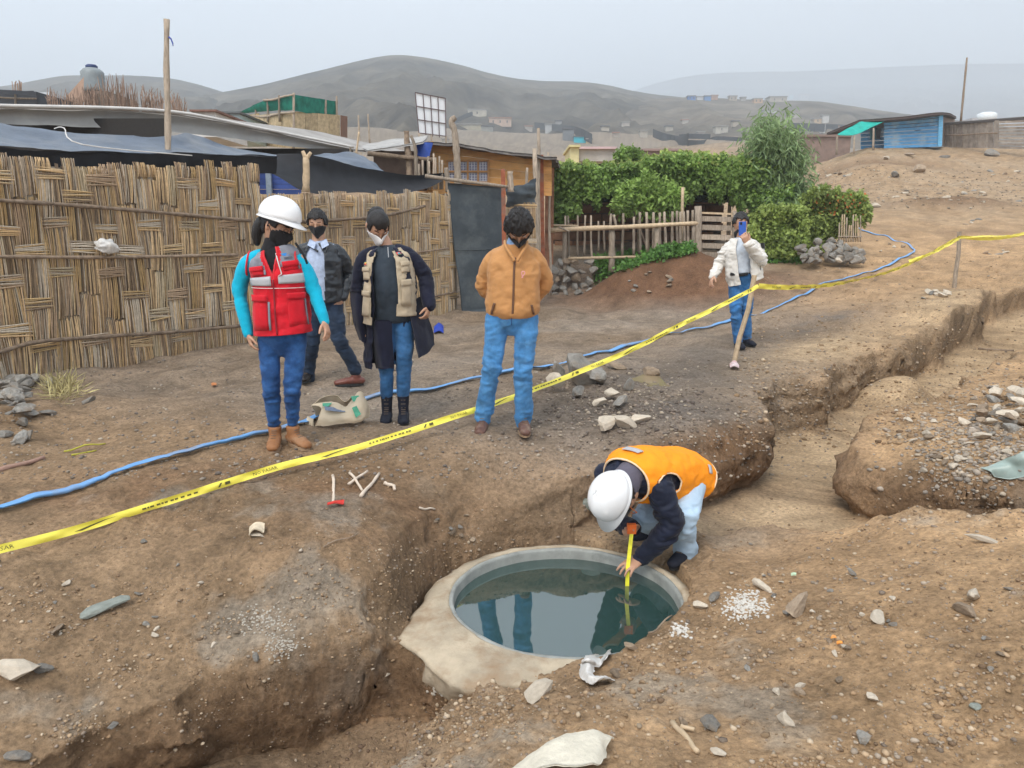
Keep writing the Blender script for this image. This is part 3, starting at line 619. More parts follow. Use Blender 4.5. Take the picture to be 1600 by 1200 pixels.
def reed_wall(s0, s1, topf, label, poles, off=0., seed=0, lean=0.):
    rr = random.Random(seed); root = thing('reed_wall', label, 'reed wall', tuple(WA+WD*((s0+s1)/2)+WN*off), 'woven reed walls along the street')
    def pt(s, h, o=0): 
        p = WA+WD*s+WN*(off+o); g = gz(p.x, p.y); q = Vector((p.x, p.y, g+h)); q.z += 0; return q
    cw, rh = .122, .238; nc = int((s1-s0)/cw); cnt = 0
    # backing layer of darker canes
    bk = MB()
    x = s0
    while x < s1:
        wd = rr.uniform(.02, .05); top = topf(x)-rr.uniform(.0, .05); a = pt(x, -.06, -.025); b_ = pt(x+wd, -.06, -.025); g = rr.uniform(.5, .85); c = tuple(q*g for q in rr.choice(CANE))
        bk.add([a, b_, b_+Vector((0, 0, top+.04)), a+Vector((0, 0, top+.04))], [(0, 1, 2, 3)], c); x += wd*.93
    stuff(bk.build('cane_backing', M_REED, root))
    for c in range(nc):
        s = s0+(c+.5)*cw; top = topf(s); nr = int(top/rh)+1
        cross = [r for r in range(nr) if (c+2*r) % 4 in (0, 1) and r > 0]
        runs = []; lo = -.04
        for r in cross:
            hc = r*rh+rr.uniform(-.025, .025)+.03*math.sin(c*.37+seed); runs.append((lo, hc-.02)); lo = hc+.03
            if (c+2*r) % 4 == 0 and rr.random() < .82 and hc < top-.05:
                o = bpy.data.objects.new('cross_bundle', HB[rr.randrange(len(HB))]); C.objects.link(o); p = pt(s+cw*.5, hc, .012)
                o.location = p; o.rotation_euler = (0, rr.uniform(-.05, .05), WROT); o.scale = (cw*2.5, 1, rr.uniform(.95, 1.55)); o.parent = root; o.matrix_parent_inverse = parent_matrix(root).inverted(); cnt += 1
        runs.append((lo, top+rr.uniform(-.03, .05)))
        for a, b_ in runs:
            if b_-a < .08: continue
            o = bpy.data.objects.new('cane_bundle', VB[rr.randrange(len(VB))]); C.objects.link(o); p = pt(s, (a+b_)/2, rr.uniform(.0, .012))
            o.location = p; o.rotation_euler = (0, rr.uniform(-.06, .06)+.03*math.sin(c*.5), WROT); o.scale = (rr.choice((-1, 1))*rr.uniform(.92, 1.22), 1, (b_-a)*1.03); o.parent = root; o.matrix_parent_inverse = parent_matrix(root).inverted(); cnt += 1
    for i, (pl, r) in enumerate(poles):
        pts = cat_rom([on_wall(px, py, off+.055) for px, py in pl], 6)
        MB().tube(pts, [r*(1+.18*math.sin(k*1.7+i)) for k in range(len(pts))], 8, wob=.2, seed=i+seed).build('rail', M_POLE, root, sm=True)
    return root
s_a, s_b = -1.4, (on_wall(411, 400)-WA).dot(WD)
def hgt(px, py):  # height of a wall point above the ground
    p = on_wall(px, py); return p.z-gz(p.x, p.y)
def sof(px): return (on_wall(px, 400)-WA).dot(WD)
t1x = [sof(p) for p in (-60, 0, 100, 200, 300, 405)]; t1h = [hgt(*p) for p in ((-60, 225), (0, 236), (100, 245), (200, 250), (300, 254), (405, 257))]; t1h = [q-.05 for q in t1h]
reed_wall(s_a, s_b, lambda s: float(np.interp(s, t1x, t1h)), 'tall wall of woven dry cane on the left with a lone tall pole behind it',
   [([(-60, 308), (0, 313), (130, 322), (260, 333), (392, 345)], .020), ([(-60, 402), (0, 401), (150, 402), (280, 400), (372, 398)], .017), ([(-60, 568), (0, 550), (60, 534), (160, 526), (280, 518), (376, 509)], .020)], 0, 1)
t2x = [sof(p) for p in (378, 450, 550, 640, 690, 724)]; t2h = [hgt(*p) for p in ((378, 296), (450, 294), (550, 292), (640, 292), (690, 287), (724, 292))]; t2h = [q-.10 for q in t2h]
reed_wall(s_b-.25, WLEN, lambda s: float(np.interp(s, t2x, t2h)), 'lower woven cane wall running from behind the people to the dark door',
   [([(385, 345), (440, 347), (520, 344), (600, 337), (664, 322)], .020), ([(600, 402), (640, 396), (700, 388)], .014), ([(560, 476), (640, 470), (712, 456)], .016)], -.10, 2)
# plastic bag caught behind a rail of the wall
bc = on_wall(166, 388, .10); bg_ = rock_mesh(55, .30, .12, .22, 4, 1.2); bv = verts_of(bg_); bv = bv+np.stack([fbm(bv*9, 4, 3), fbm(bv*9, 4, 4), fbm(bv*9+4, 4, 5)], 1)*.05; set_verts(bg_, bv); smooth(bg_)
o = link('plastic_bag', bg_, M_BAG, loc=bc); o.rotation_euler = (0, .3, WROT); tag(o, 'crumpled whitish plastic bag tucked behind the rail of the tall cane wall', 'plastic bag')

def px_box(mb, x0, x1, y0, y1, Y, depth, col=None, mi=0):
    """a box whose front face spans these pixels at distance Y"""
    a = Py(x0, y1, Y); b = Py(x1, y0, Y); return mb.box(((a.x+b.x)/2, Y+depth/2, (a.z+b.z)/2), (abs(b.x-a.x), depth, abs(b.z-a.z)), col=col, mi=mi)
def pyl(l): return [Py(*p) for p in l]

# ---------------------------------------------------------------- sheds behind the reed walls
pole = stick('pole', Py(263, 262, 8.95), Py(260, 30, 8.95)+Vector((0, 0, 0)), .036, M_WOOD, None, .008, 8, 12, 3, .85)
tag(pole, 'lone tall wooden pole rising behind the left cane wall', 'pole')
o = stick('pole_tie', Py(264, 58, 8.93), Py(270, 72, 8.90), .010, mat('blue_cord', (.05, .08, .35), .6), pole, .1, 5, 4, 2, .5); o.name = 'cloth_tie'
shed = thing('shed', 'long low shed with a pale grey sagging roof behind the tall cane wall', 'shed', tuple(Py(200, 262, 11)))
sheet('roof', [pyl([(-80, 164, 9.2), (0, 167, 9.6), (255, 176, 11), (400, 202, 12.2), (552, 233, 13.6)]),
   [p+Vector((.6, 4, .30)) for p in pyl([(-80, 164, 9.2), (0, 167, 9.6), (255, 176, 11), (400, 202, 12.2), (552, 233, 13.6)])]], M_ROOFG, shed, 14, 8, .015, 2, .03)
fe = cat_rom(pyl([(-80, 162, 9.15), (0, 165, 9.55), (255, 173, 10.95), (400, 199, 12.15), (552, 230, 13.5)]), 10)
MB().tube(fe, .022, 6, wob=.1).build('eave_batten', M_FASC, shed, sm=True)
sheet('valance', [pyl([(-80, 168, 9.2), (0, 170, 9.58), (255, 178, 10.98), (400, 203, 12.2), (552, 234, 13.55)]), pyl([(-80, 176, 9.25), (0, 179, 9.65), (255, 192, 11.05), (400, 212, 12.25), (552, 237, 13.6)]),
   pyl([(-80, 188, 9.2), (0, 192, 9.6), (255, 206, 11.0), (400, 221, 12.2), (545, 240, 13.55)])], mat('grey_beige_cloth', (.33, .325, .31), .85, .15, .12, 3, bump=.4, bscale=6, bdist=.03), shed, 16, 5, .03, 1.6, 0, 4, (1, 1, 4))
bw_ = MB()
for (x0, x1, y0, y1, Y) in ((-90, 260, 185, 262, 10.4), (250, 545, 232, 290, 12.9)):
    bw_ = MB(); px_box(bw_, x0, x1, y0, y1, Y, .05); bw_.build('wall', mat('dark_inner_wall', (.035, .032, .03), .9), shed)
aw = thing('awning', 'slate blue plastic awning slung over the top of the tall cane wall', 'awning', tuple(Py(200, 250, 8.6)))
top = [(-80, 184, 8.0), (0, 194, 8.3), (60, 203, 8.5), (150, 211, 8.8), (260, 213, 9.3), (300, 211, 9.7), (360, 228, 10.1), (432, 242, 10.6)]
bot = [(-80, 220, 7.1), (0, 229, 7.45), (60, 235, 7.8), (150, 237, 8.2), (260, 240, 8.75), (300, 241, 9.1), (360, 242, 9.6), (432, 245, 10.2)]
mid_ = [((a[0]+b[0])/2, (a[1]+b[1])/2+3, (a[2]+b[2])/2) for a, b in zip(top, bot)]
sheet('sheet', [pyl(top), pyl(mid_), pyl(bot)], M_TARPG, aw, 10, 8, .035, 2.2, 0, 9, (1, 1, 3))
hem = [(a[0], a[1]+10+6*math.sin(i*1.7), a[2]+.02) for i, a in enumerate(bot)]; hem2 = [(a[0], a[1]+26, a[2]+.05) for a in bot]
sheet('hem', [pyl(bot), pyl(hem), pyl(hem2)], M_TARPB, aw, 10, 4, .02, 3, 0, 19)
MB().tube(cat_rom(pyl([(85, 201, 8.3), (100, 200, 8.2), (130, 226, 7.7), (300, 243, 8.9)]), 5), .006, 5).build('cord', M_FASC, aw)
aw2 = thing('awning', 'black shade cloth sagging behind the lower cane wall', 'awning', tuple(Py(560, 290, 11)))
top = [(318, 222, 11.0), (400, 240, 11.0), (478, 241, 11.0), (530, 254, 11.6), (600, 268, 12.4), (650, 274, 13.0), (702, 270, 13.6)]
bot = [(318, 252, 10.4), (400, 262, 10.2), (478, 300, 10.4), (530, 302, 11.1), (600, 302, 12.0), (650, 298, 12.6), (702, 278, 13.3)]
mid_ = [((a[0]+b[0])/2, (a[1]+b[1])/2, (a[2]+b[2])/2+.2) for a, b in zip(top, bot)]
sheet('sheet', [pyl(top), pyl(mid_), pyl(bot)], M_TARPB, aw2, 10, 6, .03, 2, 0, 29)
fk = thing('forked_post', 'pale forked post holding up the black shade cloth', 'post', tuple(Py(478, 300, 10.3)))
stick('post', Py(478, 300, 10.3), Py(478, 246, 10.3), .05, M_PALE, fk, .01, 8, 5, 5)
stick('fork', Py(478, 248, 10.3), Py(473, 236, 10.3), .028, M_PALE, fk, .01, 7, 3, 6); stick('fork', Py(479, 248, 10.3), Py(486, 238, 10.3), .028, M_PALE, fk, .01, 7, 3, 7)
gt = sheet('tarpaulin', [pyl([(488, 243, 12.4), (540, 238, 12.8), (572, 242, 13)]), pyl([(500, 252, 12), (560, 254, 12.4), (592, 260, 12.8)]), pyl([(520, 262, 11.8), (575, 270, 12.3), (612, 270, 12.6)])], M_TARPG, None, 8, 6, .05, 3, 0, 39)
tag(gt, 'small slate tarpaulin heaped over the black shade cloth', 'tarpaulin')
bl = thing('plank_wall', 'bit of blue boarded wall in the gap above the lower cane wall', 'wall', tuple(Py(440, 300, 12.3)))
for k in range(6):
    b = MB(); px_box(b, 406, 470, 256+k*8, 263.4+k*8, 12.3, .03); b.build('board', mat('blue_board', (.05, .09, .30), .7, .3, .2, 6, objrand=.2), bl)
MB().box(Py(420, 280, 12.25), (.08, .06, .6)).build('batten', mat('grey_blue_batten', (.28, .34, .42), .7), bl)

def plank_wall(root, name, x0, x1, ytl, ytr, ybl, ybr, Y0, Y1, n, m, horiz=True, gap=.012, part='plank', seed=0, proud=.006, th=.02):
    """separate boards filling a quadrilateral given by pixels and two distances"""
    rr = random.Random(seed); A, B, D_, E_ = Py(x0, ybl, Y0), Py(x1, ybr, Y1), Py(x0, ytl, Y0), Py(x1, ytr, Y1)
    for k in range(n):
        b = MB(); off = Vector((0, -rr.uniform(0, proud), 0)); g = rr.uniform(.85, 1.12); c = (g, g, g)
        if horiz: a0, a1 = k/n, (k+1)/n-gap; p = [A.lerp(D_, a0), B.lerp(E_, a0), B.lerp(E_, a1), A.lerp(D_, a1)]
        else: a0, a1 = k/n, (k+1)/n-gap; p = [A.lerp(B, a0), A.lerp(B, a1), D_.lerp(E_, a1), D_.lerp(E_, a0)]
        p = [q+off for q in p]; nrm = (p[1]-p[0]).cross(p[3]-p[0]).normalized()
        if nrm.y > 0: nrm = -nrm
        q = [z-nrm*th for z in p]
        b.add(p+q, [(0, 1, 2, 3), (7, 6, 5, 4), (0, 4, 5, 1), (1, 5, 6, 2), (2, 6, 7, 3), (3, 7, 4, 0)], c); b.build(part, m, root)

# brown hut and wooden house
M_PLY = mat('orange_plywood', (.62, .32, .11), .7, .3, .22, 3, bump=.15, bscale=30, stretch=(1, 1, 5), vcol='tint', dirt=(.60, .38, .18), dirtscale=2)
M_OLDROOF = mat('old_roof_felt', (.12, .11, .105), .9, .2, .3, 4, bump=.5, bscale=9, bdist=.03, dirt=(.28, .26, .24), dirtscale=2.5)
hut = thing('hut', 'low brown hut with a grey sheet roof left of the plywood house', 'hut', tuple(Py(610, 275, 14.2)))
b = MB(); px_box(b, 585, 652, 236, 292, 14.2, 1.6); b.build('wall', mat('brown_board', (.17, .12, .095), .85, .2, .25, 5, bump=.3, bscale=20), hut)
sheet('roof', [pyl([(560, 231, 15.2), (600, 222, 15.4), (668, 214, 15.8)]), pyl([(575, 237, 13.8), (610, 232, 13.8), (662, 224, 13.8)])], mat('grey_fibre_sheet', (.38, .37, .355), .85, .2, .2, 6, bump=.3, bscale=20), hut, 8, 6, .03, 3, .03)
stick('beam', Py(574, 240, 13.7), Py(676, 250, 13.9), .045, M_POLE, hut, .01, 7, 6, 3)
for i, (xx, yt) in enumerate(((541, 232), (549, 230), (558, 236), (566, 238), (570, 242), (655, 256), (662, 250), (669, 244), (672, 252), (678, 240), (682, 246), (688, 244), (691, 250))):
    stick('paling', Py(xx, 296, 13.5), Py(xx+rnd.uniform(-2, 2), yt, 13.5), .022, M_WOOD, hut, .01, 6, 4, i)
b = sheet('tarpaulin', [pyl([(650, 222, 14.4), (664, 222, 14.4), (676, 224, 14.6)]), pyl([(650, 240, 14.2), (662, 246, 14.2), (670, 246, 14.3)])], mat('royal_blue_tarp', (.02, .07, .35), .5, .4, .2, 5), None, 6, 6, .03, 5)
tag(b, 'scrap of royal blue tarpaulin under the corner of the plywood house roof', 'tarpaulin')
wh = thing('plywood_house', 'orange plywood house with a felt roof and a small checked window', 'house', tuple(Py(750, 300, 15)))
plank_wall(wh, 'w', 676, 862, 221, 250, 303, 306, 15.0, 15.0, 5, M_PLY, True, .006, 'panel', 3)
plank_wall(wh, 'w', 655, 676, 222, 221, 300, 303, 16.5, 15.0, 1, M_PLY, False, .0, 'panel', 5)
sheet('roof', [pyl([(648, 221, 14.7), (700, 221, 14.6), (760, 231, 14.6), (820, 240, 14.6), (870, 246, 14.7)]), [p+Vector((.3, 3.2, .05)) for p in pyl([(648, 220, 14.7), (700, 220, 14.6), (760, 230, 14.6), (820, 239, 14.6), (870, 245, 14.7)])]], M_OLDROOF, wh, 12, 8, .05, 3, .05, 7)
win = MB(); px_box(win, 700, 762, 252, 286, 14.99, .02); wo2 = win.build('window', mat('checked_curtain', (.20, .20, .30), .8, .2, .5, 60), wh)
fr = MB()
for y_ in (251, 268, 285): fr.bar(Py(698, y_, 14.96), Py(764, y_, 14.96), .035, .035)
for x_ in (699, 715, 731, 747, 763): fr.bar(Py(x_, 251, 14.955), Py(x_, 286, 14.955), .033, .033, up=(0, 1, 0))
fr.build('frame', mat('window_bar_wood', (.42, .22, .09), .7), wo2)
# checked curtain threads as real strips
ck = MB()
for i in range(14): px_box(ck, 701+i*4.4, 702.6+i*4.4, 253, 285, 14.985, .004)
for i in range(8): px_box(ck, 701, 761, 254+i*4, 255.3+i*4, 14.980, .004)
ck.build('curtain_check', mat('curtain_white', (.55, .55, .60), .8), wo2)
def gnarly(label, pts, r, seed, m=M_WOOD, name='post'):
    p = cat_rom(pyl(pts), 5); rr = random.Random(seed)
    o = MB().tube(p, [r*(1.15-.35*k/len(p))*(1+rr.uniform(-.12, .12)) for k in range(len(p))], 9, wob=.2, seed=seed).build(name, m, sm=True)
    return tag(o, label, 'post')
gnarly('crooked grey post in front of the checked window', [(716, 300, 14.2), (715, 270, 14.2), (713, 235, 14.2), (710, 205, 14.2), (705, 190, 14.2), (712, 183, 14.2)], .06, 3)
gnarly('dark leaning post between the brown hut and the plywood house', [(640, 290, 13.9), (639, 255, 13.9), (636, 222, 13.9), (635, 205, 13.9)], .055, 4, M_POLE)
gnarly('thin knotted post beside the dark leaning post', [(651, 290, 13.8), (650, 250, 13.8), (648, 228, 13.8), (642, 212, 13.8)], .03, 5)
gnarly('short stub post on top of the cane wall beside the door', [(701, 300, 13.2), (699, 280, 13.2), (697, 262, 13.2)], .045, 6)
# billboard frame on poles
bb = thing('billboard', 'blank white billboard on thin poles with a dark steel grid', 'billboard', tuple(Py(675, 230, 20)))
A, B, D_, E_ = Py(655, 208, 20), Py(697, 213, 20.6), Py(649, 145, 20), Py(696, 154, 20.6)
for i in range(4):
    for j in range(3):
        q = [A.lerp(B, i/4+.004).lerp(D_.lerp(E_, i/4+.004), j/3+.004), A.lerp(B, (i+1)/4-.004).lerp(D_.lerp(E_, (i+1)/4-.004), j/3+.004), A.lerp(B, (i+1)/4-.004).lerp(D_.lerp(E_, (i+1)/4-.004), (j+1)/3-.004), A.lerp(B, i/4+.004).lerp(D_.lerp(E_, i/4+.004), (j+1)/3-.004)]
        MB().add(q+[p+Vector((0, .02, 0)) for p in q], [(0, 1, 2, 3), (7, 6, 5, 4), (0, 4, 5, 1), (1, 5, 6, 2), (2, 6, 7, 3), (3, 7, 4, 0)]).build('panel', mat('billboard_white', (.92, .92, .93), .6, .3, .05, 3), bb)
fr = MB()
for i in range(5): fr.bar(A.lerp(B, i/4)-Vector((0, .03, .05)), D_.lerp(E_, i/4)-Vector((0, .03, 0)), .02, .02, up=(0, 1, 0))
for j in range(4): fr.bar(A.lerp(D_, j/3)-Vector((0, .03, 0)), B.lerp(E_, j/3)-Vector((0, .03, 0)), .02, .02)
fr.build('frame', mat('dark_steel', (.12, .08, .08), .6), bb)
for i in (0, .45, 1): 
    p = A.lerp(B, i)-Vector((0, .03, 0)); stick('pole', Vector((p.x, p.y, gz(p.x, p.y)-.1)), p, .03, M_WOOD, bb, .004, 6, 4, 3)

# ---------------------------------------------------------------- dark door between cane wall and garden
dr = thing('door', 'dark sheet-covered gate door at the end of the cane wall', 'door', tuple(Pz(750, 488, 0)))
sheet('leaf', [pyl([(700, 287, 13.05), (745, 289, 13.15), (784, 291, 13.3)]), pyl([(710, 385, 13.05), (745, 386, 13.15), (784, 388, 13.3)]), pyl([(722, 490, 13.0), (755, 487, 13.15), (787, 484, 13.3)])], M_DOOR, dr, 10, 12, .02, 2, .03, 3)
stick('lintel', Py(664, 275, 12.9), Py(794, 292, 13.1), .032, M_WOOD, dr, .006, 8, 8, 4)
stick('seam', Py(711, 391, 13.0), Py(783, 389, 13.24), .008, M_DOOR, dr, .002, 5, 4, 4)
def red_post(px0, py0, px1, py1, Y, label, w=.07):
    o = MB().bar(Py(px0, py0, Y), Py(px1, py1, Y), w, w, up=(0, 1, 0)).build('post', M_RUST); return tag(o, label, 'post')
red_post(789, 482, 786, 264, 13.3, 'rusty red square post hinging the dark door'); red_post(849, 455, 846, 242, 15.0, 'rusty red post at the corner of the garden fence')
for i, (a, b_, Y, r, lb) in enumerate((((838, 470), (835, 232), 14.3, .05, 'grey round post nearest the tan jacket man'), ((859, 462), (856, 238), 15.3, .028, 'slim grey post right of the rusty red corner post'), ((843, 455), (841, 200), 14.8, .035, 'tallest thin post between the door and the garden'), ((798, 300), (797, 268), 13.4, .06, 'short grey stump standing above the door lintel'), ((821, 320), (824, 262), 14.0, .03, 'slanting twig post beside the slate rag')) ):
    tag(stick('post', Py(*a, Y), Py(*b_, Y), r, M_WOOD, None, .015, 7, 8, i+20), lb, 'post')
b = sheet('tarpaulin', [pyl([(791, 292, 13.6), (810, 290, 13.7), (836, 279, 13.9)]), pyl([(791, 302, 13.6), (812, 303, 13.6), (837, 298, 13.9)]), pyl([(791, 322, 13.6), (812, 326, 13.7), (838, 322, 13.9)])], M_DOOR, None, 8, 6, .05, 3, 0, 45, (1, 1, 5)); tag(b, 'dark slate sheet tied across the gap right of the door', 'tarpaulin')
rw = thing('reed_wall', 'narrow strip of woven cane between the door and the garden posts', 'reed wall', tuple(Py(815, 470, 13.7)), None)
for k in range(7):
    a = Py(793+k*6.8, 395, 13.7); 
    for j in range(3):
        o = bpy.data.objects.new('cane_bundle', VB[(k*3+j) % 16]); C.objects.link(o); o.location = Py(793+k*6.8, 345+j*52, 13.7+.012*((k+j) % 2)); o.scale = (.5, 1, .60); o.rotation_euler = (0, rnd.uniform(-.05, .05), .1); o.parent = rw; o.matrix_parent_inverse = parent_matrix(rw).inverted()
for j in range(3):
    o = bpy.data.objects.new('cross_bundle', HB[j]); C.objects.link(o); o.location = Py(815, 322+j*54, 13.66); o.scale = (.52, 1, 1); o.rotation_euler = (0, 0, .1); o.parent = rw; o.matrix_parent_inverse = parent_matrix(rw).inverted()
b = MB(); px_box(b, 851, 866, 262, 455, 16.2, .15); tag(b.build('wall_pier', mat('reddish_brick_pier', (.30, .15, .09), .9, .2, .3, 8, bump=.6, bscale=14, bdist=.02)), 'reddish earth-brick pier between the posts and the vine', 'pier')

# ---------------------------------------------------------------- roofs and huts on the left skyline
hb = thing('hut', 'dark sheeted hut on the far left skyline behind the shed roof', 'hut', tuple(Py(25, 170, 16)))
b = MB(); px_box(b, -60, 56, 143, 175, 16, 3); b.build('wall', mat('charcoal_sheet', (.06, .065, .075), .7, .3, .3, 3), hb)
sheet('roof', [pyl([(-60, 139, 15.8), (20, 141, 15.8), (53, 141, 15.8)]), pyl([(-60, 146, 15.7), (20, 146, 15.7), (57, 148, 15.7)])], M_TARPB, hb, 8, 4, .04, 2)
stick('batten', Py(-60, 152, 15.9), Py(57, 155, 15.9), .02, M_WOOD, hb); stick('batten', Py(24, 170, 15.85), Py(24, 141, 15.85), .02, M_WOOD, hb)
b = MB(); px_box(b, 58, 78, 144, 172, 17, 2); tag(b.build('hut', mat('pale_panel', (.55, .57, .58), .7, .2, .1, 2)), 'pale panel hut beside the dark hut on the left skyline', 'hut')
tk = thing('water_tank', 'grey ribbed water tank standing above the twig fence', 'water tank', tuple(Py(147, 145, 19)))
c0 = Py(147, 143, 19); k_ = 19.4/FPX
def lathe(prof, c, seg=28, ribs=0):
    v = []; f = []; n = len(prof)
    for s_ in range(seg):
        a = 2*math.pi*s_/seg
        for r, z in prof: v.append((c[0]+math.cos(a)*r, c[1]+math.sin(a)*r, c[2]+z))
    for s_ in range(seg):
        for i in range(n-1): f.append((s_*n+i, ((s_+1) % seg)*n+i, ((s_+1) % seg)*n+i+1, s_*n+i+1))
    return v, f
pr = [(0, 0), (15*k_, 0)]+[(x_*k_, z_*k_) for x_, z_ in ((15, 2), (16, 4), (15.2, 6), (16, 9), (15.2, 11), (16, 14), (15.2, 16), (16, 19), (15.4, 22), (15.8, 26), (12, 30), (8, 32), (0, 32.2))]
v_, f_ = lathe(pr, c0); link('tank', smooth(mesh_l('tank', v_, f_)), mat('grey_tank', (.24, .27, .28), .5, .4, .15, 5), tk)
v_, f_ = lathe([(0, 31*k_), (8*k_, 31*k_), (8*k_, 35*k_), (6*k_, 36.5*k_), (0, 37*k_)], c0); link('lid', smooth(mesh_l('lid', v_, f_)), mat('navy_lid', (.04, .06, .15), .5), tk)
b = MB(); px_box(b, 128, 166, 142, 175, 18.6, 1.4); b.build('stand', mat('stand_block', (.22, .18, .15), .9), tk)
hp = MB(); hp.add(pyl([(98, 175, 17.5), (130, 175, 17.5), (131, 120, 17.5), (104, 150, 17.5)])+pyl([(98, 175, 18.5), (130, 175, 18.5), (131, 124, 18.5), (104, 152, 18.5)]), [(0, 1, 2, 3), (7, 6, 5, 4), (0, 4, 5, 1), (1, 5, 6, 2), (2, 6, 7, 3), (3, 7, 4, 0)])
tag(hp.build('lean_to', mat('rust_sheet', (.40, .27, .20), .8, .2, .2, 3)), 'sloping rusty brown lean-to sheet left of the water tank', 'lean-to')
tf = thing('twig_fence', 'bristling fence of thin upright twigs below the water tank', 'fence', tuple(Py(190, 175, 15)))
tm = mat('thin_twig', (.30, .21, .16), .85, .2, .3, 12, objrand=.3); rr = random.Random(5); far_tw = MB()
TW = [MB().tube([(0, 0, 0), (rr.uniform(-.02, .02), 0, .35), (rr.uniform(-.05, .05), 0, .7), (rr.uniform(-.07, .07), 0, 1)], [.5, .45, .32, .12], 4, wob=.2, seed=i) for i in range(8)]
for i, t_ in enumerate(TW):
    vv = [(a[0] if abs(a[0]) < .0 else a[0], a[1], a[2]) for a in t_.v]; me = mesh_l('twig', [( (p[0]), p[1], p[2]) for p in vv], t_.f); me.materials.append(tm); TW[i] = me
TW = []
for i in range(8):
    rr2 = random.Random(i); t_ = MB().tube([(0, 0, 0), (rr2.uniform(-.02, .02), 0, .35), (rr2.uniform(-.05, .05), 0, .7), (rr2.uniform(-.07, .07), 0, 1)], [.011, .010, .008, .004], 4); me = mesh_l('twig', t_.v, t_.f); me.materials.append(tm); TW.append(me)
for i in range(230):
    px = rr.uniform(76, 292); hh = np.interp(px, [76, 95, 120, 165, 200, 230, 292], [134, 146, 142, 132, 134, 136, 152])+rr.uniform(-6, 16); 
    if 162 < px < 202 and rr.random() < .5: hh = rr.uniform(112, 135)
    a = Py(px, 182, 15+rr.uniform(-.2, .2)); b_ = Py(px, hh, a.y); o = bpy.data.objects.new('twig', TW[rr.randrange(8)]); C.objects.link(o); o.location = a; o.scale = (1, 1, b_.z-a.z); o.rotation_euler = (rr.uniform(-.05, .05), rr.uniform(-.06, .06), rr.uniform(0, 6)); o.parent = tf; o.matrix_parent_inverse = parent_matrix(tf).inverted()
for i in range(9):
    px = rr.uniform(20, 36); a = Py(px, 150, 22); b_ = Py(px+rr.uniform(-3, 3), rr.uniform(124, 134), 22)
    o = stick('twig', a, b_, .015, tm, tf, .03, 4, 3, i)
# low white and teal walls behind the roof
for i, (x0, x1, y0, y1, Y, c, lb) in enumerate(((300, 336, 174, 192, 22, (.62, .60, .57), 'low whitish wall with a red brown roof edge left of the teal one'), (336, 374, 177, 194, 24, (.45, .56, .56), 'low pale teal wall beyond the shed roof'))):
    q = thing('hut', lb, 'hut', tuple(Py((x0+x1)/2, y1, Y))); b = MB(); px_box(b, x0, x1, y0, y1+22, Y, 2.5); b.build('wall', mat('lowwall%d' % i, c, .8, .2, .12, 2), q)
    b = MB(); px_box(b, x0-4, x1+2, y0-3, y0, Y-.15, 2.9); b.build('roof', mat('lowroof%d' % i, ((.22, .12, .09), (.12, .13, .13))[i], .8), q)

# small house with green netting on its roof terrace
gh = thing('reed_house', 'cane-walled house with dark green netting over its roof terrace', 'house', tuple(Py(455, 222, 26)))
M_MAT = mat('woven_mat_wall', (.46, .36, .22), .85, .2, .3, 9, bump=.5, bscale=25, vcol='tint', bdist=.02)
plank_wall(gh, 'w', 458, 532, 174, 180, 232, 232, 25, 27, 4, M_MAT, False, .01, 'mat_panel', 2); plank_wall(gh, 'w', 376, 458, 183, 174, 225, 232, 28, 25, 5, M_MAT, False, .008, 'mat_panel', 4)
plank_wall(gh, 'w', 532, 542, 180, 182, 232, 222, 27, 29, 1, mat('rusty_side', (.22, .12, .08), .85, .2, .2, 4, vcol='tint'), False, 0, 'side_panel', 4)
plank_wall(gh, 'w', 386, 405, 180, 177, 200, 198, 27.6, 27, 2, mat('ochre_board', (.45, .33, .17), .8, .2, .2, 4, vcol='tint'), False, .03, 'board', 4)
M_NET = mat('green_netting', (.015, .17, .12), .75, .2, .35, 5, bump=.2, bscale=20)
sheet('netting', [pyl([(459, 148, 24.9), (495, 153, 26), (527, 159, 27)]), pyl([(459, 160, 24.9), (495, 166, 26), (527, 170, 27)]), pyl([(459, 173, 24.9), (495, 178, 26), (527, 181, 27)])], M_NET, gh, 8, 5, .03, 2, 0, 49)
sheet('netting', [pyl([(376, 174, 28), (412, 158, 26.5), (459, 148, 24.9)]), pyl([(378, 176, 28), (414, 165, 26.5), (459, 160, 24.9)]), pyl([(380, 177, 28), (418, 174, 26.6), (459, 172, 25.0)])], M_NET, gh, 8, 5, .03, 2, 0, 59)
for i, (a, b_, Y) in enumerate((((459, 232), (459, 145), 24.8), ((527, 200), (526, 150), 26.9), ((437, 190), (436, 149), 25.5), ((419, 190), (418, 154), 26.3), ((509, 185), (509, 156), 26.4), ((400, 183), (399, 164), 27.2))): stick('post', Py(*a, Y), Py(*b_, Y), .045, M_WOOD, gh, .01, 6, 5, i)
stick('rail', Py(412, 157, 26.4), Py(459, 147, 24.7), .035, M_WOOD, gh); stick('rail', Py(395, 182, 27.3), Py(460, 174, 24.7), .04, M_WOOD, gh)
for i, (a, b_, Y, lb) in enumerate((((562, 232), (560, 180), 22, 'thin pale stick standing left of the billboard poles'), ((578, 225), (575, 178), 24, 'thin dark stick beyond the end of the grey shed roof'))): tag(stick('stick', Py(*a, Y), Py(*b_, Y), .03, M_WOOD, None, .01, 6, 6, i), lb, 'stick')
tag(stick('stick', Py(556, 246, 13.5), Py(533+28, 206, 13.5), .02, M_PALE, None, .01, 6, 6, 8), 'pale leaning pipe behind the hut palings', 'pipe')

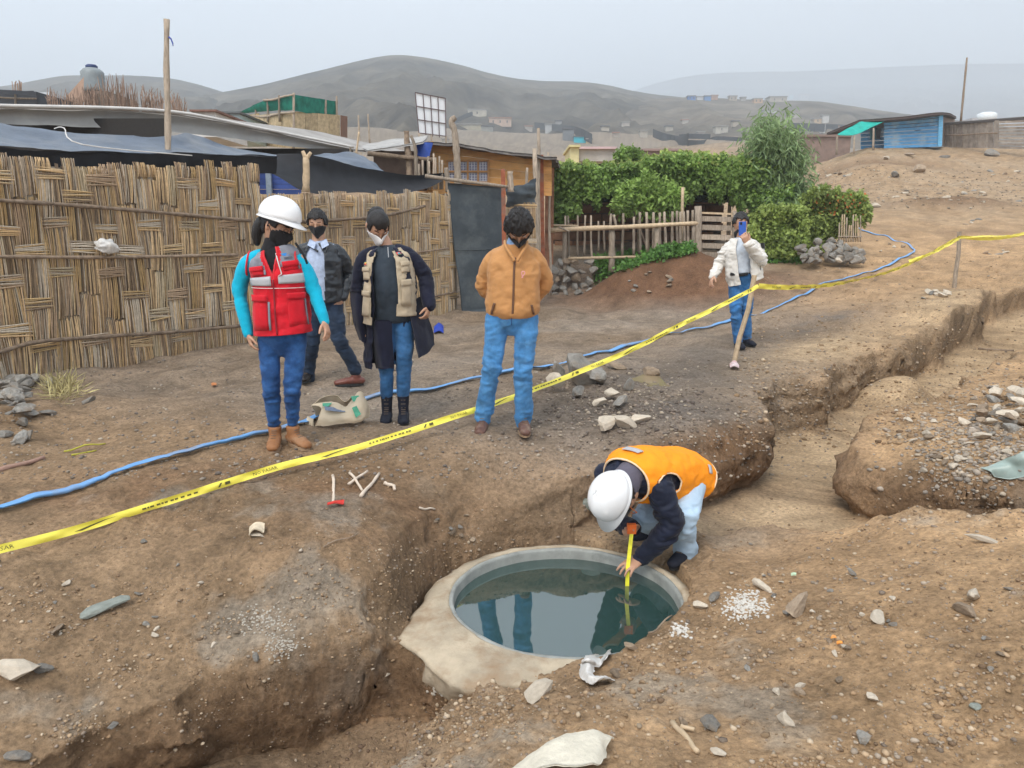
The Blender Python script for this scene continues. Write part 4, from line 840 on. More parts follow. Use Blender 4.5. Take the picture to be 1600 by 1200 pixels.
# ---------------------------------------------------------------- foliage
def leaf_mat(name, c, var=.35):
    m = mat(name, c, .55, .35, var, 3, vcol='tint'); n = m.node_tree; b = n.nodes['Principled BSDF']
    out = [x for x in n.nodes if x.type == 'OUTPUT_MATERIAL'][0]; tr = n.nodes.new('ShaderNodeBsdfTranslucent'); ms = n.nodes.new('ShaderNodeMixShader'); ms.inputs[0].default_value = .4
    src = b.inputs['Base Color'].links[0].from_socket; n.links.new(src, tr.inputs['Color']); n.links.new(b.outputs[0], ms.inputs[1]); n.links.new(tr.outputs[0], ms.inputs[2]); n.links.new(ms.outputs[0], out.inputs['Surface'])
    return m
def leaf_cloud(name, P, size, m, parent, aspect=.6, droop=0., seed=0, up=.4, tint=None, outn=None):
    """many small folded leaves at points P"""
    r = np.random.RandomState(seed); n = len(P); P = np.asarray(P, float)
    d = r.normal(size=(n, 3)); d[:, 2] = d[:, 2]*(1-droop)-droop*2.0
    if outn is not None: d += outn*.8
    d /= np.linalg.norm(d, axis=1)[:, None]+1e-9
    s = np.cross(d, r.normal(size=(n, 3))+np.array([0, -.2, up])); s /= np.linalg.norm(s, axis=1)[:, None]+1e-9
    L_ = size*r.uniform(.6, 1.35, n)[:, None]; w_ = L_*aspect*.5; nn_ = np.cross(d, s)
    a = P; b_ = P+d*L_*.5+s*w_-nn_*L_*.05; c_ = P+d*L_; e = P+d*L_*.5-s*w_-nn_*L_*.05
    v = np.stack([a, b_, c_, e], 1).reshape(-1, 3); f = np.arange(4*n).reshape(n, 4)
    me = mesh_np(name, v, f)
    t = r.uniform(.65, 1.35, n)[:, None]*np.array([[1, 1, 1]]) if tint is None else tint
    t = t*(1+.35*fbm(P*1.8, 3, seed)[:, None])
    add_color(me, 'tint', np.repeat(np.clip(t, .1, 3), 4, 0)); return stuff(link(name, me, m, parent))
L_VINE = leaf_mat('vine_leaf', (.22, .33, .085)); L_BRIGHT = leaf_mat('bright_leaf', (.29, .42, .11)); L_EUC = leaf_mat('eucalyptus_leaf', (.26, .36, .17)); L_HEDGE = leaf_mat('hedge_leaf', (.29, .37, .10))
M_TRUNK = mat('tree_bark', (.20, .15, .11), .9, .2, .3, 10, bump=.6, bscale=25)
r_ = np.random.RandomState(5)
def env_pts(n, x0, x1, topf, botf, Y, dep, seed, thick=.3):
    """points of a hanging curtain: x in pixels, top and bottom y in pixels, at distance Y"""
    r = np.random.RandomState(seed); px = r.uniform(x0, x1, n); t = r.uniform(0, 1, n); yt = topf(px); yb = botf(px); py = yt+(yb-yt)*t
    yy = Y+r.normal(size=n)*thick*.4+np.abs(r.normal(size=n))*dep*.3+fbm(np.stack([px*.03, py*.04, px*0], 1), 3, seed)*.28
    cx = (px-800)/FPX; c_y = (600-py)/FPX; dy = math.cos(PITCH)+c_y*math.sin(PITCH); dz = -math.sin(PITCH)+c_y*math.cos(PITCH)
    return np.stack([cx/dy*yy, yy, 1.43+dz/dy*yy], 1)
# the vine-covered pergola
vt = lambda p: np.interp(p, [858, 865, 900, 960, 1000, 1020, 1060, 1100, 1140, 1180, 1215, 1240], [272, 256, 257, 258, 253, 243, 239, 242, 246, 246, 255, 285])+2.5*np.sin(p*.21)+2*np.sin(p*.47+1)
vb = lambda p: np.interp(p, [858, 870, 900, 940, 980, 1010, 1050, 1075, 1100, 1140, 1180, 1220, 1240], [322, 330, 322, 310, 306, 308, 305, 300, 300, 312, 335, 350, 340])+9*np.sin(p*.17)+7*np.sin(p*.39+2)
pg = thing('pergola_vine', 'wide pergola smothered in dark green climbing vine behind the picket fence', 'vine', tuple(Py(1030, 345, 18)))
P1 = env_pts(26000, 858, 1240, vt, vb, 17.4, .5, 3)
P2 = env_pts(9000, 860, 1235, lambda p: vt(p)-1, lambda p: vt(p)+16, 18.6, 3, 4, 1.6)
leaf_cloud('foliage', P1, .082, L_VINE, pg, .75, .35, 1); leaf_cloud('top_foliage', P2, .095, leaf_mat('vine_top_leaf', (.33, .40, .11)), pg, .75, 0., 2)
leaf_cloud('side_foliage', env_pts(3500, 862, 905, lambda p: p*0+318, lambda p: p*0+355-.5*(p-862), 17.3, .4, 13), .09, L_VINE, pg, .75, .35, 3)
shade = MB(); px_box(shade, 866, 1225, 256, 312, 18.3, 2.0); shade.build('inner_shade', mat('foliage_shade', (.02, .03, .012), .95, .1, .4, 6, bump=1, bscale=8, bdist=.1), pg)  # near-black box standing in for the shade inside the vine
for i, xx in enumerate((884, 1000, 1066, 1140)): 
    p = Py(xx, 330, 17.9); stick('post', Vector((p.x, p.y, .6)), p+Vector((0, 0, .4)), .05, M_POLE, pg, .01, 6, 5, i)
bk = thing('garden_wall', 'dark brick back wall in the shade under the vine pergola', 'wall', tuple(Py(1000, 390, 20.2)))
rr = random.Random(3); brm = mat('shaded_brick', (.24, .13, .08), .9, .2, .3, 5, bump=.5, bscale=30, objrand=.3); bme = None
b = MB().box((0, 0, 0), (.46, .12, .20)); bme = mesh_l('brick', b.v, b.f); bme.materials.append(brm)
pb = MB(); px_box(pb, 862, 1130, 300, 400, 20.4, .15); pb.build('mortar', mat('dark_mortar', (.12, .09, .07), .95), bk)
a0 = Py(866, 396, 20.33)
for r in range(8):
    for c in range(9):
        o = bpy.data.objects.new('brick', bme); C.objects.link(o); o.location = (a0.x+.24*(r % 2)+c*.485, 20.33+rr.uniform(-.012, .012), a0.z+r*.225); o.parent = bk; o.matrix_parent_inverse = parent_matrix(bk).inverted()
# leafy shrub, small top bush, ivy hedge, flowering hedge
sh = thing('shrub', 'bright green broad-leaved shrub leaning over the middle of the picket fence', 'shrub', tuple(Py(1020, 395, 16.9)))
r = np.random.RandomState(8); pts = []; on = []
for cx_, cy__, rad in ((985, 300, .28), (1012, 288, .26), (1035, 300, .30), (1052, 310, .26), (1000, 318, .30), (1028, 322, .30), (972, 322, .24), (1050, 328, .2), (1015, 305, .25)):
    c_ = np.array(Py(cx_, cy__, 16.9)); q = r.normal(size=(330, 3)); q /= np.linalg.norm(q, axis=1)[:, None]; pts.append(c_+q*rad*r.uniform(.4, 1.1, (330, 1))); on.append(q)
leaf_cloud('foliage', np.concatenate(pts), .12, L_BRIGHT, sh, .42, 0, 4, outn=np.concatenate(on))
for i, (a, b_) in enumerate((((1015, 400), (1012, 300)), ((1015, 395), (985, 310)), ((1018, 395), (1045, 310)))): stick('stem', Py(*a, 16.9), Py(*b_, 16.9), .02, M_TRUNK, sh, .03, 5, 5, i)
tb = thing('bush', 'small round bush showing above the vine pergola roof', 'bush', tuple(Py(982, 245, 21)))
q = r.normal(size=(1500, 3)); q /= np.linalg.norm(q, axis=1)[:, None]; leaf_cloud('foliage', np.array(Py(982, 243, 20.5))+q*np.array([.38, .3, .22])*r.uniform(.3, 1.1, (1500, 1)), .09, L_VINE, tb, .7, 0, 5)
stick('stem', Py(982, 258, 20.5), Py(982, 240, 20.5), .02, M_TRUNK, tb)
iv = thing('hedge', 'low mound of trailing ivy right of the wooden gate', 'hedge', tuple(Py(1205, 400, 16.9)))
leaf_cloud('foliage', env_pts(9500, 1172, 1262, lambda p: np.interp(p, [1172, 1190, 1215, 1262], [336, 322, 318, 322])+3*np.sin(p*.4), lambda p: np.interp(p, [1172, 1200, 1230, 1262], [385, 400, 405, 392]), 16.7, .5, 23), .08, L_HEDGE, iv, .7, .4, 6)
m_ = MB(); px_box(m_, 1182, 1255, 332, 396, 17.25, .6); m_.build('inner_shade', MATS['foliage_shade'], iv)  # dark box again in place of the shade within the ivy
fh = thing('hedge', 'hedge with scattered orange red flowers at the right end of the garden', 'hedge', tuple(Py(1310, 385, 17.2)))
leaf_cloud('foliage', env_pts(11500, 1245, 1360, lambda p: np.interp(p, [1245, 1262, 1290, 1320, 1345, 1360], [318, 296, 290, 300, 300, 318])+5*np.sin(p*.33), lambda p: np.interp(p, [1245, 1290, 1310, 1345, 1360], [388, 385, 368, 350, 338])+6*np.sin(p*.5), 17.1, .5, 33), .085, L_HEDGE, fh, .5, .3, 7)
leaf_cloud('flowers', env_pts(90, 1270, 1358, lambda p: p*0+302, lambda p: p*0+336, 16.85, .1, 43), .05, leaf_mat('orange_flower', (.50, .16, .05)), fh, .9, 0, 8)
m_ = MB(); px_box(m_, 1256, 1345, 305, 372, 17.6, .6); m_.build('inner_shade', MATS['foliage_shade'], fh)  # shade behind the hedge leaves, put in as a dark box
tt = thing('slat_fence', 'short bleached slat fence under the flowering hedge', 'fence', tuple(Py(1330, 378, 16.9)))
for i in range(10): stick('slat', Py(1311+i*3.7, 378, 16.9), Py(1312+i*3.6+rr.uniform(-1, 1), 340+rr.uniform(-6, 12), 16.9), .018, M_PALE if i % 3 else M_WOOD, tt, .01, 5, 4, i)
stick('rail', Py(1309, 370, 16.86), Py(1347, 370, 16.86), .014, M_WOOD, tt)
# eucalyptus
eu = thing('eucalyptus_tree', 'tall feathery eucalyptus rising above the vine at the garden corner', 'tree', tuple(Py(1208, 400, 17.6)))
base = Py(1208, 392, 17.6); tips = [(1188, 196), (1206, 184), (1226, 200), (1244, 214), (1176, 225), (1254, 246), (1236, 232), (1200, 215), (1216, 222), (1178, 262), (1262, 285), (1250, 300), (1190, 290), (1230, 275), (1215, 255), (1172, 300), (1225, 320), (1205, 325)]
fork = Py(1207, 300, 17.6); MB().tube(cat_rom([base, Py(1205, 350, 17.6), fork, Py(1209, 240, 17.6), Py(1208, 200, 17.6)], 5), list(np.linspace(.075, .012, 21)), 8, wob=.1).build('trunk', M_TRUNK, eu, sm=True)
pts = []; r = np.random.RandomState(9)
for i, (tx, ty) in enumerate(tips):
    dY = rr.uniform(-.5, .5); tip = Py(tx, ty, 17.6+dY); st = base.lerp(Py(1208, 205, 17.6), min(.95, max(.3, (392-ty)/190*.75)))
    MB().tube(cat_rom([st, st.lerp(tip, .5)+Vector((0, 0, .12)), tip], 4), list(np.linspace(.025, .006, 9)), 5).build('branch', M_TRUNK, eu, sm=True)
    for k in range(620):
        t = r.uniform(.25, 1.02)**.7; q = st.lerp(tip, t); rad = .13+.11*t; pts.append(np.array(q)+r.normal(size=3)*np.array([rad, rad, rad*1.1])*.75+np.array([0, 0, -.05]))
leaf_cloud('crown', np.array(pts), .19, L_EUC, eu, .17, .55, 9)
# ground cover
gc_ = []; r = np.random.RandomState(12)
for k in range(5200):
    px = r.uniform(928, 1085); lo = np.interp(px, [928, 960, 1010, 1085], [442, 425, 408, 392]); hi = np.interp(px, [928, 960, 1010, 1085], [405, 400, 393, 388]); p = gp(px, r.uniform(hi, lo+3)); gc_.append((p.x, p.y+r.normal()*.08, p.z+abs(r.normal())*.06))
tag(leaf_cloud('ground_cover', np.array(gc_), .07, leaf_mat('cover_leaf', (.13, .27, .06)), None, .8, -.2, 10), 'low bright green ground cover spilling under the picket fence', 'ground cover')
gc_ = []
for k in range(1500): p = gp(r.uniform(1195, 1262), r.uniform(396, 412)); gc_.append((p.x, p.y, p.z+abs(r.normal())*.05))
tag(leaf_cloud('ground_cover', np.array(gc_), .07, MATS['cover_leaf'], None, .8, -.2, 11), 'green weeds at the foot of the ivy hedge', 'weeds')

# ---------------------------------------------------------------- picket fence, gate, dry-stone edge, stone heap
pf = thing('picket_fence', 'rough picket fence of split sticks and round rails round the garden', 'fence', tuple(Py(960, 405, 16.3)))
FY = 16.3
def z8(X, Y): return 850+X*.331, 160+Y*.331
for i, (X, a, b_) in enumerate(((100,535,740),(122,535,790),(158,533,728),(193,533,722),(228,533,790),(257,560,700),(285,560,700),(313,525,740),(335,530,600),(368,523,730),(425,540,720),(455,518,712),(487,518,708),(515,518,702),(548,520,700),(575,516,700),(603,514,700),(632,512,698),(683,510,700),(702,508,700),(665,515,700),(645,516,700))):
    x_, y0 = z8(X, a); _, y1 = z8(X, b_); stick('picket', Py(x_+rr.uniform(-1, 1)+(4 if X == 335 else 0), y1, FY), Py(x_+rr.uniform(-2.5, 2.5), y0, FY), .026 if X < 300 else .033, M_WOOD, pf, .012, 5, 5, i)
stick('picket', Py(*z8(655, 400), FY+.3), Py(*z8(645, 700), FY+.3), .035, M_PALE, pf, .01, 6, 5, 77)
for i, (X, a, b_, r0) in enumerate(((98,600,915,.055),(320,590,800,.075),(533,590,740,.065))): x_, y0 = z8(X, a); _, y1 = z8(X, b_); stick('post', Py(x_, y1, FY-.1), Py(x_, y0, FY-.1), r0, M_WOOD, pf, .006, 8, 5, i+40)
stick('rail', Py(857, 360, FY-.18), Py(1092, 349, FY-.18), .052, M_PALE, pf, .006, 8, 12, 3); stick('rail', Py(856, 352, FY-.05), Py(904, 353, FY-.05), .026, M_PALE, pf, .004, 7, 5, 4); stick('rail', Py(888, 404, FY-.18), Py(1022, 401, FY-.16), .032, M_PALE, pf, .008, 7, 8, 5)
stick('binding', Py(874, 355, FY-.22), Py(890, 362, FY-.24), .02, M_WOOD, pf)
gt_ = thing('wooden_gate', 'closed wooden gate of horizontal boards between fence and ivy', 'gate', tuple(Py(1118, 405, 16.2)))
plank_wall(gt_, 'g', 1096, 1146, 331, 333, 334, 336, 16.2, 16.2, 1, M_PALE, True, 0, 'slat', 1)
for i, (a, b_) in enumerate(((337, 346), (351, 359), (366, 374), (379, 388), (394, 401))): 
    bb_ = MB().bar(Py(1094, (a+b_)/2, 16.2), Py(1146, (a+b_)/2+1.5, 16.2), .105, .03, up=(0, 1, 0), col=(1, 1, 1)); bb_.build('board', M_WOOD, gt_)
for x_, y0, y1, r0 in ((1091, 322, 408, .085), (1084, 352, 404, .05), (1148, 330, 402, .06)): stick('post', Py(x_, y1, 16.15), Py(x_, y0, 16.15), r0, M_WOOD, gt_, .005, 8, 4, x_)
ROCKS = [rock_mesh(i, 1, rnd.uniform(.7, 1), rnd.uniform(.5, .8), 2) for i in range(14)]
for m_ in ROCKS: m_.materials.append(M_STONE)
ROCKB = [m_.copy() for m_ in ROCKS]
for m_ in ROCKB: m_.materials.clear(); m_.materials.append(M_STONEB)
ROCKW = [m_.copy() for m_ in ROCKS]
for m_ in ROCKW: m_.materials.clear(); m_.materials.append(M_STONEW)
def rock(loc, size, kind=ROCKS, parent=None, name='stone', sc=(1, 1, 1), i=None, rot=None):
    o = bpy.data.objects.new(name, kind[rnd.randrange(len(kind)) if i is None else i]); C.objects.link(o); o.location = loc; o.scale = (size*sc[0], size*sc[1], size*sc[2])
    o.rotation_euler = rot or (rnd.uniform(-.4, .4), rnd.uniform(-.4, .4), rnd.uniform(0, 6.28))
    if parent is not None: o.parent = parent; o.matrix_parent_inverse = parent_matrix(parent).inverted()
    return o
rwl = thing('stone_wall', 'low dry-stone retaining wall of dark boulders under the fence corner', 'wall', tuple(Py(900, 455, 16.1)))
for j in range(4):
    for k in range(5):
        px = 866+k*15+rnd.uniform(-4, 4)+7*(j % 2); py = 450-j*13.5+rnd.uniform(-3, 3)
        if px > 932-(3-j)*2: continue
        rock(Py(px, py, 16.15), rnd.uniform(.24, .34), ROCKS if rnd.random() < .65 else ROCKB, rwl, sc=(1.1, .8, .95))
for i, (px, py, s_) in enumerate(((868, 462, .26), (884, 458, .2), (905, 459, .34), (920, 455, .22), (866, 450, .22))): tag(rock(Py(px, py, 15.7), s_, ROCKS), 'loose grey stone lying at the foot of the dark boulder wall', 'stone', 'loose stones before the garden wall')
hpx = []
for i in range(58):
    t = rnd.random(); px = 1250+t*98; lv = rnd.random()**1.4; top = np.interp(px, [1248, 1262, 1300, 1330, 1348], [22, 30, 32, 24, 10]); py = 404-lv*top
    Y = 16.1+(404-py)*.012+rnd.uniform(-.1, .1); tag(rock(Py(px, py, Y)-Vector((0, 0, .04)), rnd.uniform(.20, .36), ROCKS), 'grey stone of the heap piled in front of the flowering hedge', 'stone', 'grey stones heaped before the hedge')
tag(rock(Py(1312, 407, 15.6), .3, ROCKW, sc=(1.2, .8, .3)), 'flat pale slab on the dirt before the grey stone heap', 'stone')

# ---------------------------------------------------------------- blue house on the slope
M_BLUE = mat('blue_painted_board', (.09, .30, .56), .7, .3, .22, 6, bump=.3, bscale=20, stretch=(.6, 1, 4), vcol='tint', dirt=(.35, .45, .50), dirtscale=1.2)
bh = thing('blue_house', 'blue boarded house on the slope under the thick cloud', 'house', tuple(Py(1420, 234, 50)))
plank_wall(bh, 'b', 1381, 1469, 186, 178, 232, 229, 50, 49, 9, M_BLUE, True, .02, 'board', 1, .03, .05)
plank_wall(bh, 'b', 1345, 1381, 189, 186, 233, 232, 52, 52, 7, M_BLUE, True, .02, 'board', 2, .03, .05)
plank_wall(bh, 'b', 1469, 1492, 178, 186, 229, 227, 49, 55, 1, mat('brown_side', (.20, .15, .12), .85, vcol='tint'), True, .0, 'side_panel', 2, .0, .05)
b = MB().bar(Py(1468, 229, 48.95), Py(1470, 177, 48.95), .25, .1, up=(0, 1, 0), col=(1.6, 1.4, 1.2)); b.build('corner_board', MATS['blue_painted_board'], bh)
w_ = MB(); px_box(w_, 1362, 1377, 200, 217, 51.9, .1); wdw = w_.build('window', mat('dark_glass', (.01, .015, .02), .2, .6), bh); w_ = MB(); w_.bar(Py(1364, 217, 51.8), Py(1364, 199, 51.8), .35, .08, up=(0, 1, 0)); w_.build('shutter', mat('teal_shutter', (.02, .18, .22), .6), wdw)
rf = pyl([(1343, 187, 50), (1400, 183, 49), (1472, 175, 48.4), (1494, 182, 54)]); sheet('roof', [rf, [p+Vector((0, 5, -.2)) for p in rf]], mat('dark_brown_roof', (.07, .05, .045), .9), bh, 6, 3, .03, 1, .14)
aw3 = thing('green_awning', 'turquoise green shade net awning on posts beside the blue house', 'awning', tuple(Py(1320, 240, 50)))
sheet('netting', [pyl([(1309, 211, 48), (1330, 199, 48.5), (1347, 190, 50), (1386, 187, 50)]), pyl([(1310, 212, 47.5), (1334, 212, 47.5), (1352, 204, 48.5), (1375, 193, 49)])], mat('turquoise_net', (.01, .38, .31), .7, .2, .2, 3), aw3, 8, 6, .05, .6, .02)
for i, (x_, y0, y1) in enumerate(((1307, 212, 240), (1334, 212, 238), (1364, 200, 233))): stick('post', Py(x_, y1+2, 47.6), Py(x_+1, y0, 47.6), .07, M_WOOD, aw3, .004, 5, 3, i)
rf2 = thing('cane_fence', 'grey cane fence running right from the blue house', 'fence', tuple(Py(1530, 232, 47)))
plank_wall(rf2, 'c', 1474, 1560, 194, 188, 230, 232, 51, 47, 22, mat('grey_cane', (.33, .28, .235), .9, .2, .3, 3, vcol='tint', bump=.3, bscale=12), False, .008, 'cane_panel', 3, .06, .06)
plank_wall(rf2, 'c', 1560, 1680, 188, 182, 232, 236, 47, 44, 9, MATS['grey_cane'], True, .03, 'cane_panel', 4, .05, .06)
rl = cat_rom(pyl([(1472, 194, 50.8), (1500, 192, 49.6), (1540, 189, 47.8), (1610, 184, 45.6), (1680, 181, 43.8)]), 4); MB().tube(rl, .09, 5).build('top_batten', mat('dark_batten', (.08, .07, .065), .9), rf2)
stick('rail', Py(1474, 211, 50.8), Py(1558, 207, 46.9), .05, M_POLE, rf2)
tag(stick('pole', Py(1501, 192, 50), Py(1511, 90, 50), .07, M_POLE, None, .002, 6, 5, 4), 'tall dark thin pole leaning right behind the grey cane fence', 'pole')
c0 = Py(1541, 190, 56); k_ = 56/FPX; v_, f_ = lathe([(0, 0), (13*k_, 0), (13.5*k_, 6*k_), (13*k_, 11*k_), (8*k_, 13*k_), (0, 13.5*k_)], c0); o = link('water_tank', smooth(mesh_l('water_tank', v_, f_)), mat('white_tank', (.70, .74, .76), .5)); tag(o, 'white water tank above the grey cane fence', 'water tank')
b = MB(); px_box(b, 1519, 1533, 184, 192, 56, 2); tag(b.build('hut_roof', mat('pale_grey_hut', (.45, .45, .46), .8)), 'pale grey hut top left of the white tank', 'hut')
for i, (px, py, s_, kd, sc, lb) in enumerate(((1436, 263, .85, ROCKB, (1.1, .8, 1), 'brown cube-like boulder standing on the slope below the blue house'), (1399, 271, .75, ROCKS, (1.3, .8, .7), 'flatter grey brown boulder left of the cube-like boulder'), (1548, 238, 1.1, ROCKS, (1.2, .8, .9), 'grey boulder at the foot of the cane fence'), (1475, 241, .5, ROCKS, (1.4, .8, .6), 'small grey boulder below the blue house corner'), (1385, 243, .6, ROCKW, (1, .6, .8), 'pale stone below the green awning side of the blue house'), (1420, 238, .7, ROCKB, (1.6, .6, .4), 'flat boulder right under the blue house wall'), (1366, 318, .5, ROCKW, (1.2, .8, .6), 'pale stone by the track right of the flowering hedge'))):
    p = gp(px, py+6); tag(rock(p+Vector((0, 0, s_*.15)), s_, kd, sc=sc, rot=(0, 0, i)), lb, 'boulder')
for i in range(40):
    c = ((1310, 275, 40, 14), (1400, 300, 40, 12), (1560, 295, 60, 16), (1480, 300, 60, 10), (1575, 270, 40, 8), (1510, 348, 24, 4), (1560, 395, 40, 6), (1220, 0, 0, 0))[i % 7]
    p = gp(c[0]+rnd.gauss(0, c[2]*.5), c[1]+rnd.gauss(0, c[3]*.5)); s_ = rnd.uniform(.012, .022)*max(6, p.y)*.55; tag(rock(p, s_, (ROCKS, ROCKW, ROCKB)[i % 3], sc=(1.2, 1, .6)), 'small stone strewn over the bare slope below the blue house', 'stone', 'stones strewn over the far slope')
tag(stick('timber', gp(1190, 236)+Vector((0, 0, .2)), gp(1190, 236)+Vector((.1, 0, .9)), .05, M_WOOD), 'short stake on the slope behind the eucalyptus', 'stake')

# ---------------------------------------------------------------- settlement on the hills
def tiny_house(x0, x1, y0, y1, c, lb, Y=None, roof=None, win=0):
    Y = far_hit((x0+x1)/2, y1).y-1.0
    root = thing('far_house', lb, 'house', tuple(Py((x0+x1)/2, y1, Y)), 'small houses of the far settlement')
    b = MB(); px_box(b, x0, x1, y0+1, y1+3, Y, (x1-x0)/FPX*Y*.8); key = 'far_wall_%d_%d_%d' % tuple(int(q*100) for q in c); b.build('wall', mat(key, c, .85, .2, .15, .8), root)
    b = MB(); px_box(b, x0-.8, x1+.8, y0, y0+1.4, Y-.3, (x1-x0)/FPX*Y*.8+.6); b.build('roof', mat('far_roof%d' % (roof or 0), ((.30, .28, .26), (.10, .10, .11), (.35, .18, .12))[roof or 0], .85), root)
    for k in range(win):
        b = MB(); xx = x0+(x1-x0)*(k+.6)/(win+.2); px_box(b, xx-.9, xx+.9, y0+(y1-y0)*.4, y0+(y1-y0)*.75, Y-.06, .05); b.build('window', mat('far_window', (.05, .05, .06), .5), root)
Yr_ = 395
for x0, x1, y0, y1, c, lb, rf_ in ((1075, 1087, 149, 156, (.08, .20, .48), 'tiny blue house at the left end of the hilltop row', 1), (1089, 1099, 150, 156, (.62, .62, .62), 'tiny white house between the two blue ones on the hilltop', 0), (1101, 1111, 149, 157, (.10, .24, .50), 'second tiny blue house of the hilltop row', 1), (1112, 1122, 148, 156, (.40, .25, .18), 'tiny red brown house beside the blue ones on the hilltop', 2),
    (1140, 1152, 149, 157, (.42, .35, .27), 'tiny tan house left of the hilltop row gap', 0), (1158, 1166, 151, 157, (.36, .33, .30), 'tiny grey brown hut in the middle of the hilltop row', 0), (1178, 1192, 153, 161, (.50, .32, .18), 'tiny orange tan house below the hilltop row', 0), (1203, 1230, 150, 159, (.42, .37, .30), 'longest tiny tan house of the hilltop row', 0), (1234, 1240, 147, 154, (.30, .48, .50), 'tiny pale teal hut near the right end of the hilltop', 0), (1251, 1264, 147, 155, (.40, .36, .32), 'last tiny house at the right end of the hilltop row', 2)):
    tiny_house(x0, x1, y0, y1, c, lb, Yr_, rf_, 2 if x1-x0 > 11 else 0)
for x0, x1, y0, y1, c, lb, Y, rf_, wn in ((764, 799, 183, 195, (.50, .36, .27), 'reddish tan boarded hut on the slope above the plywood house', 95, 2, 3), (731, 760, 170, 181, (.46, .42, .34), 'pale hut under a dark curved cover above the plywood house', 105, 0, 1), (712, 752, 193, 203, (.38, .34, .25), 'low olive tan hut behind the crooked post', 85, 0, 0), (752, 770, 196, 205, (.30, .30, .28), 'low grey shed beside the olive tan hut', 85, 1, 0),
    (897, 916, 212, 222, (.02, .42, .52), 'bright turquoise hut on the settlement slope', 80, 1, 0), (880, 897, 200, 219, (.17, .18, .19), 'dark grey netted hut left of the turquoise one', 84, 1, 0), (916, 926, 216, 223, (.50, .40, .22), 'yellowish hut touching the turquoise one', 80, 0, 0), (852, 866, 193, 206, (.45, .45, .44), 'tiny pale hut at the left end of the long dark net', 90, 0, 0),
    (1118, 1138, 196, 206, (.45, .42, .36), 'pale hut up behind the black netting on the slope', 120, 0, 1), (1194, 1214, 170, 176, (.50, .48, .46), 'small whitish hut above the eucalyptus top', 170, 0, 1), (1272, 1284, 184, 192, (.50, .36, .22), 'ochre hut right of the eucalyptus', 120, 0, 1), (1285, 1296, 179, 191, (.55, .53, .50), 'pale hut beside the ochre hut right of the eucalyptus', 120, 0, 0), (1282, 1290, 193, 205, (.72, .72, .72), 'small bright white hut below the pale hut right of the eucalyptus', 110, 0, 0),
    (1000, 1012, 203, 214, (.40, .36, .30), 'small brown hut on the bare ridge behind the vine', 130, 0, 0), (1255, 1272, 196, 206, (.34, .31, .28), 'grey brown hut between eucalyptus and white hut', 115, 1, 0)):
    tiny_house(x0, x1, y0, y1, c, lb, Y, rf_, wn)
for k_, (x0, x1, y0, y1, c) in enumerate(((690, 700, 216, 223, (.40, .36, .30)), (940, 952, 196, 203, (.42, .37, .30)), (958, 968, 206, 213, (.38, .33, .28)), (972, 984, 190, 196, (.45, .40, .34)), (1040, 1052, 196, 203, (.40, .36, .30)), (1066, 1076, 186, 192, (.46, .42, .37)), (1090, 1102, 205, 212, (.36, .32, .28)), (1145, 1156, 188, 195, (.44, .38, .30)), (1300, 1312, 196, 203, (.40, .35, .30)), (1240, 1250, 176, 183, (.42, .38, .33)), (868, 878, 188, 195, (.35, .34, .33)), (820, 832, 196, 203, (.40, .36, .31)))):
    tiny_house(x0, x1, y0, y1, c, ('small tan hut on the hazy slope, '+('low left of the billboard foot', 'upper left of the bare ridge', 'on the bare ridge over the vine', 'highest above the bare ridge', 'just over the black net fences', 'alone high on the slope left of the eucalyptus', 'between the two black net fences', 'close to the left edge of the eucalyptus', 'near the green awning', 'right of the eucalyptus top', 'above the long dark net', 'at the left of the long dark net')[k_]), 1, k_ % 3, 0)
def net_strip(pts, h, Y, lb):
    P = cat_rom([far_hit(x, y) for x, y in pts], 4); h = h*P[0].y/Y; v = []; f = []
    for k, p in enumerate(P): v += [p, p+Vector((0, 0, h)), p+Vector((0, .15, h)), p+Vector((0, .15, 0))]
    for k in range(len(P)-1):
        for j in range(4): f.append((k*4+j, (k+1)*4+j, (k+1)*4+(j+1) % 4, k*4+(j+1) % 4))
    f += [(3, 2, 1, 0), tuple(len(v)-4+q for q in range(4))]
    tag(link('net_fence', mesh_l('net_fence', v, f), mat('far_black_net', (.035, .04, .045), .85)), lb, 'fence')
net_strip([(1020, 214), (1035, 220), (1060, 226), (1075, 229)], 1.1, 115, 'black net fence descending left on the bare slope behind the vine')
net_strip([(1061, 218), (1080, 217), (1110, 218)], .75, 120, 'upper black net fence on the bare slope behind the vine'); net_strip([(1075, 229), (1100, 225), (1120, 219), (1160, 221)], .9, 112, 'black net fence rising right towards the eucalyptus')
net_strip([(835, 201), (870, 205), (900, 213), (925, 225)], .7, 92, 'long dark net draped down the slope above the turquoise hut'); net_strip([(712, 193), (735, 182), (760, 180)], .6, 100, 'dark curved cover over the pale hut'); net_strip([(1230, 204), (1290, 206), (1330, 205)], 1.0, 108, 'dark net fence below the huts right of the eucalyptus')
for i, (x0, x1, y0, y1, c, Y, lb) in enumerate(((905, 962, 229, 238, (.55, .40, .40), 30, 'low pinkish roofed hut seen over the vine pergola'), (891, 905, 226, 246, (.62, .55, .30), 29, 'small cream and yellow hut left of the pinkish roof'), (1005, 1062, 232, 243, (.30, .22, .20), 34, 'rusty brown roofed hut peeping over the vine'), (1240, 1330, 210, 246, (.24, .17, .14), 62, 'brown net-sided hut standing between eucalyptus and green awning'))):
    q = thing('hut', lb, 'hut', tuple(Py((x0+x1)/2, y1, Y))); b = MB(); px_box(b, x0, x1, y0+2, y1+14, Y, 3); b.build('wall', mat('midwall%d' % i, (.45, .42, .38) if i == 0 else c, .85, .2, .2, 2), q); b = MB(); px_box(b, x0-2, x1+2, y0, y0+3.5, Y-.2, 3.4); b.build('roof', mat('midroof%d' % i, c, .8, .2, .15, 2), q)

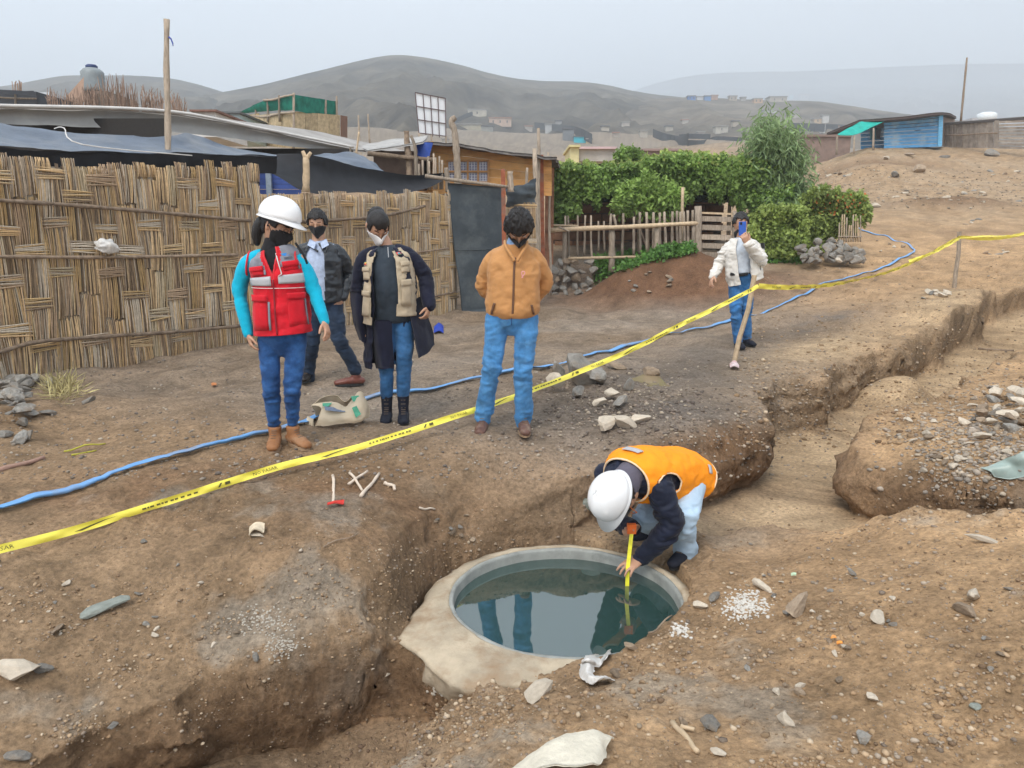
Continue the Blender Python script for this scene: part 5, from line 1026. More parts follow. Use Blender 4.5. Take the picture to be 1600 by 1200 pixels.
# ---------------------------------------------------------------- loose stones on the near ground
def put(px, py, size, kind, sc, lb, cat='stone', group=None, sink=.25, rot=None, i=None, name='stone'):
    p = gp(px, py); o = rock(p+Vector((0, 0, size*sc[2]*(.5-sink))), size, kind, sc=sc, rot=rot, i=i, name=name); return tag(o, lb, cat, group)
SLT = [m_.copy() for m_ in ROCKS[:4]]
for m_ in SLT: m_.materials.clear(); m_.materials.append(M_SLATE)
put(168, 950, .26, SLT, (1, .52, .22), 'grey green pointed slate slab lying on the left slope', rot=(.35, -.1, .75), i=1)
put(28, 1058, .26, ROCKW, (1, .62, .5), 'whitish block at the left edge of the picture', rot=(.1, .1, .15), i=2); put(68, 1050, .11, ROCKS, (1, .7, .5), 'small dark stone touching the whitish block')
put(838, 1090, .19, ROCKW, (1, .6, .45), 'wedge of tan rock lying before the well, point to the right', rot=(.2, -.1, .65), i=4); put(962, 1058, .075, ROCKB, (1, .9, .8), 'rounded brown cobble just right of the torn white rag')
for px, py, s_, k, sc, lb in ((1092, 950, .11, ROCKW, (1, .7, .6), 'pale angular stone below the working man, left of the grey slab'), (1116, 936, .14, ROCKS, (1.2, .5, .4), 'grey slab-like stone behind the lime lumps'), (1192, 922, .13, ROCKW, (1.2, .6, .6), 'pale block at the upper right of the lime lumps'),
   (1246, 958, .20, ROCKB, (1.2, .6, .6), 'brown earth-coloured rock right of the lime lumps'), (1372, 972, .15, ROCKW, (1.2, .6, .6), 'light brown stone in the middle of the right-hand slope'), (1520, 936, .15, ROCKW, (1.2, .6, .6), 'light flat stone near the right edge of the slope'), (1508, 958, .16, ROCKB, (1.3, .7, .5), 'brown buried stone below the light flat one'),
   (1332, 898, .10, ROCKS, (1.1, .7, .4), 'flat grey stone in the upper middle of the right-hand slope'), (1540, 848, .22, ROCKW, (1.2, .4, .3), 'long pale slab high on the right-hand slope'), (1108, 1138, .10, ROCKS, (1, .95, .9), 'rounded grey cobble beside the splintered stick'), (1228, 1130, .09, ROCKW, (1.1, .8, .7), 'pale stone between the two grey cobbles at the bottom'),
   (1350, 1158, .075, ROCKS, (1, 1, .9), 'small angular grey stone at the bottom right'), (1522, 1107, .07, SLT, (.7, 1, .5), 'small upright grey stone at the far bottom right'), (1363, 1094, .075, ROCKW, (1, .8, .6), 'pale wedge stone on the lower right slope'), (1248, 1085, .055, ROCKB, (1, 1, .8), 'small round brown pebble above the bottom stones'), (1066, 1133, .055, ROCKB, (.8, 1, .9), 'reddish pebble left of the rounded grey cobble'),
   (1120, 1178, .09, ROCKW, (1.3, .5, .3), 'sliver of pale stone at the bottom by the splintered stick'), (985, 1015, .10, ROCKB, (1.2, .7, .6), 'brown clod at the brink of the well'), (402, 838, .10, ROCKW, (1.2, .7, .3), 'cream scrap of stone on the slope under the tape'), (400, 815+215, .07, ROCKS, (1, .8, .6), 'small grey stone low on the left slope'),
   (470, 862, .05, ROCKW, (1, .8, .6), 'small orange tan stone in the middle of the left slope'), (90, 985, .12, ROCKB, (1.3, .7, .3), 'flat tan stone below the pointed slate slab'), (180, 1132, .10, ROCKS, (1.6, .5, .3), 'thin dark slab sticking out at the lower left'), (570, 768, .0, ROCKB, (1, 1, 1), ''), (925, 800, .24, SLT, (1.1, .7, .7), 'dark greenish boulder stuck in the pit bank left of the bending man'),
   (30, 1185, .14, ROCKS, (1.2, .8, .4), 'flat grey stone in the lower left corner'), (965, 1012, .09, ROCKB, (1.2, .8, .6), 'second brown clod at the brink of the well'), (140, 628, .16, ROCKS, (1.3, .7, .5), 'pale grey stone alone on the dirt near the cane wall'), (72, 648, .15, ROCKS, (1.3, .7, .5), 'grey stone lying right of the rounded stone heap')):
    if lb: put(px, py, s_, k, sc, lb)
for i, (px, py, s_, k, sc, lb) in enumerate(((905, 602, .34, ROCKS, (1.2, .8, .8), 'largest dark boulder of the rubble beside the road puddle'), (868, 612, .20, ROCKW, (1, .8, .9), 'pale cube-like stone at the left end of the rubble'), (935, 600, .26, ROCKS, (1.1, .7, .6), 'dark boulder in the middle of the rubble'), (957, 624, .18, ROCKW, (1.2, .8, .6), 'rounded pale stone in front of the rubble boulders'),
   (968, 637, .20, ROCKS, (1.1, .5, .4), 'dark wedge-shaped stone before the rubble'), (948, 668, .24, ROCKW, (1.3, .6, .4), 'flat pale stone near the bank edge behind the bending man'), (976, 670, .20, ROCKW, (1.1, .8, .5), 'second flat pale stone near the bank edge'), (938, 635, .14, ROCKW, (1, .8, .6), 'small cream stone in front of the rubble'), (875, 597, .2, ROCKS, (.7, .7, 1), 'upright grey stone behind the pale cube-like one'),
   (1015, 594, .18, ROCKB, (1, .7, .8), 'reddish stone standing at the puddle'), (960, 577, .2, ROCKB, (1.4, .7, .5), 'low reddish stone beyond the puddle'), (920, 585, .22, ROCKS, (1.2, .6, .6), 'grey stone at the back of the rubble'), (1000, 660, .16, ROCKW, (1.3, .7, .4), 'small flat stone right of the two pale ones at the bank edge'), (905, 622, .14, ROCKS, (1, 1, .7), 'small dark stone under the largest rubble boulder'), (982, 610, .12, ROCKS, (1, .7, .9), 'small upright grey stone at the right of the rubble'))):
    put(px, py, s_*1.25, k, (sc[0], sc[1], sc[2]*1.35), lb, sink=.2)
def heap(n, cx, cy_, sx_, sy_, s0, s1, kinds, lb, grp, lift=.12):
    for i in range(n):
        a, b_ = rnd.gauss(0, .42), rnd.gauss(0, .42); p = gp(cx+a*sx_, cy_+b_*sy_); s_ = rnd.uniform(s0, s1); q = max(0, 1-(a*a+b_*b_)*1.3)
        tag(rock(p+Vector((0, 0, s_*.15+lift*q*rnd.random())), s_, rnd.choice(kinds), sc=(1.1, .9, .65)), lb, 'stone', grp)
heap(38, 12, 640, 46, 48, .11, .20, [ROCKS], 'grey rounded stone of the heap against the cane wall at the left edge', 'rounded grey stones heaped at the left edge')
heap(8, 40, 603, 40, 8, .16, .28, [ROCKS], 'large grey boulder holding down the foot of the cane wall', 'boulders along the foot of the cane wall', .05)
heap(34, 1570, 655, 70, 60, .07, .17, [ROCKW, ROCKB, ROCKS], 'light broken stone spread on the bank at the right edge', 'broken stones on the right bank')
heap(12, 1490, 720, 110, 26, .05, .11, [ROCKW, ROCKB], 'small pale stone along the edge of the right bank', 'small stones edging the right bank', .0)
heap(10, 1440, 660, 40, 50, .05, .11, [ROCKW, ROCKB], 'small pale stone lying where the right bank meets the gully', 'stones where bank meets gully', 0)
heap(12, 1462, 462, 24, 8, .10, .2, [ROCKW, ROCKS], 'small stone of the scatter left of the farther stake', 'stones by the farther stake', 0)
heap(10, 1020, 440, 80, 30, .08, .18, [ROCKS, ROCKB], 'stone lying on the red brown dirt mound', 'stones on the dirt mound', 0)
heap(8, 1400, 385, 30, 8, .08, .16, [ROCKB, ROCKW], 'small stone beside the bend of the blue hose', 'stones at the hose bend', 0)
heap(45, 1300, 1000, 420, 200, .022, .055, [ROCKW, ROCKB, ROCKS], 'small loose stone strewn over the dirt slope in the right foreground', 'small stones on the right foreground slope', 0)
heap(26, 300, 950, 420, 170, .022, .05, [ROCKW, ROCKB, ROCKS], 'small loose stone strewn over the dirt slope on the left', 'small stones on the left slope', 0)
heap(10, 750, 830, 120, 30, .03, .07, [ROCKB, ROCKS], 'small clod fallen on the pit floor behind the well', 'clods behind the well', 0)
# gravel nobody could count
def gravel(name, n, sampler, s0, s1, seed, label, cols):
    r = np.random.RandomState(seed); bm = bmesh.new(); bmesh.ops.create_icosphere(bm, subdivisions=1, radius=.5); bv_ = np.array([tuple(v.co) for v in bm.verts]); bf = np.array([[v.index for v in f.verts] for f in bm.faces]); bm.free()
    V = []; F = []; CC = []; k = 0
    for _ in range(n):
        px, py = sampler(r); p = gp(px, py)
        if math.hypot(p.x-WX, p.y-WY) < .66: continue
        s_ = s0*(s1/s0)**(r.uniform()**2.2); v = bv_*(1+r.uniform(-.25, .25, (len(bv_), 1)))*s_*np.array([r.uniform(.7, 1.3), r.uniform(.6, 1), r.uniform(.4, .75)]); a = r.uniform(0, 6.3); ca, sa = math.cos(a), math.sin(a)
        v = v@np.array([[ca, sa, 0], [-sa, ca, 0], [0, 0, 1]]); V.append(v+np.array(p)+np.array([0, 0, s_*.12])); F.append(bf+k*len(bv_)); k += 1
        c = np.array(cols[r.randint(len(cols))])*r.uniform(.7, 1.25); CC.append(np.repeat(c[None], len(bv_), 0))
    me = mesh_np(name, np.concatenate(V), np.concatenate(F)); add_color(me, 'tint', np.clip(np.concatenate(CC), 0, 1)); o = stuff(link(name, me, mat('gravel_stone', (1, 1, 1), .9, .2, .2, 60, vcol='tint'))); return tag(o, label, 'gravel')
GC = [(.42, .30, .19), (.33, .23, .14), (.28, .22, .17), (.48, .38, .27), (.24, .16, .10), (.38, .31, .24), (.32, .22, .13), (.36, .24, .14)]
CL = [(rnd.uniform(700, 1640), 800+420*rnd.random(), rnd.uniform(25, 130), rnd.uniform(8, 26)) for _ in range(46)]
def clus(r):
    if r.uniform() < .25: return r.uniform(700, 1640), 790+410*r.uniform()
    c = CL[r.randint(len(CL))]; a = r.normal()*c[2]; return c[0]+a, max(780, c[1]-a*.42+r.normal()*c[3])
gravel('gravel', 6500, clus, .007, .030, 1, 'loose grit and gravel over the right foreground slope', GC)
CL2 = [(rnd.uniform(-40, 700), 760+440*rnd.random(), rnd.uniform(20, 110), rnd.uniform(6, 20)) for _ in range(26)]
def clus2(r):
    if r.uniform() < .25: return r.uniform(-40, 760), 740+460*r.uniform()
    c = CL2[r.randint(len(CL2))]; a = r.normal()*c[2]; return c[0]+a, max(740, c[1]-a*.3+r.normal()*c[3])
gravel('gravel', 2600, clus2, .007, .024, 2, 'loose grit over the left slope between tape and trench', GC)
gravel('gravel', 2600, lambda r: (r.uniform(-40, 1300), 560+190*r.uniform()), .012, .040, 3, 'fine gravel over the trodden street', [(.26, .22, .18), (.34, .29, .24), (.20, .17, .15), (.40, .34, .27)])
gravel('gravel', 1700, lambda r: (r.normal()*105+985, r.normal()*32+632), .012, .045, 4, 'dark wet gravel round the rubble beside the puddle', [(.20, .16, .13), (.28, .22, .17), (.35, .29, .22), (.16, .13, .11)])
gravel('gravel', 3000, lambda r: (r.uniform(1150, 1640), 400+300*r.uniform()), .016, .055, 5, 'gravel scattered over the pale road and right bank', GC)
gravel('gravel', 1800, lambda r: (r.normal()*70+1540, r.normal()*45+690), .015, .05, 6, 'gravel among the broken stones of the right bank', [(.45, .37, .28), (.38, .32, .26), (.30, .26, .22)])
gravel('gravel', 1200, lambda r: (1280+(1640-1280)*r.uniform(), (300 if r.uniform() < .6 else 272)+r.normal()*14), .04, .14, 7, 'scattered rubble over the far bare slope', [(.36, .28, .20), (.28, .22, .16), (.42, .35, .27)])
gravel('gravel', 350, lambda r: (r.uniform(480, 690), 1100+100*r.uniform()), .006, .025, 8, 'crumbs of earth in the trench', [(.18, .12, .08), (.24, .17, .11)])
# lumps of lime
def lumps(px, py, rx, ry, n, s0, s1, lb, seed, m=M_PLASTER):
    r = np.random.RandomState(seed); b = MB(); bm = bmesh.new(); bmesh.ops.create_icosphere(bm, subdivisions=1, radius=.5); bv_ = [v.co.copy() for v in bm.verts]; bf = [tuple(v.index for v in f.verts) for f in bm.faces]; bm.free()
    for _ in range(n):
        p = gp(px+r.normal()*rx, py+r.normal()*ry); s_ = r.uniform(s0, s1); b.add([p+Vector((v.x*s_*r.uniform(.8, 1.2), v.y*s_*r.uniform(.8, 1.2), v.z*s_*.7+s_*.1)) for v in bv_], bf)
    return tag(stuff(b.build('lime_lumps', m)), lb, 'lime')
lumps(1165, 946, 17, 11, 480, .004, .018, 'patch of crumbled white lime between stones on the right', 1); lumps(1066, 986, 9, 6, 70, .008, .022, 'small patch of white lime crumbs right of the well', 2)
lumps(415, 970, 26, 12, 200, .004, .014, 'chalky white crumbs on the left slope', 3, mat('chalky_crumb', (.42, .38, .32), .9)); lumps(440, 1010, 16, 12, 160, .004, .014, 'grey white crumbs near the trench lip', 4, MATS['chalky_crumb'])
lumps(700, 1075, 14, 8, 60, .01, .03, 'pale concrete crumbs under the edge of the well apron', 5, MATS['chalky_crumb'])

# ---------------------------------------------------------------- hose, tape, stakes
M_HOSE = mat('blue_hose', (.15, .38, .74), .42, .5, .12, 6, bump=.3, bscale=14, dirt=(.25, .22, .20), dirtscale=3, bdist=.01)
hp_ = [(-90, 818), (-30, 803), (60, 781), (150, 755), (240, 724), (330, 700), (420, 679), (490, 656), (560, 632), (640, 615), (700, 604), (760, 591), (830, 577), (900, 563), (960, 549), (1020, 532), (1080, 517), (1140, 503), (1200, 487), (1245, 466), (1280, 447), (1340, 431), (1400, 409), (1428, 395), (1420, 383), (1392, 374), (1366, 367), (1345, 360), (1325, 352)]
H = cat_rom([Vector((x_, y_, gz(x_, y_))) for x_, y_ in ((-12, .2), (-9, 1.1), (-6.5, 2.0), (-4.4, 2.9))]+[gp(*p) for p in hp_], 8); hv_ = []; n_ = 8
for i, p in enumerate(H):
    t = (H[min(i+1, len(H)-1)]-H[max(i-1, 0)]); t.z = 0; t.normalize(); sd = Vector((-t.y, t.x, 0)); g = gz(p.x, p.y); w_ = .028*(1+.25*math.sin(i*.31)+.12*math.sin(i*.83)); h_ = .010+.006*math.sin(i*.27); tw = .5*math.sin(i*.11)
    for k in range(n_):
        a = 2*math.pi*k/n_; u, vv = math.cos(a)*w_, math.sin(a)*h_; u2 = u*math.cos(tw)-vv*math.sin(tw); v2 = abs(u*math.sin(tw))*.8+vv*math.cos(tw); hv_.append(Vector((p.x, p.y, g+.022))+sd*u2+Vector((0, 0, v2)))
f = [(i*n_+k, i*n_+(k+1) % n_, (i+1)*n_+(k+1) % n_, (i+1)*n_+k) for i in range(len(H)-1) for k in range(n_)]
tag(link('hose', smooth(mesh_l('hose', hv_, f)), M_HOSE), 'long flat blue water hose winding up the street behind the people', 'hose')
for px0, py0, px1, py1, z0, lb, s_ in ((1145, 570, 1179, 430, 8.0, 'leaning pale wooden stake holding the tape before the man in the white jacket', .028), (1491, 450, 1499, 362, 12.7, 'farther upright wooden stake where two tapes meet on the right', .042)):
    a = gp(px0, py0); Y0 = a.y; b_ = Py(px1, py1, Y0+.05); m_ = a.lerp(b_, .62)+Vector((.02, 0, 0)); tag(MB().tube([a-Vector((0, 0, .08)), a.lerp(b_, .3), m_, b_], [s_, s_*.95, s_*.85, s_*.9], 6, wob=.2, seed=3).build('stake', M_PALE if px0 < 1400 else M_WOOD), lb, 'stake')
ST1 = Py(1185, 447, 8.0); ST2 = Py(1499, 370, 12.72)
tpm = mat('yellow_tape', (.92, .80, .10), .38, .5, .06, 8, bump=.25, bscale=20, bdist=.005); ink = mat('tape_ink', (.10, .09, .03), .5)
def font_mesh(txt, size):
    cu = bpy.data.curves.new('t', 'FONT'); cu.body = txt; cu.size = size; cu.resolution_u = 1; o = bpy.data.objects.new('t', cu); C.objects.link(o)
    dg = bpy.context.evaluated_depsgraph_get(); me = bpy.data.meshes.new_from_object(o.evaluated_get(dg)); v = [tuple(q.co) for q in me.vertices]; f = [tuple(q.vertices) for q in me.polygons]
    bpy.data.objects.remove(o); bpy.data.curves.remove(cu); bpy.data.meshes.remove(me); return v, f
def tape(lb, pts, w_, tilt, text_from=None, seed=0, twist=.25):
    P = cat_rom(pts, 14); s_ = [0]
    for i in range(1, len(P)): s_.append(s_[-1]+(P[i]-P[i-1]).length)
    def frame(s):
        s = max(0, min(s_[-1]-1e-4, s)); i = max(0, np.searchsorted(s_, s)-1); t = (s-s_[i])/(s_[i+1]-s_[i]+1e-9); p = P[i].lerp(P[i+1], t); d = (P[min(i+2, len(P)-1)]-P[max(i-1, 0)]).normalized()
        side = d.cross(Vector((0, 0, 1))).normalized(); up = side.cross(d); a = tilt+twist*math.sin(s*1.3+seed)+.15*math.sin(s*3.1+seed); wv = up*math.cos(a)+side*math.sin(a); return p, d, wv, wv.cross(d)
    v = []; N = max(20, int(s_[-1]/.05)); K = 4
    for i in range(N+1):
        p, d, wv, nn_ = frame(s_[-1]*i/N); cr = .006*math.sin(i*.7+seed)+.004*math.sin(i*1.9)
        for k in range(K+1): q = k/K-.5; v.append(p+wv*(q*w_)+nn_*(cr*math.cos(q*5)))
    f = [(i*(K+1)+k, i*(K+1)+k+1, (i+1)*(K+1)+k+1, (i+1)*(K+1)+k) for i in range(N) for k in range(K)]
    o = link('barrier_tape', smooth(mesh_l('barrier_tape', v, f)), tpm); tag(o, lb, 'tape', 'yellow barrier tapes')
    if text_from is not None:
        V = []; F = []; s = text_from; j = 0
        def addt(tv, tf, s0, oy, flip=-1):
            b = len(V)
            for x, y, z in tv: p, d, wv, nn_ = frame(s0+x); fc = 1 if nn_.dot(EYE-p) > 0 else -1; V.append(p+wv*(y+oy)+nn_*(fc*.009))
            for q in tf: F.append(tuple(i+b for i in q))
        T1 = font_mesh('NO PASAR', w_*.62); T1 = ([(x*1.3, y, z) for x, y, z in T1[0]], T1[1])
        # the swoosh emblem and the thin line of small print are plain strokes
        sw = [(.0, -.2), (.04, -.3), (.09, -.1), (.16, .12), (.22, .15), (.15, .2), (.08, .05), (.03, -.1)]
        while s < s_[-1]-.5:
            addt(T1[0], T1[1], s, -w_*.22); b = MB()
            addt([(x_, y_*w_, 0) for x_, y_ in sw], [tuple(range(8))], s+.44, 0)
            vv = []; ff = []; xx = 0
            rr_ = random.Random(j)
            while xx < .30: l_ = rr_.uniform(.008, .022); k = len(vv); vv += [(xx, -w_*.12, 0), (xx+l_, -w_*.12, 0), (xx+l_, w_*.10, 0), (xx, w_*.10, 0)]; ff.append((k, k+1, k+2, k+3)); xx += l_+rr_.choice((.005, .005, .014))
            addt(vv, ff, s+.78, 0)
            addt([(0, -.26*w_, 0), (.012, -.26*w_, 0), (.03, .26*w_, 0), (.018, .26*w_, 0)], [(0, 1, 2, 3)], s+1.18, 0); addt([(.035, -.2*w_, 0), (.065, -.2*w_, 0), (.065, .2*w_, 0), (.035, .2*w_, 0)], [(0, 1, 2, 3)], s+1.19, 0)
            s += 1.40; j += 1
        stuff(link('lettering', mesh_l('lettering', V, F), ink, o))
    return o
def lowp(px, py, h):
    """point h above the ground on the sight line through a pixel"""
    d = ray(px, py); p = gp(px, py)
    for _ in range(6):
        z = gz(p.x, p.y)+h; t = (z-EYE.z)/d.z; p = EYE+d*t
    return p
tape('yellow NO PASAR tape running from the near stake down across the foreground', [Vector((-11, -.6, .1)), Vector((-7, 1.0, .05)), Vector((-4.2, 2.35, .05)), lowp(-200, 905, .10), lowp(-90, 881, .09), lowp(0, 858, .08), lowp(110, 830, .07), lowp(220, 796, .06), lowp(330, 762, .06), lowp(440, 728, .06), lowp(540, 704, .07), lowp(620, 680, .09), lowp(700, 654, .11), lowp(800, 621, .14), lowp(900, 583, .22), Py(990, 545, 6.45), Py(1060, 509, 6.9), Py(1125, 478, 7.45), ST1], .042, -.45, 6.6, 1, .18)
tape('yellow tape sagging from the near stake to the farther stake', [ST1, Py(1230, 449, 8.5), Py(1290, 446, 9.4), Py(1340, 437, 10.2), Py(1390, 424, 10.9), Py(1440, 403, 11.8), ST2], .055, .5, .3, 4)
tape('second yellow strand alongside the tape up to the farther stake', [Py(1420, 408, 11.5), Py(1460, 394, 12.1), ST2+Vector((0, 0, -.03))], .04, -.4, None, 6)
tape('yellow tape running off to the right from the farther stake', [ST2, Py(1535, 373, 13.3), Py(1570, 371, 14), Py(1620, 361, 15), Py(1700, 345, 16.5)], .06, .4, None, 8)
tape('second loose yellow strand right of the farther stake', [ST2+Vector((0, 0, -.02)), Py(1540, 369, 13.3), Py(1570, 369, 14), Py(1620, 364, 15)], .03, -.3, None, 9)

# ---------------------------------------------------------------- litter and small things
def ground_stick(px0, py0, px1, py1, r, m, lb, seed=0, lift=.012, name='stick', cat='stick', bend=.03):
    a, b_ = gp(px0, py0), gp(px1, py1); o = stick(name, a+Vector((0, 0, lift)), b_+Vector((0, 0, lift)), r, m, None, bend, 6, 6, seed); return tag(o, lb, cat)
M_BLEACH = mat('bleached_stick', (.62, .52, .42), .8, .2, .15, 20)
ground_stick(520, 745, 520, 788, .010, M_BLEACH, 'bleached upright-lying stick above the red scrap', 1); ground_stick(547, 742, 566, 770, .009, M_BLEACH, 'bleached stick crossing under another on the slope', 2); ground_stick(545, 762, 574, 742, .009, M_BLEACH, 'bleached stick lying across the other', 3, .025); ground_stick(564, 778, 593, 743, .012, M_BLEACH, 'thickest bleached stick right of the crossed pair', 4)
ground_stick(601, 758, 618, 768, .012, M_BLEACH, 'short crooked bleached twig right of the crossed sticks', 5, bend=.2); ground_stick(1050, 1133, 1090, 1180, .011, M_PALE, 'splintered yellow stick at the bottom beside the cobble', 6, bend=.05); ground_stick(1064, 1140, 1085, 1145, .009, M_PALE, 'short splinter lying against the yellow stick', 7)
ground_stick(1528, 546, 1584, 549, .018, M_POLE, 'thin dark stick lying on the gully floor', 8); ground_stick(1012, 1000, 1050, 968, .005, M_POLE, 'thin root sticking out right of the well', 9, .03, bend=.15); ground_stick(100, 708, 165, 695, .006, mat('dry_yellow_weed', (.45, .42, .06), .8), 'strand of dry yellow weed on the street', 10, bend=.08); ground_stick(112, 713, 150, 706, .006, MATS['dry_yellow_weed'], 'second strand of yellow weed', 11, bend=.1)
ground_stick(655, 797, 680, 798, .007, M_BLEACH, 'thin white splinter below the bleached sticks', 12, bend=.1); ground_stick(505, 857, 560, 838, .004, M_POLE, 'thin twig on the left slope', 13, bend=.08); ground_stick(0, 737, 70, 718, .016, mat('reddish_bark', (.35, .22, .17), .9), 'reddish strip of bark on the street at the left edge', 14, bend=.05)
def rag(name, lb, cat, rows, m, amp=.02, sc=12, nu=6, nv=6, lift=.02, seed=1):
    return tag(sheet(name, [[gp(px, py)+Vector((0, 0, lift+dz)) for px, py, dz in r] for r in rows], m, None, nu, nv, amp, sc, .004, seed), lb, cat)
rag('cloth_scrap', 'small bright red scrap under the bleached sticks', 'scrap', [[(512, 792, 0), (524, 790, .006), (537, 787, .0)], [(512, 795, 0), (524, 794, .006), (537, 792, 0)]], mat('red_scrap', (.60, .04, .03), .6), .008)
rag('paper_scrap', 'cream paper scrap with a hole-like fold on the left slope', 'scrap', [[(391, 829, 0), (402, 828, .02), (414, 827, .01)], [(391, 843, 0), (400, 842, .03), (411, 839, .0)]], mat('cream_paper', (.62, .52, .38), .8), .012)
rag('plastic_rag', 'torn white plastic rag draped down the slope before the well', 'rag', [[(926, 1001, .0), (942, 1004, .03), (958, 1010, .0)], [(918, 1020, .0), (936, 1024, .025), (952, 1028, .0)], [(912, 1035, .0), (924, 1040, .02), (940, 1044, .0)], [(908, 1048, .0), (918, 1052, .03), (928, 1050, .0)], [(910, 1068, .0), (920, 1072, .03), (930, 1064, .0)], [(926, 1078, .0), (940, 1078, .02), (958, 1068, .0)]], M_BAG, .016, 22)
rag('plastic_sheet', 'green grey torn plastic sheet on the bank at the right edge', 'plastic sheet', [[(1530, 740, .02), (1560, 735, .05), (1600, 722, .06), (1660, 700, .05)], [(1545, 743, .02), (1580, 742, .04), (1610, 738, .05), (1670, 730, .03)], [(1555, 746, .0), (1585, 750, .0), (1615, 748, .0), (1680, 745, .0)]], mat('greenish_plastic', (.26, .33, .30), .35, .5, .2, 9, dirt=(.4, .38, .34), dirtscale=5), .03, 6)
rag('sack_cloth', 'off-white woven sack half buried at the bottom edge of the picture', 'sack', [[(795, 1212, .0), (840, 1192, .02), (880, 1178, .04), (925, 1170, .04), (958, 1164, .0)], [(790, 1222, .0), (840, 1206, .05), (880, 1196, .06), (930, 1186, .05), (952, 1176, .02)], [(780, 1255, .0), (840, 1240, .05), (880, 1235, .05), (930, 1225, .04), (948, 1200, .01)]], mat('sack_weave', (.66, .61, .50), .7, .2, .1, 40, bump=.6, bscale=60), .012, 14, 8, 8)
rag('litter', 'small blue plastic lid behind the woman in the beige vest', 'litter', [[(678, 515, .02), (686, 513, .06), (693, 514, .02)], [(678, 523, .0), (686, 523, .03), (693, 523, 0)]], mat('blue_plastic', (.02, .06, .40), .5), .008)
rag('litter', 'tiny white and red wrapper below the leaning stake', 'litter', [[(1140, 573, .01), (1147, 572, .04), (1154, 575, .01)], [(1141, 579, .01), (1147, 580, .03), (1155, 580, .01)]], mat('wrapper', (.65, .55, .55), .5, dirt=(.4, .05, .05), dirtscale=25), .006)
for i, (px, py, lb, c) in enumerate(((1302, 1003, 'little orange peel on the right-hand slope', (.80, .36, .10)), (1312, 1012, 'second little orange peel just below the other', (.80, .30, .06)), (335, 604, 'orange fragment on the street near the cane wall', (.50, .20, .08)), (1240, 904, 'pale green scrap above the lime lumps', (.50, .65, .45)))):
    rag('litter', lb, 'litter', [[(px-4, py-2, 0), (px, py-2, .004), (px+4, py-2, 0)], [(px-4, py+2, 0), (px, py+2, .004), (px+4, py+1, 0)]], mat('litter%d' % i, c, .6), .004)
# dry grass tuft at the wall foot
r = np.random.RandomState(3); gpt = []
for k in range(420): p = gp(r.normal()*14+98, r.normal()*8+612); gpt.append(tuple(p))
o = leaf_cloud('grass_tuft', np.array(gpt), .17, mat('dry_grass', (.42, .36, .17), .8, vcol='tint'), None, .05, -.25, 14); tag(o, 'tuft of dry yellow grass at the foot of the tall cane wall', 'grass')
# puddle
pv = [gp(1010+34*math.cos(a)*(1+.2*math.sin(3*a)), 600+9*math.sin(a)*(1+.2*math.cos(2*a)))+Vector((0, 0, 0)) for a in np.linspace(0, 2*math.pi, 24, endpoint=False)]
zz = float(np.mean([p.z for p in pv]))+.004; pu = struct(link('puddle', mesh_l('puddle', [(p.x, p.y, zz) for p in pv], [tuple(range(24))]), mat('muddy_water', (.26, .20, .12), .12, .5, .1, 2)))
# torn cement bag
cb = thing('cement_bag', 'torn brown paper cement bag with green print lying between the two women', 'bag', tuple(gp(530, 660)))
B0 = gp(530, 661); BY = B0.y
def bgp(px, py, dy): return Py(px, py, BY+dy)
M_PAPER = mat('kraft_paper', (.66, .54, .38), .75, .25, .08, 7, bump=.5, bscale=14, bdist=.015)
front = [[bgp(487, 632, .0), bgp(520, 628, -.03), bgp(541, 636, -.03), bgp(560, 612, .05), bgp(571, 622, .05)], [bgp(500, 640, -.08), bgp(520, 642, -.10), bgp(545, 640, -.12), bgp(566, 630, -.06), bgp(575, 636, 0)], [bgp(497, 655, -.12), bgp(520, 655, -.16), bgp(545, 652, -.18), bgp(566, 650, -.12), bgp(576, 645, .0)], [bgp(493, 667, -.12), bgp(520, 664, -.16), bgp(545, 661, -.18), bgp(566, 656, -.12), bgp(576, 650, .0)]]
sheet('front_sheet', front, M_PAPER, cb, 8, 8, .014, 14, .004, 3)
sheet('back_sheet', [[bgp(486, 634, .05), bgp(503, 622, .12), bgp(524, 617, .14), bgp(540, 628, .10), bgp(552, 618, .12), bgp(572, 624, .1)], [bgp(492, 645, .1), bgp(505, 640, .18), bgp(525, 638, .2), bgp(541, 640, .2), bgp(556, 640, .2), bgp(574, 640, .12)], [bgp(488, 662, .1), bgp(505, 658, .18), bgp(525, 655, .2), bgp(541, 652, .2), bgp(556, 650, .2), bgp(574, 648, .12)]], M_PAPER, cb, 8, 8, .014, 14, .004, 4)
sheet('side_flap', [[bgp(482, 650, -.02), bgp(490, 655, -.1)], [bgp(476, 664, -.02), bgp(490, 667, -.12)]], M_PAPER, cb, 6, 6, .01, 14, .004, 5)
def patch(nm, q, m, off=-.012): sheet(nm, [[bgp(*p)+Vector((0, off, 0)) for p in r_0] for r_0 in q], m, cb, 6, 5, .004, 14, 0, 6)
GP = mat('green_print', (.10, .38, .24), .7, .25, .2, 30); NP = mat('navy_print', (.20, .24, .32), .7, .25, .3, 40)
patch('green_print', [[(551, 636, -.13), (558, 633, -.11)], [(557, 652, -.165), (565, 646, -.14)]], GP, -.02); patch('green_print', [[(505, 629, -.03), (520, 628, -.04)], [(505, 634, -.06), (514, 634, -.07)]], GP, -.02); patch('navy_print', [[(508, 633, -.06), (540, 637, -.05)], [(510, 640, -.11), (540, 642, -.13)]], NP, -.025); patch('green_print', [[(549, 618, .03), (562, 616, .03)], [(553, 626, -.01), (568, 628, -.01)]], GP, -.03)

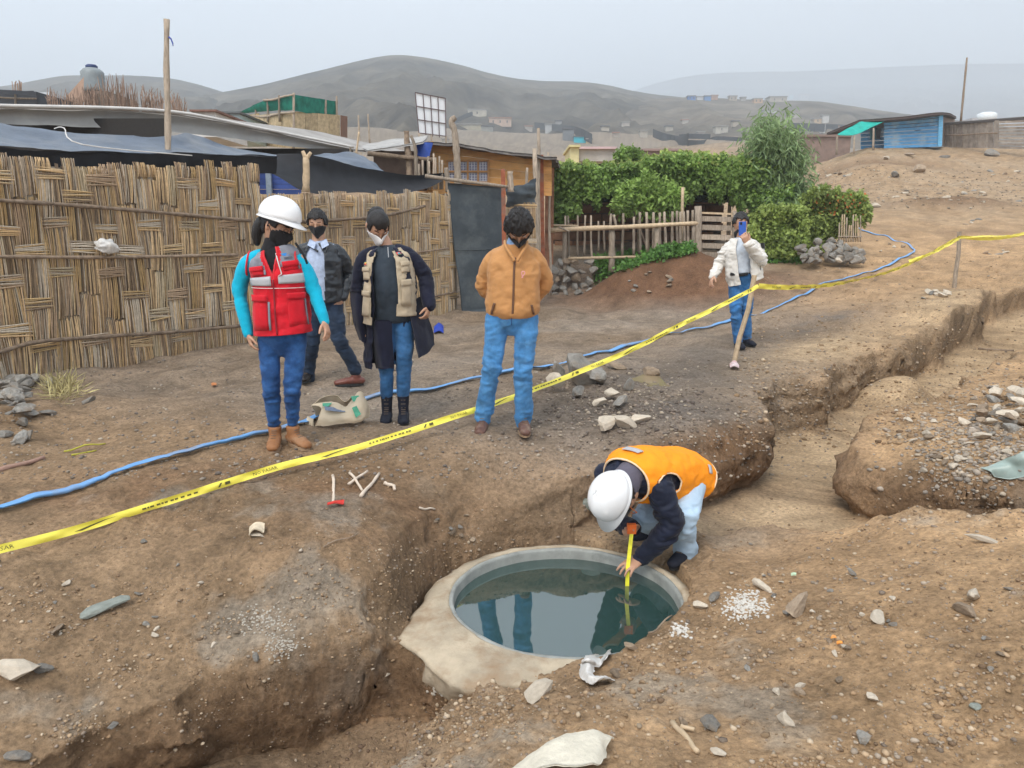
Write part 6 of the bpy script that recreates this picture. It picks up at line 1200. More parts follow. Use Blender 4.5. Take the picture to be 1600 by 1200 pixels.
# ---------------------------------------------------------------- people
SKIN = bpy.data.materials.new('skin'); SKIN.use_nodes = True; _b = SKIN.node_tree.nodes['Principled BSDF']
_b.inputs['Roughness'].default_value = .5; _b.inputs['Subsurface Weight'].default_value = .08; _b.inputs['Subsurface Radius'].default_value = (.02, .008, .004)
_t = SKIN.node_tree.nodes.new('ShaderNodeTexNoise'); _t.inputs['Scale'].default_value = 30; _r = SKIN.node_tree.nodes.new('ShaderNodeValToRGB'); _r.color_ramp.elements[0].color = (.42, .225, .14, 1); _r.color_ramp.elements[1].color = (.56, .33, .22, 1)
_c = SKIN.node_tree.nodes.new('ShaderNodeTexCoord'); SKIN.node_tree.links.new(_c.outputs['Object'], _t.inputs['Vector']); SKIN.node_tree.links.new(_t.outputs['Fac'], _r.inputs[0]); SKIN.node_tree.links.new(_r.outputs[0], _b.inputs['Base Color'])
def fabric(name, c, rough=.85, var=.18, vs=14, bump=.35, bs=16, bd=.012, sheen=.1, dirt=None, ds=3, spec=.2): return mat(name, c, rough, spec, var, vs, bump=bump, bscale=bs, bdist=bd, sheen=sheen, dirt=dirt, dirtscale=ds*2.5, dmax=.35)
M_HAIR = mat('black_hair', (.012, .010, .010), .45, .45, .4, 60, bump=.8, bscale=120, stretch=(2.5, 2.5, .5), bdist=.006)
M_HELM = mat('white_helmet', (.80, .81, .82), .22, .5, .03, 8)
M_BLK = fabric('black_cloth_mask', (.016, .016, .018), .8); M_EYE = mat('eye_white', (.6, .58, .55), .2, .5); M_IRIS = mat('dark_iris', (.02, .012, .01), .15, .5)
def loft(rings, W, Fv, n=28, sup=2.0, cap=True, dens=5, round_=.5):
    """closed tube through rings (centre, half width, half depth)"""
    pts = [Vector(r[0]) for r in rings]; cc = cat_rom(pts, dens); m = len(rings)-1; ts = np.linspace(0, m, len(cc))
    rw = np.interp(ts, range(m+1), [r[1] for r in rings]); rd = np.interp(ts, range(m+1), [r[2] for r in rings])
    k = np.array([.25, .5, .25])
    for _ in range(2):
        if len(rw) > 4: rw[1:-1] = np.convolve(rw, k, 'valid'); rd[1:-1] = np.convolve(rd, k, 'valid')
    fr = []
    for i, p in enumerate(cc):
        t = (cc[min(i+1, len(cc)-1)]-cc[max(i-1, 0)]).normalized(); w_ = W-t*W.dot(t)
        w_ = w_.normalized() if w_.length > .05 else t.orthogonal().normalized()
        d = t.cross(w_)
        if d.dot(Fv) < 0: d = -d
        fr.append((t, w_, d))
    L_ = []
    if cap:
        t, w_, d = fr[0]; R_ = min(rw[0], rd[0])*round_
        for a in (0.15, .5, .8): L_.append((cc[0]-t*R_*math.cos(a*math.pi/2), rw[0]*math.sin(a*math.pi/2), rd[0]*math.sin(a*math.pi/2), fr[0]))
    for i in range(len(cc)): L_.append((cc[i], rw[i], rd[i], fr[i]))
    if cap:
        t, w_, d = fr[-1]; R_ = min(rw[-1], rd[-1])*round_
        for a in (.8, .5, .15): L_.append((cc[-1]+t*R_*math.cos(a*math.pi/2), rw[-1]*math.sin(a*math.pi/2), rd[-1]*math.sin(a*math.pi/2), fr[-1]))
    v = []; flip = fr[0][1].cross(fr[0][2]).dot(fr[0][0]) < 0
    for c, a, b_, (t, w_, d) in L_:
        for q in range(n):
            th = 2*math.pi*q/n; co, si = math.cos(th), math.sin(th); e = 2/sup
            v.append(c+w_*(a*math.copysign(abs(co)**e, co))+d*(b_*math.copysign(abs(si)**e, si)))
    f = []
    for i in range(len(L_)-1):
        for q in range(n):
            k_ = (i*n+q, i*n+(q+1) % n, (i+1)*n+(q+1) % n, (i+1)*n+q); f.append(k_[::-1] if flip else k_)
    if cap:
        a = tuple(range(n)); b_ = tuple((len(L_)-1)*n+q for q in range(n)); f += [a if flip else a[::-1], b_[::-1] if flip else b_]
    return v, f
def limb(pts, rad, W=Vector((1, 0, 0)), Fv=Vector((0, -1, 0)), sq=1., n=18, dens=5, round_=.9): return loft([(p, r*sq, r) for p, r in zip(pts, rad)], W, Fv, n, dens=dens, round_=round_)
def evalmesh(o):
    dg = bpy.context.evaluated_depsgraph_get(); dg.update(); me = bpy.data.meshes.new_from_object(o.evaluated_get(dg)); return me
def fuse(name, parts, voxel, mt, parent, sm=6, disp=None, dec=None, amp=1.):
    v = []; f = []
    for a, b_ in parts: k = len(v); v += [tuple(p) for p in a]; f += [tuple(i+k for i in q) for q in b_]
    me = mesh_l('tmp', v, f); o = bpy.data.objects.new('tmp', me); C.objects.link(o)
    m = o.modifiers.new('r', 'REMESH'); m.mode = 'VOXEL'; m.voxel_size = voxel; m.use_smooth_shade = True
    if sm: s = o.modifiers.new('s', 'SMOOTH'); s.iterations = sm; s.factor = .5
    m2 = evalmesh(o); bpy.data.objects.remove(o)
    if disp is not None: n_ = normals_of(m2); vv = verts_of(m2); set_verts(m2, vv+n_*disp(vv, n_)[:, None]*amp)
    if dec:
        o = bpy.data.objects.new('tmp', m2); C.objects.link(o); d = o.modifiers.new('d', 'DECIMATE'); d.ratio = dec; m3 = evalmesh(o); bpy.data.objects.remove(o); m2 = m3
    m2.name = name; m2.materials.clear(); smooth(m2); return link(name, m2, mt, parent)
def folds(k=1., sx=7, sz=24, seed=0, zones=()):
    """cloth wrinkles, stronger near the given points (pos, radius)"""
    def fn(v, n):
        q = v+fbm(v*5, 2, seed+5)[:, None]*.06; a = fbm(q*np.array([sx, sx, sz]), 3, seed); b_ = 1-2*np.abs(fbm(q*np.array([sx*1.3, sx*1.3, sz*.8])+7, 3, seed+2)); w_ = np.full(len(v), .42)
        for p, r in zones: w_ = np.maximum(w_, np.exp(-(((v-np.array(p))**2).sum(1))/(r*r)))
        return (a*.014+(b_-.5)*.011)*w_*k+fbm(v*6, 2, seed+9)*.004*k
    return fn
def hand_parts(wrist, direc, palm_n, side, curl=.35, scale=1., splay=.1):
    """palm and five separate bent fingers; palm_n points out of the palm, side = +1 when the thumb is on direc x palm_n side"""
    d = direc.normalized(); pn = (palm_n-d*palm_n.dot(d)).normalized(); s = d.cross(pn)*side; out = []
    pl_ = .085*scale; out.append(loft([(wrist-d*.02*scale, .026*scale, .021*scale), (wrist+d*.02*scale, .034*scale, .019*scale), (wrist+d*.06*scale, .042*scale, .017*scale), (wrist+d*pl_, .040*scale, .013*scale)], s, pn, 14, dens=3, round_=.5))
    for i, (o_, ln) in enumerate(((.031, .068), (.0105, .076), (-.0105, .071), (-.031, .056))):
        b0 = wrist+d*(pl_-.012)*scale+s*o_*scale; a = curl*(1+.15*i); dd = (d+s*splay*o_/.03).normalized(); P = [b0]; ang = a*.5
        for l_ in (.44, .32, .24): dr_ = dd*math.cos(ang)+pn*math.sin(ang); P.append(P[-1]+dr_*ln*l_*scale); ang += a
        out.append(limb(P, [.0088*scale, .0083*scale, .0076*scale, .0062*scale], s, pn, n=10, dens=3))
    b0 = wrist+d*.022*scale+s*.026*scale; d1 = (d*.62+s*.66+pn*.35).normalized(); d2 = (d*.88+s*.25+pn*.4).normalized(); out.append(limb([b0, b0+d1*.036*scale, b0+d1*.036*scale+d2*.030*scale, b0+d1*.036*scale+d2*.052*scale], [.013*scale, .0105*scale, .0095*scale, .007*scale], s, pn, n=10, dens=3))
    return out
class Head:
    def __init__(s, c, F, U, k=1.):
        s.c = Vector(c); s.F = F.normalized(); s.U = (U-s.F*U.dot(s.F)).normalized(); s.R = s.F.cross(s.U); s.k = k
    def w(s, x, y, z): return s.c+(s.R*x+s.F*y+s.U*z)*s.k       # x to the head's right, y forward, z up
    def surf(s, n=40, m=28, inflate=0.):
        v = []; f = []
        for j in range(m+1):
            ph = math.pi*j/m-math.pi/2
            for i in range(n): th = 2*math.pi*i/n; v.append(s.pt(math.cos(ph)*math.sin(th), math.cos(ph)*math.cos(th), math.sin(ph), inflate))
        for j in range(m):
            for i in range(n): f.append((j*n+i, (j*n+(i+1) % n), (j+1)*n+(i+1) % n, (j+1)*n+i)[::-1])
        return v, f
    def local(s, x, y, z, inflate=0.):
        t = max(0, -z); wx = .077*(1-.30*t**1.4); wy = .094*(1-.12*t) if y > 0 else .098*(1-.42*t**1.2); wz = .115 if z > 0 else .122
        X, Y, Z = x*wx, y*wy, z*wz
        def g(a, b_, ra, rb): return math.exp(-((x-a)/ra)**2-((z-b_)/rb)**2) if y > 0 else 0
        Y += .024*g(0, -.16, .13, .16)+.012*g(0, -.02, .09, .18)+.006*g(0, .24, .5, .1)-.008*(g(.36, .06, .18, .12)+g(-.36, .06, .18, .12))+.007*g(0, -.45, .24, .08)+.010*g(0, -.78, .25, .18)
        X += .004*(g(.6, -.1, .2, .2)-g(-.6, -.1, .2, .2))
        nl = math.sqrt(X*X+Y*Y+Z*Z)+1e-6; q = 1+inflate/nl; return X*q, Y*q, Z*q
    def pt(s, x, y, z, inflate=0.): return s.w(*s.local(x, y, z, inflate))
    def parts(s):
        o = [s.surf()]
        for sg in (-1, 1):
            e = s.w(sg*.079, -.006, -.004); o.append(loft([(e-s.U*.030, .004, .010), (e-s.U*.012, .009, .015), (e+s.U*.010, .012, .020), (e+s.U*.028, .006, .013)], s.R, s.F, 10, dens=2))
        return o
    def patch(s, name, xr, zr, inflate, mt, parent, n=18, m=12, keep=None, thick=.003, shape=None):
        """a piece lying over the head surface between longitudes xr (degrees, 0 = face) and heights zr"""
        v = []; idx = {}; f = []
        for j in range(m+1):
            for i in range(n+1):
                a = R(xr[0]+(xr[1]-xr[0])*i/n); z = zr[0]+(zr[1]-zr[0])*j/m; r_0 = math.sqrt(max(0, 1-z*z)); inf = inflate if not callable(inflate) else inflate(i/n, j/m)
                v.append(s.pt(r_0*math.sin(a), r_0*math.cos(a), z, inf))
        for j in range(m):
            for i in range(n):
                if keep is None or keep((i+.5)/n, (j+.5)/m): f.append((j*(n+1)+i, j*(n+1)+i+1, (j+1)*(n+1)+i+1, (j+1)*(n+1)+i)[::-1])
        me = smooth(mesh_l(name, v, f)); o = link(name, me, mt, parent)
        if thick: md = o.modifiers.new('t', 'SOLIDIFY'); md.thickness = thick; md.offset = 1
        return o
    def hair(s, parent, zlow=-.15, front=.30, inflate=.014, name='hair', seed=0, m=M_HAIR, amp=1.):
        """short hair: a fused cap with tufted relief"""
        bm = bmesh.new(); bmesh.ops.create_uvsphere(bm, u_segments=56, v_segments=40, radius=1); rr = random.Random(seed)
        dele = []
        for v in bm.verts:
            x, y, z = v.co; ang = abs(math.degrees(math.atan2(x, y))); lim = front+.06*math.sin(x*9+seed) if ang < 52 else (-.02 if ang < 78 else (-.30 if ang > 105 else -.15)); 
            if ang >= 105: lim = zlow-.25
            if z < lim: dele.append(v)
        bmesh.ops.delete(bm, geom=dele, context='VERTS'); co = np.array([tuple(v.co) for v in bm.verts]); no = fbm(co*np.array([9, 9, 5])+seed, 3, seed)
        for v, q in zip(bm.verts, no): v.co = s.pt(v.co.x, v.co.y, v.co.z, inflate+q*.012*amp+.006*max(0, v.co.z)*amp)
        me = bpy.data.meshes.new(name); bm.to_mesh(me); bm.free(); smooth(me); o = link(name, me, m, parent); md = o.modifiers.new('t', 'SOLIDIFY'); md.thickness = .012; md.offset = -1; return o
    def eyes(s, parent, closed=False, low=True):
        for sg in (-1, 1):
            if closed: continue
            bm = bmesh.new(); bmesh.ops.create_uvsphere(bm, u_segments=14, v_segments=10, radius=.0125*s.k); me = bpy.data.meshes.new('eye'); bm.to_mesh(me); bm.free(); smooth(me)
            o = link('eye', me, M_EYE, parent, loc=s.w(sg*.031, .0765, .009)); o.scale = (1, 1, .75)
            bm = bmesh.new(); bmesh.ops.create_uvsphere(bm, u_segments=10, v_segments=8, radius=.0068*s.k); me = bpy.data.meshes.new('iris'); bm.to_mesh(me); bm.free(); smooth(me); link('iris', me, M_IRIS, parent, loc=s.w(sg*.031, .084, .006))
            s.patch('eyebrow', (sg*14, sg*38) if sg > 0 else (-38, -14), (.285, .325), .003, M_HAIR, parent, 8, 2, thick=.002)
            s.patch('eyelid', (14, 34) if sg > 0 else (-34, -14), (.02 if low else .10, .22), .0075, SKIN, parent, 8, 3, thick=.003)
    def mask(s, parent, m=M_BLK, k=1.):
        o = s.patch('face_mask', (-74, 74), (-.93, .02), lambda u, v: .006+.026*math.exp(-((u-.5)/.16)**2)*(.35+.65*math.sin(math.pi*min(1, v*1.05)))*k, m, parent, 26, 14, keep=lambda u, v: (1-abs(2*u-1)**2.6*.5) > abs(2*v-1)*.94)
        for sg in (-1, 1):
            a = s.pt(sg*math.sin(R(66)), math.cos(R(66))*.9, -.30, .004); b_ = s.w(sg*.086, -.016, .022); l_ = MB().tube([a, a.lerp(b_, .5)+s.R*sg*.003, b_], .0018, 5).build('ear_loop', m, o)
        return o
def helmet(h, parent, tilt=0., m=M_HELM, shift=(0, 0, 0), name='helmet'):
    """hard hat with brim, peak, rib and suspension band"""
    root_c = h.w(shift[0], -.005+shift[1], .045+shift[2]); U = (h.U+h.F*tilt).normalized(); F = (h.F-U*h.F.dot(U)).normalized(); Rr = F.cross(U); n, m_ = 48, 16; v = []; f = []
    for j in range(m_+1):
        ph = j/m_*math.pi/2
        for i in range(n):
            th = 2*math.pi*i/n; x, y = math.sin(th), math.cos(th); rr_ = math.cos(ph)**.72; z = math.sin(ph)**.95; rib = .005*math.exp(-(x*rr_/.16)**2)*(1 if z > .1 else 0)
            v.append(root_c+Rr*(x*rr_*.116)+F*(y*rr_*.140)+U*(z*(.128)+rib))
    for j in range(m_):
        for i in range(n): f.append((j*n+i, j*n+(i+1) % n, (j+1)*n+(i+1) % n, (j+1)*n+i)[::-1])
    k0 = len(v)
    for r in range(2):
        for i in range(n):
            th = 2*math.pi*i/n; x, y = math.sin(th), math.cos(th); pk = max(0, y)**3; e = .012+.045*pk if r else 0
            v.append(root_c+Rr*(x*(.116+e*.8))+F*(y*(.140+e*1.1))-U*(.004+.010*r+.014*pk*r))
    for i in range(n): f.append((k0+i, k0+n+i, k0+n+(i+1) % n, k0+(i+1) % n)); f.append((i, k0+i, k0+(i+1) % n, (i+1) % n))
    me = smooth(mesh_l(name, v, f)); o = link(name, me, m, parent); md = o.modifiers.new('t', 'SOLIDIFY'); md.thickness = .004; md.offset = 1
    v = []; f = []
    for j, (z, e) in enumerate(((-.030, -.014), (.01, -.010))):
        for i in range(n): th = 2*math.pi*i/n; v.append(root_c+Rr*(math.sin(th)*(.106+e))+F*(math.cos(th)*(.128+e))+U*z)
    for i in range(n): f.append((i, n+i, n+(i+1) % n, (i+1) % n))
    b_ = link('head_band', smooth(mesh_l('head_band', v, f)), mat('dark_headband', (.03, .03, .035), .7), o); return o
def shell(name, rings, W, Fv, mt, parent, keep, inflate=.012, n=120, dens=14, sup=2.2, thick=.006, noise_k=1., seed=0, colors=None):
    """an open garment: the loft surface with some of its faces left out; keep(u, v, side, p): u turns -180..180 with 0 in front"""
    v, f = loft([(c, a+inflate, b_+inflate) for c, a, b_ in rings], W, Fv, n, sup, False, dens); V = np.array([tuple(p) for p in v]); rows = len(v)//n
    nn_ = V-np.repeat(V.reshape(rows, n, 3).mean(1), n, 0); nn_ /= np.linalg.norm(nn_, axis=1)[:, None]+1e-9
    V = V+nn_*(fbm(V*np.array([9, 9, 16.]), 3, seed)*.013+(.5-np.abs(fbm(V*np.array([12, 12, 6.]), 3, seed+3)))*.012-.004)[:, None]*noise_k
    out = []; mi = []
    for q in f:
        i = q[0] % n; r = min(x//n for x in q); cols_ = [x % n for x in q]; cm = (min(cols_)+.5) if max(cols_)-min(cols_) < n/2 else n-.5
        a = 90-math.degrees(2*math.pi*cm/n); a = (a+180) % 360-180; vv = (r+.5)/(rows-1)
        if keep(a, vv): out.append(q); mi.append(colors(a, vv) if colors else 0)
    used = sorted(set(i for q in out for i in q)); mp_ = {o: k for k, o in enumerate(used)}
    me = mesh_l(name, V[used], [tuple(mp_[i] for i in q) for q in out]); smooth(me); mts = mt if isinstance(mt, list) else [mt]
    for x in mts: me.materials.append(x)
    me.polygons.foreach_set('material_index', mi); o = link(name, me, None, parent); md = o.modifiers.new('t', 'SOLIDIFY'); md.thickness = thick; md.offset = 0; md.use_rim = True; return o
def shell_pt(rings, W, Fv, ang, t, inflate):
    """a point of a garment surface: ang degrees from the front, t 0..1 along the rings"""
    pts = cat_rom([Vector(r[0]) for r in rings], 9); m = len(rings)-1; x = t*m; i = min(len(pts)-1, int(round(t*(len(pts)-1)))); rw = np.interp(x, range(m+1), [r[1] for r in rings])+inflate; rd = np.interp(x, range(m+1), [r[2] for r in rings])+inflate
    tt = (pts[min(i+1, len(pts)-1)]-pts[max(i-1, 0)]).normalized(); w_ = (W-tt*W.dot(tt)).normalized(); d = tt.cross(w_)
    if d.dot(Fv) < 0: d = -d
    th = R(90-ang); e = 2/2.2; co, si = math.cos(th), math.sin(th); return pts[i]+w_*rw*math.copysign(abs(co)**e, co)+d*rd*math.copysign(abs(si)**e, si)
def on_shell(name, rings, W, Fv, a0, a1, t0, t1, inflate, mt, parent, n=8, m=6, thick=.004, bulge=0., skew=0.):
    v = []; f = []
    for j in range(m+1):
        for i in range(n+1):
            u, q = i/n, j/m; b_ = bulge*min(1, 4*min(u, 1-u)+.0)*min(1, 4*min(q, 1-q)); v.append(shell_pt(rings, W, Fv, a0+(a1-a0)*u+skew*q, t0+(t1-t0)*q, inflate+b_))
    for j in range(m):
        for i in range(n): f.append((j*(n+1)+i, j*(n+1)+i+1, (j+1)*(n+1)+i+1, (j+1)*(n+1)+i))
    o = link(name, smooth(mesh_l(name, v, f)), mt, parent); md = o.modifiers.new('t', 'SOLIDIFY'); md.thickness = thick; md.offset = 0; return o
def shoe(parent, ankle, toe_dir, ground_z, m, sole_m, k=1., high=.0, name='shoe'):
    """laced shoe with a sole; ankle: point of the ankle joint"""
    d = Vector((toe_dir[0], toe_dir[1], 0)).normalized(); s = Vector((-d.y, d.x, 0)); a = Vector((ankle.x, ankle.y, ground_z)); L_ = .27*k; u = Vector((0, 0, 1))
    top = max(.09, .10+high)
    up = [loft([(a-d*.055*k+u*.045, .030, .030), (a-d*.02*k+u*.05, .040, .040), (a+d*.06*k+u*.048, .042, .038), (a+d*.13*k+u*.040, .045, .030), (a+d*.185*k+u*.034, .036, .024)], s, u, 18, dens=4, round_=.9),
          loft([(a+u*.03, .040, .048), (a+u*.07, .038, .046), (a+u*top, .040+.006*(high > 0), .046)], s, d, 16, dens=4, round_=.2)]
    o = fuse(name, up, .006, m, parent, 5, lambda v, n_: fbm(v*30, 2, 3)*.003)
    v = []; f = []; n = 28
    for z in (0, .022):
        for i in range(n):
            th = 2*math.pi*i/n; x = math.cos(th); y = math.sin(th); wd = .044*(1+.12*x); v.append(a+d*(x*.132*k+.065*k)+s*y*wd*(1-.12*(x < 0))+u*z)
    f = [tuple(range(n-1, -1, -1)), tuple(range(n, 2*n))]+[(i, (i+1) % n, n+(i+1) % n, n+i) for i in range(n)]
    link('sole', mesh_l('sole', v, f), sole_m, o)
    for i in range(4+int(high*30)):
        q = a+d*(.085-.022*i)*k+u*(.083+.010*i if i < 4 else .10+(i-3)*.03); q = a+d*max(.048, .10-.02*i)*k+u*(.078+.012*min(i, 3)+max(0, i-3)*.03)
        MB().bar(q-s*.017, q+s*.017, .004, .004).build('lace', mat('shoe_lace', (.16, .12, .09), .8), o)
    return o

def arm(s_, e_, w_, nb, r):
    """sleeve from inside the shoulder to the wrist; r: shoulder, upper arm, elbow, forearm, cuff"""
    a = (e_-s_).normalized(); i = s_.lerp(nb, .55)+U3*.012
    return limb([i, s_.lerp(nb, .12)-U3*.012+a*.01, s_.lerp(e_, .45), e_, e_.lerp(w_, .55), w_], [r[0]*.72, r[0], r[1], r[2], r[3], r[4]], n=20)
def P_(Y0):
    return lambda px, py, dy=0.: Py(px, py, Y0+dy)
U3 = Vector((0, 0, 1))
def dirv(x, y, z=0): return Vector((x, y, z)).normalized()
M_JEAN1 = fabric('dark_blue_jeans', (.020, .075, .22), .8, .45, 10, dirt=(.06, .16, .34), ds=4); M_JEAN2 = fabric('mid_blue_jeans', (.035, .12, .27), .8, .4, 10, dirt=(.09, .22, .42), ds=5)
M_JEAN4 = fabric('bright_blue_jeans', (.065, .22, .46), .82, .35, 10, dirt=(.16, .36, .60), ds=5); M_JEAN6 = fabric('pale_washed_jeans', (.42, .56, .70), .85, .12, 8)
M_TURQ = fabric('turquoise_knit', (.005, .42, .62), .8, .1, 20); M_RED = fabric('red_vest_cloth', (.60, .012, .025), .75, .15, 10); M_GREYV = fabric('grey_vest_yoke', (.22, .23, .27), .8); M_SILV = mat('reflective_band', (.42, .43, .45), .35, .6, .08, 20, bump=.3, bscale=30, bdist=.005)
M_BOOTB = mat('tan_leather', (.30, .135, .055), .6, .35, .2, 14, bump=.3, bscale=50, dirt=(.32, .22, .14), dirtscale=7, bdist=.004); M_SOLE = mat('tan_sole', (.32, .22, .14), .8); M_DSOLE = mat('dark_sole', (.03, .03, .03), .8)
M_BROWNS = mat('brown_leather', (.12, .06, .045), .5, .4, .2, 14, dirt=(.28, .2, .14), dirtscale=8); M_BLACKS = mat('black_suede', (.012, .014, .024), .8, .3, .3, 12)
def person(label, loc): return thing('person', label, 'person', tuple(loc))
def legs_parts(hipL, kneeL, ankL, hipR, kneeR, ankR, r, waist, W, Fv, hw, hd):
    """r: thigh, knee, calf, cuff radii"""
    out = []
    for h_, k_, a_ in ((hipL, kneeL, ankL), (hipR, kneeR, ankR)):
        out.append(limb([h_+U3*.02, h_.lerp(k_, .45), k_, k_.lerp(a_, .42), k_.lerp(a_, .8), a_], [r[0], r[0]*.93, r[1], r[2], (r[2]+r[3])/2, r[3]], W, Fv, n=20))
    c = (hipL+hipR)/2; out.append(loft([(c-U3*.10, hw*.20, hd*.42), (c-U3*.05, hw*.52, hd*.68), (c+U3*.0, hw*.88, hd*.86), (c+U3*.05, hw, hd), ((c+U3*.04).lerp(waist, .6), hw*.94, hd*.95), (waist, hw*.88, hd*.9)], W, Fv, 24, dens=4, round_=.25)); return out

# ---- 1: woman in the red vest and white helmet
def woman_red():
    p = P_(4.95); W = dirv(1, .12); F = dirv(.12, -1); g = Vector((-1.50, 4.95, 0)); gzz = gz(g.x, g.y)
    root = person('woman in a white helmet and a red vest with grey yoke over turquoise sleeves', (g.x, g.y, gzz))
    sR, sL = p(384, 408, .02), p(470, 406, .0); H = Head(p(433, 353, -.01), dirv(.90, -.42, -.48), Vector((.05, .1, 1)), 1.0)
    eR, wR = p(374, 458, .03), p(388, 522, -.02); eL, wL = p(490, 452, .0), p(507, 503, -.06)
    hR, kR, aR = p(420, 532), p(424, 608, -.04), p(429, 664, .02); hL, kL, aL = p(463, 532), p(457, 606, -.04), p(457, 660, .03)
    spine = [(p(442, 545), .150, .105), (p(442, 515), .155, .110), (p(440, 480), .138, .105), (p(437, 440), .150, .118), (p(432, 410), .160, .100), (p(428, 396), .125, .080), (p(424, 386), .06, .058)]
    neck = limb([p(424, 392, .03), p(428, 376, .02), H.w(0, -.01, -.07)], [.052, .047, .047])
    arms = [limb([sR, eR, wR], [.038, .034, .025]), limb([sL, eL, wL], [.038, .034, .025])]
    hnds = hand_parts(wR, (p(396, 548, -.04)-wR), dirv(.9, .3, 0), 1, .45, .95)+hand_parts(wL, (p(513, 524, -.10)-wL), dirv(-.9, .2, 0), -1, .4, .95)
    legs = [limb([hR, kR, aR, p(429, 690)], [.052, .038, .024, .03]), limb([hL, kL, aL, p(460, 688)], [.052, .038, .024, .03])]
    tor = loft([(c, a*.7, b_*.7) for c, a, b_ in spine[1:]], W, F)
    fuse('body', H.parts()+[neck, tor]+arms+hnds+legs, .0052, SKIN, root, 3, dec=.35); H.eyes(root); H.mask(root)
    # glasses
    for sg in (-1, 1): 
        q = [H.w(sg*.031+.022*math.cos(a), .098, .006+.016*math.sin(a)) for a in np.linspace(0, 2*math.pi, 14)]; gl = MB().tube(q, .0016, 5).build('glasses', mat('glasses_frame', (.02, .02, .02), .3), root)
    # hair: cap, side and gathered back
    H.hair(root, -.3, .25, .010, seed=2); hb = fuse('hair_bun', [limb([H.w(.0, -.07, .0), H.w(.01, -.105, -.04), H.w(.02, -.105, -.10), H.w(.02, -.08, -.16)], [.040, .042, .040, .022]), limb([H.w(-.06, -.04, -.0), H.w(-.05, -.06, -.06)], [.03, .03])], .008, M_HAIR, root, 3, folds(1.6, 12, 8, 3))
    helmet(H, root, -.22, shift=(0, 0, .006))
    fuse('jeans', legs_parts(hL, kL, aL-U3*.00, hR, kR, aR-U3*.0, (.070, .054, .050, .036), p(440, 500), W, F, .158, .112), .008, M_JEAN1, root, 4, folds(.9, 6, 26, 1, [(kR, .14), (kL, .14), (aR, .12), (aL, .12)]))
    sw = fuse('dark_fleece', [loft(spine[2:], W, F, round_=.2)], .008, fabric('black_fleece', (.015, .015, .018)), root, 4); sw = fuse('turquoise_top', [arm(sR, eR, wR, p(428, 396), [.060, .052, .046, .040, .033]), arm(sL, eL, wL, p(428, 396), [.060, .052, .046, .040, .033])], .008, M_TURQ, root, 6, folds(.7, 9, 18, 5, [(eR, .09), (eL, .09)]))
    loft_neck = fuse('dark_collar', [limb([p(424, 400, .0), p(427, 384, -.0), p(429, 375, -.0)], [.078, .062, .058])], .007, fabric('black_fleece', (.015, .015, .018)), root, 3)
    vr = [(p(444, 520), .172, .130), (p(441, 495), .165, .128), (p(439, 465), .156, .125), (p(437, 435), .162, .132), (p(433, 412), .158, .120), (p(430, 398), .135, .098), (p(427, 389), .085, .078)]
    def keep(a, v): return not (v > .52 and abs(a+4) < (v-.52)*46)
    vest = shell('vest', vr, W, F, [M_RED, M_GREYV], root, keep, .010, colors=lambda a, v: 1 if v > .62 and abs(a) > 0 and not (abs(a+4) < (v-.52)*46+9) else 0, seed=3)
    on_shell('reflective_band', vr, W, F, -78, -8, .44, .53, .017, M_SILV, vest, 14, 3); on_shell('reflective_band', vr, W, F, 4, 78, .46, .54, .017, M_SILV, vest, 14, 3); on_shell('white_piping', vr, W, F, -78, 78, .422, .430, .018, mat('white_trim', (.75, .7, .7), .6), vest, 24, 1)
    for a0, a1, t0, t1 in ((-62, -18, .08, .36), (18, 62, .10, .38), (-56, -20, .56, .66), (16, 50, .57, .67)):
        pk_ = on_shell('pocket', vr, W, F, a0, a1, t0, t1, .016, M_RED, vest, 8, 6, .005, .008); on_shell('flap', vr, W, F, a0-1, a1+1, t1-.05, t1+.012, .028, M_RED, pk_, 8, 3, .005)
        on_shell('grey_trim', vr, W, F, a1+1, a1+5, t0, t1-.04, .020, M_GREYV, pk_, 2, 4, .004)
    on_shell('zip', vr, W, F, -5.5, -3, .02, .5, .018, mat('zip_dark', (.25, .02, .03), .5), vest, 2, 12)
    MB().tube([shell_pt(vr, W, F, -4, .50, .0), p(440, 428, -.15), p(434, 408, -.14), p(431, 396, -.10)], .004, 6).build('jacket_zip', mat('pale_zip', (.6, .6, .58), .4), vest)
    for sg in (-1, 1): MB().tube([shell_pt(vr, W, F, -4+sg*max(1.5, (t-.52)*46), t, .012) for t in np.linspace(.50, 1, 22)], .0065, 6).build('neck_piping', mat('red_piping', (.62, .03, .04), .6), vest)
    for sg, sh_ in ((-1, sR), (1, sL)):   # armhole piping
        pts = []
        for a in np.linspace(0, 2*math.pi, 26): c = sh_+W*(-sg*.018)-U3*.018; pts.append(c+U3*math.sin(a)*.078+dirv(W.y, -W.x)*math.cos(a)*.072+W*sg*(.012*math.sin(a)*-1))
        MB().tube(pts, .0065, 6).build('armhole_piping', mat('red_piping', (.62, .03, .04), .6), vest)
    # chest emblem: blue flame-like stroke with dark lines of print below
    em = on_shell('emblem', vr, W, F, 26, 38, .76, .82, .014, mat('emblem_blue', (.02, .22, .62), .6), vest, 6, 5, .003, skew=-8)
    for k in range(3): on_shell('emblem_line', vr, W, F, 22, 42, .735-.010*k, .739-.010*k, .021, mat('emblem_dark', (.04, .05, .08), .6), vest, 6, 1, .003)
    stp = MB().tube(cat_rom([p(462, 380, -.07), p(474, 398, -.10), p(480, 412, -.09)], 5), .008, 6).build('bag_strap', M_BLK, root, sm=True)
    shoe(root, aR, (.18, -1), gzz-.002, M_BOOTB, M_SOLE, .97, .03, 'boot'); shoe(root, aL, (.75, -.75), gzz-.002, M_BOOTB, M_SOLE, .97, .03, 'boot')
woman_red()

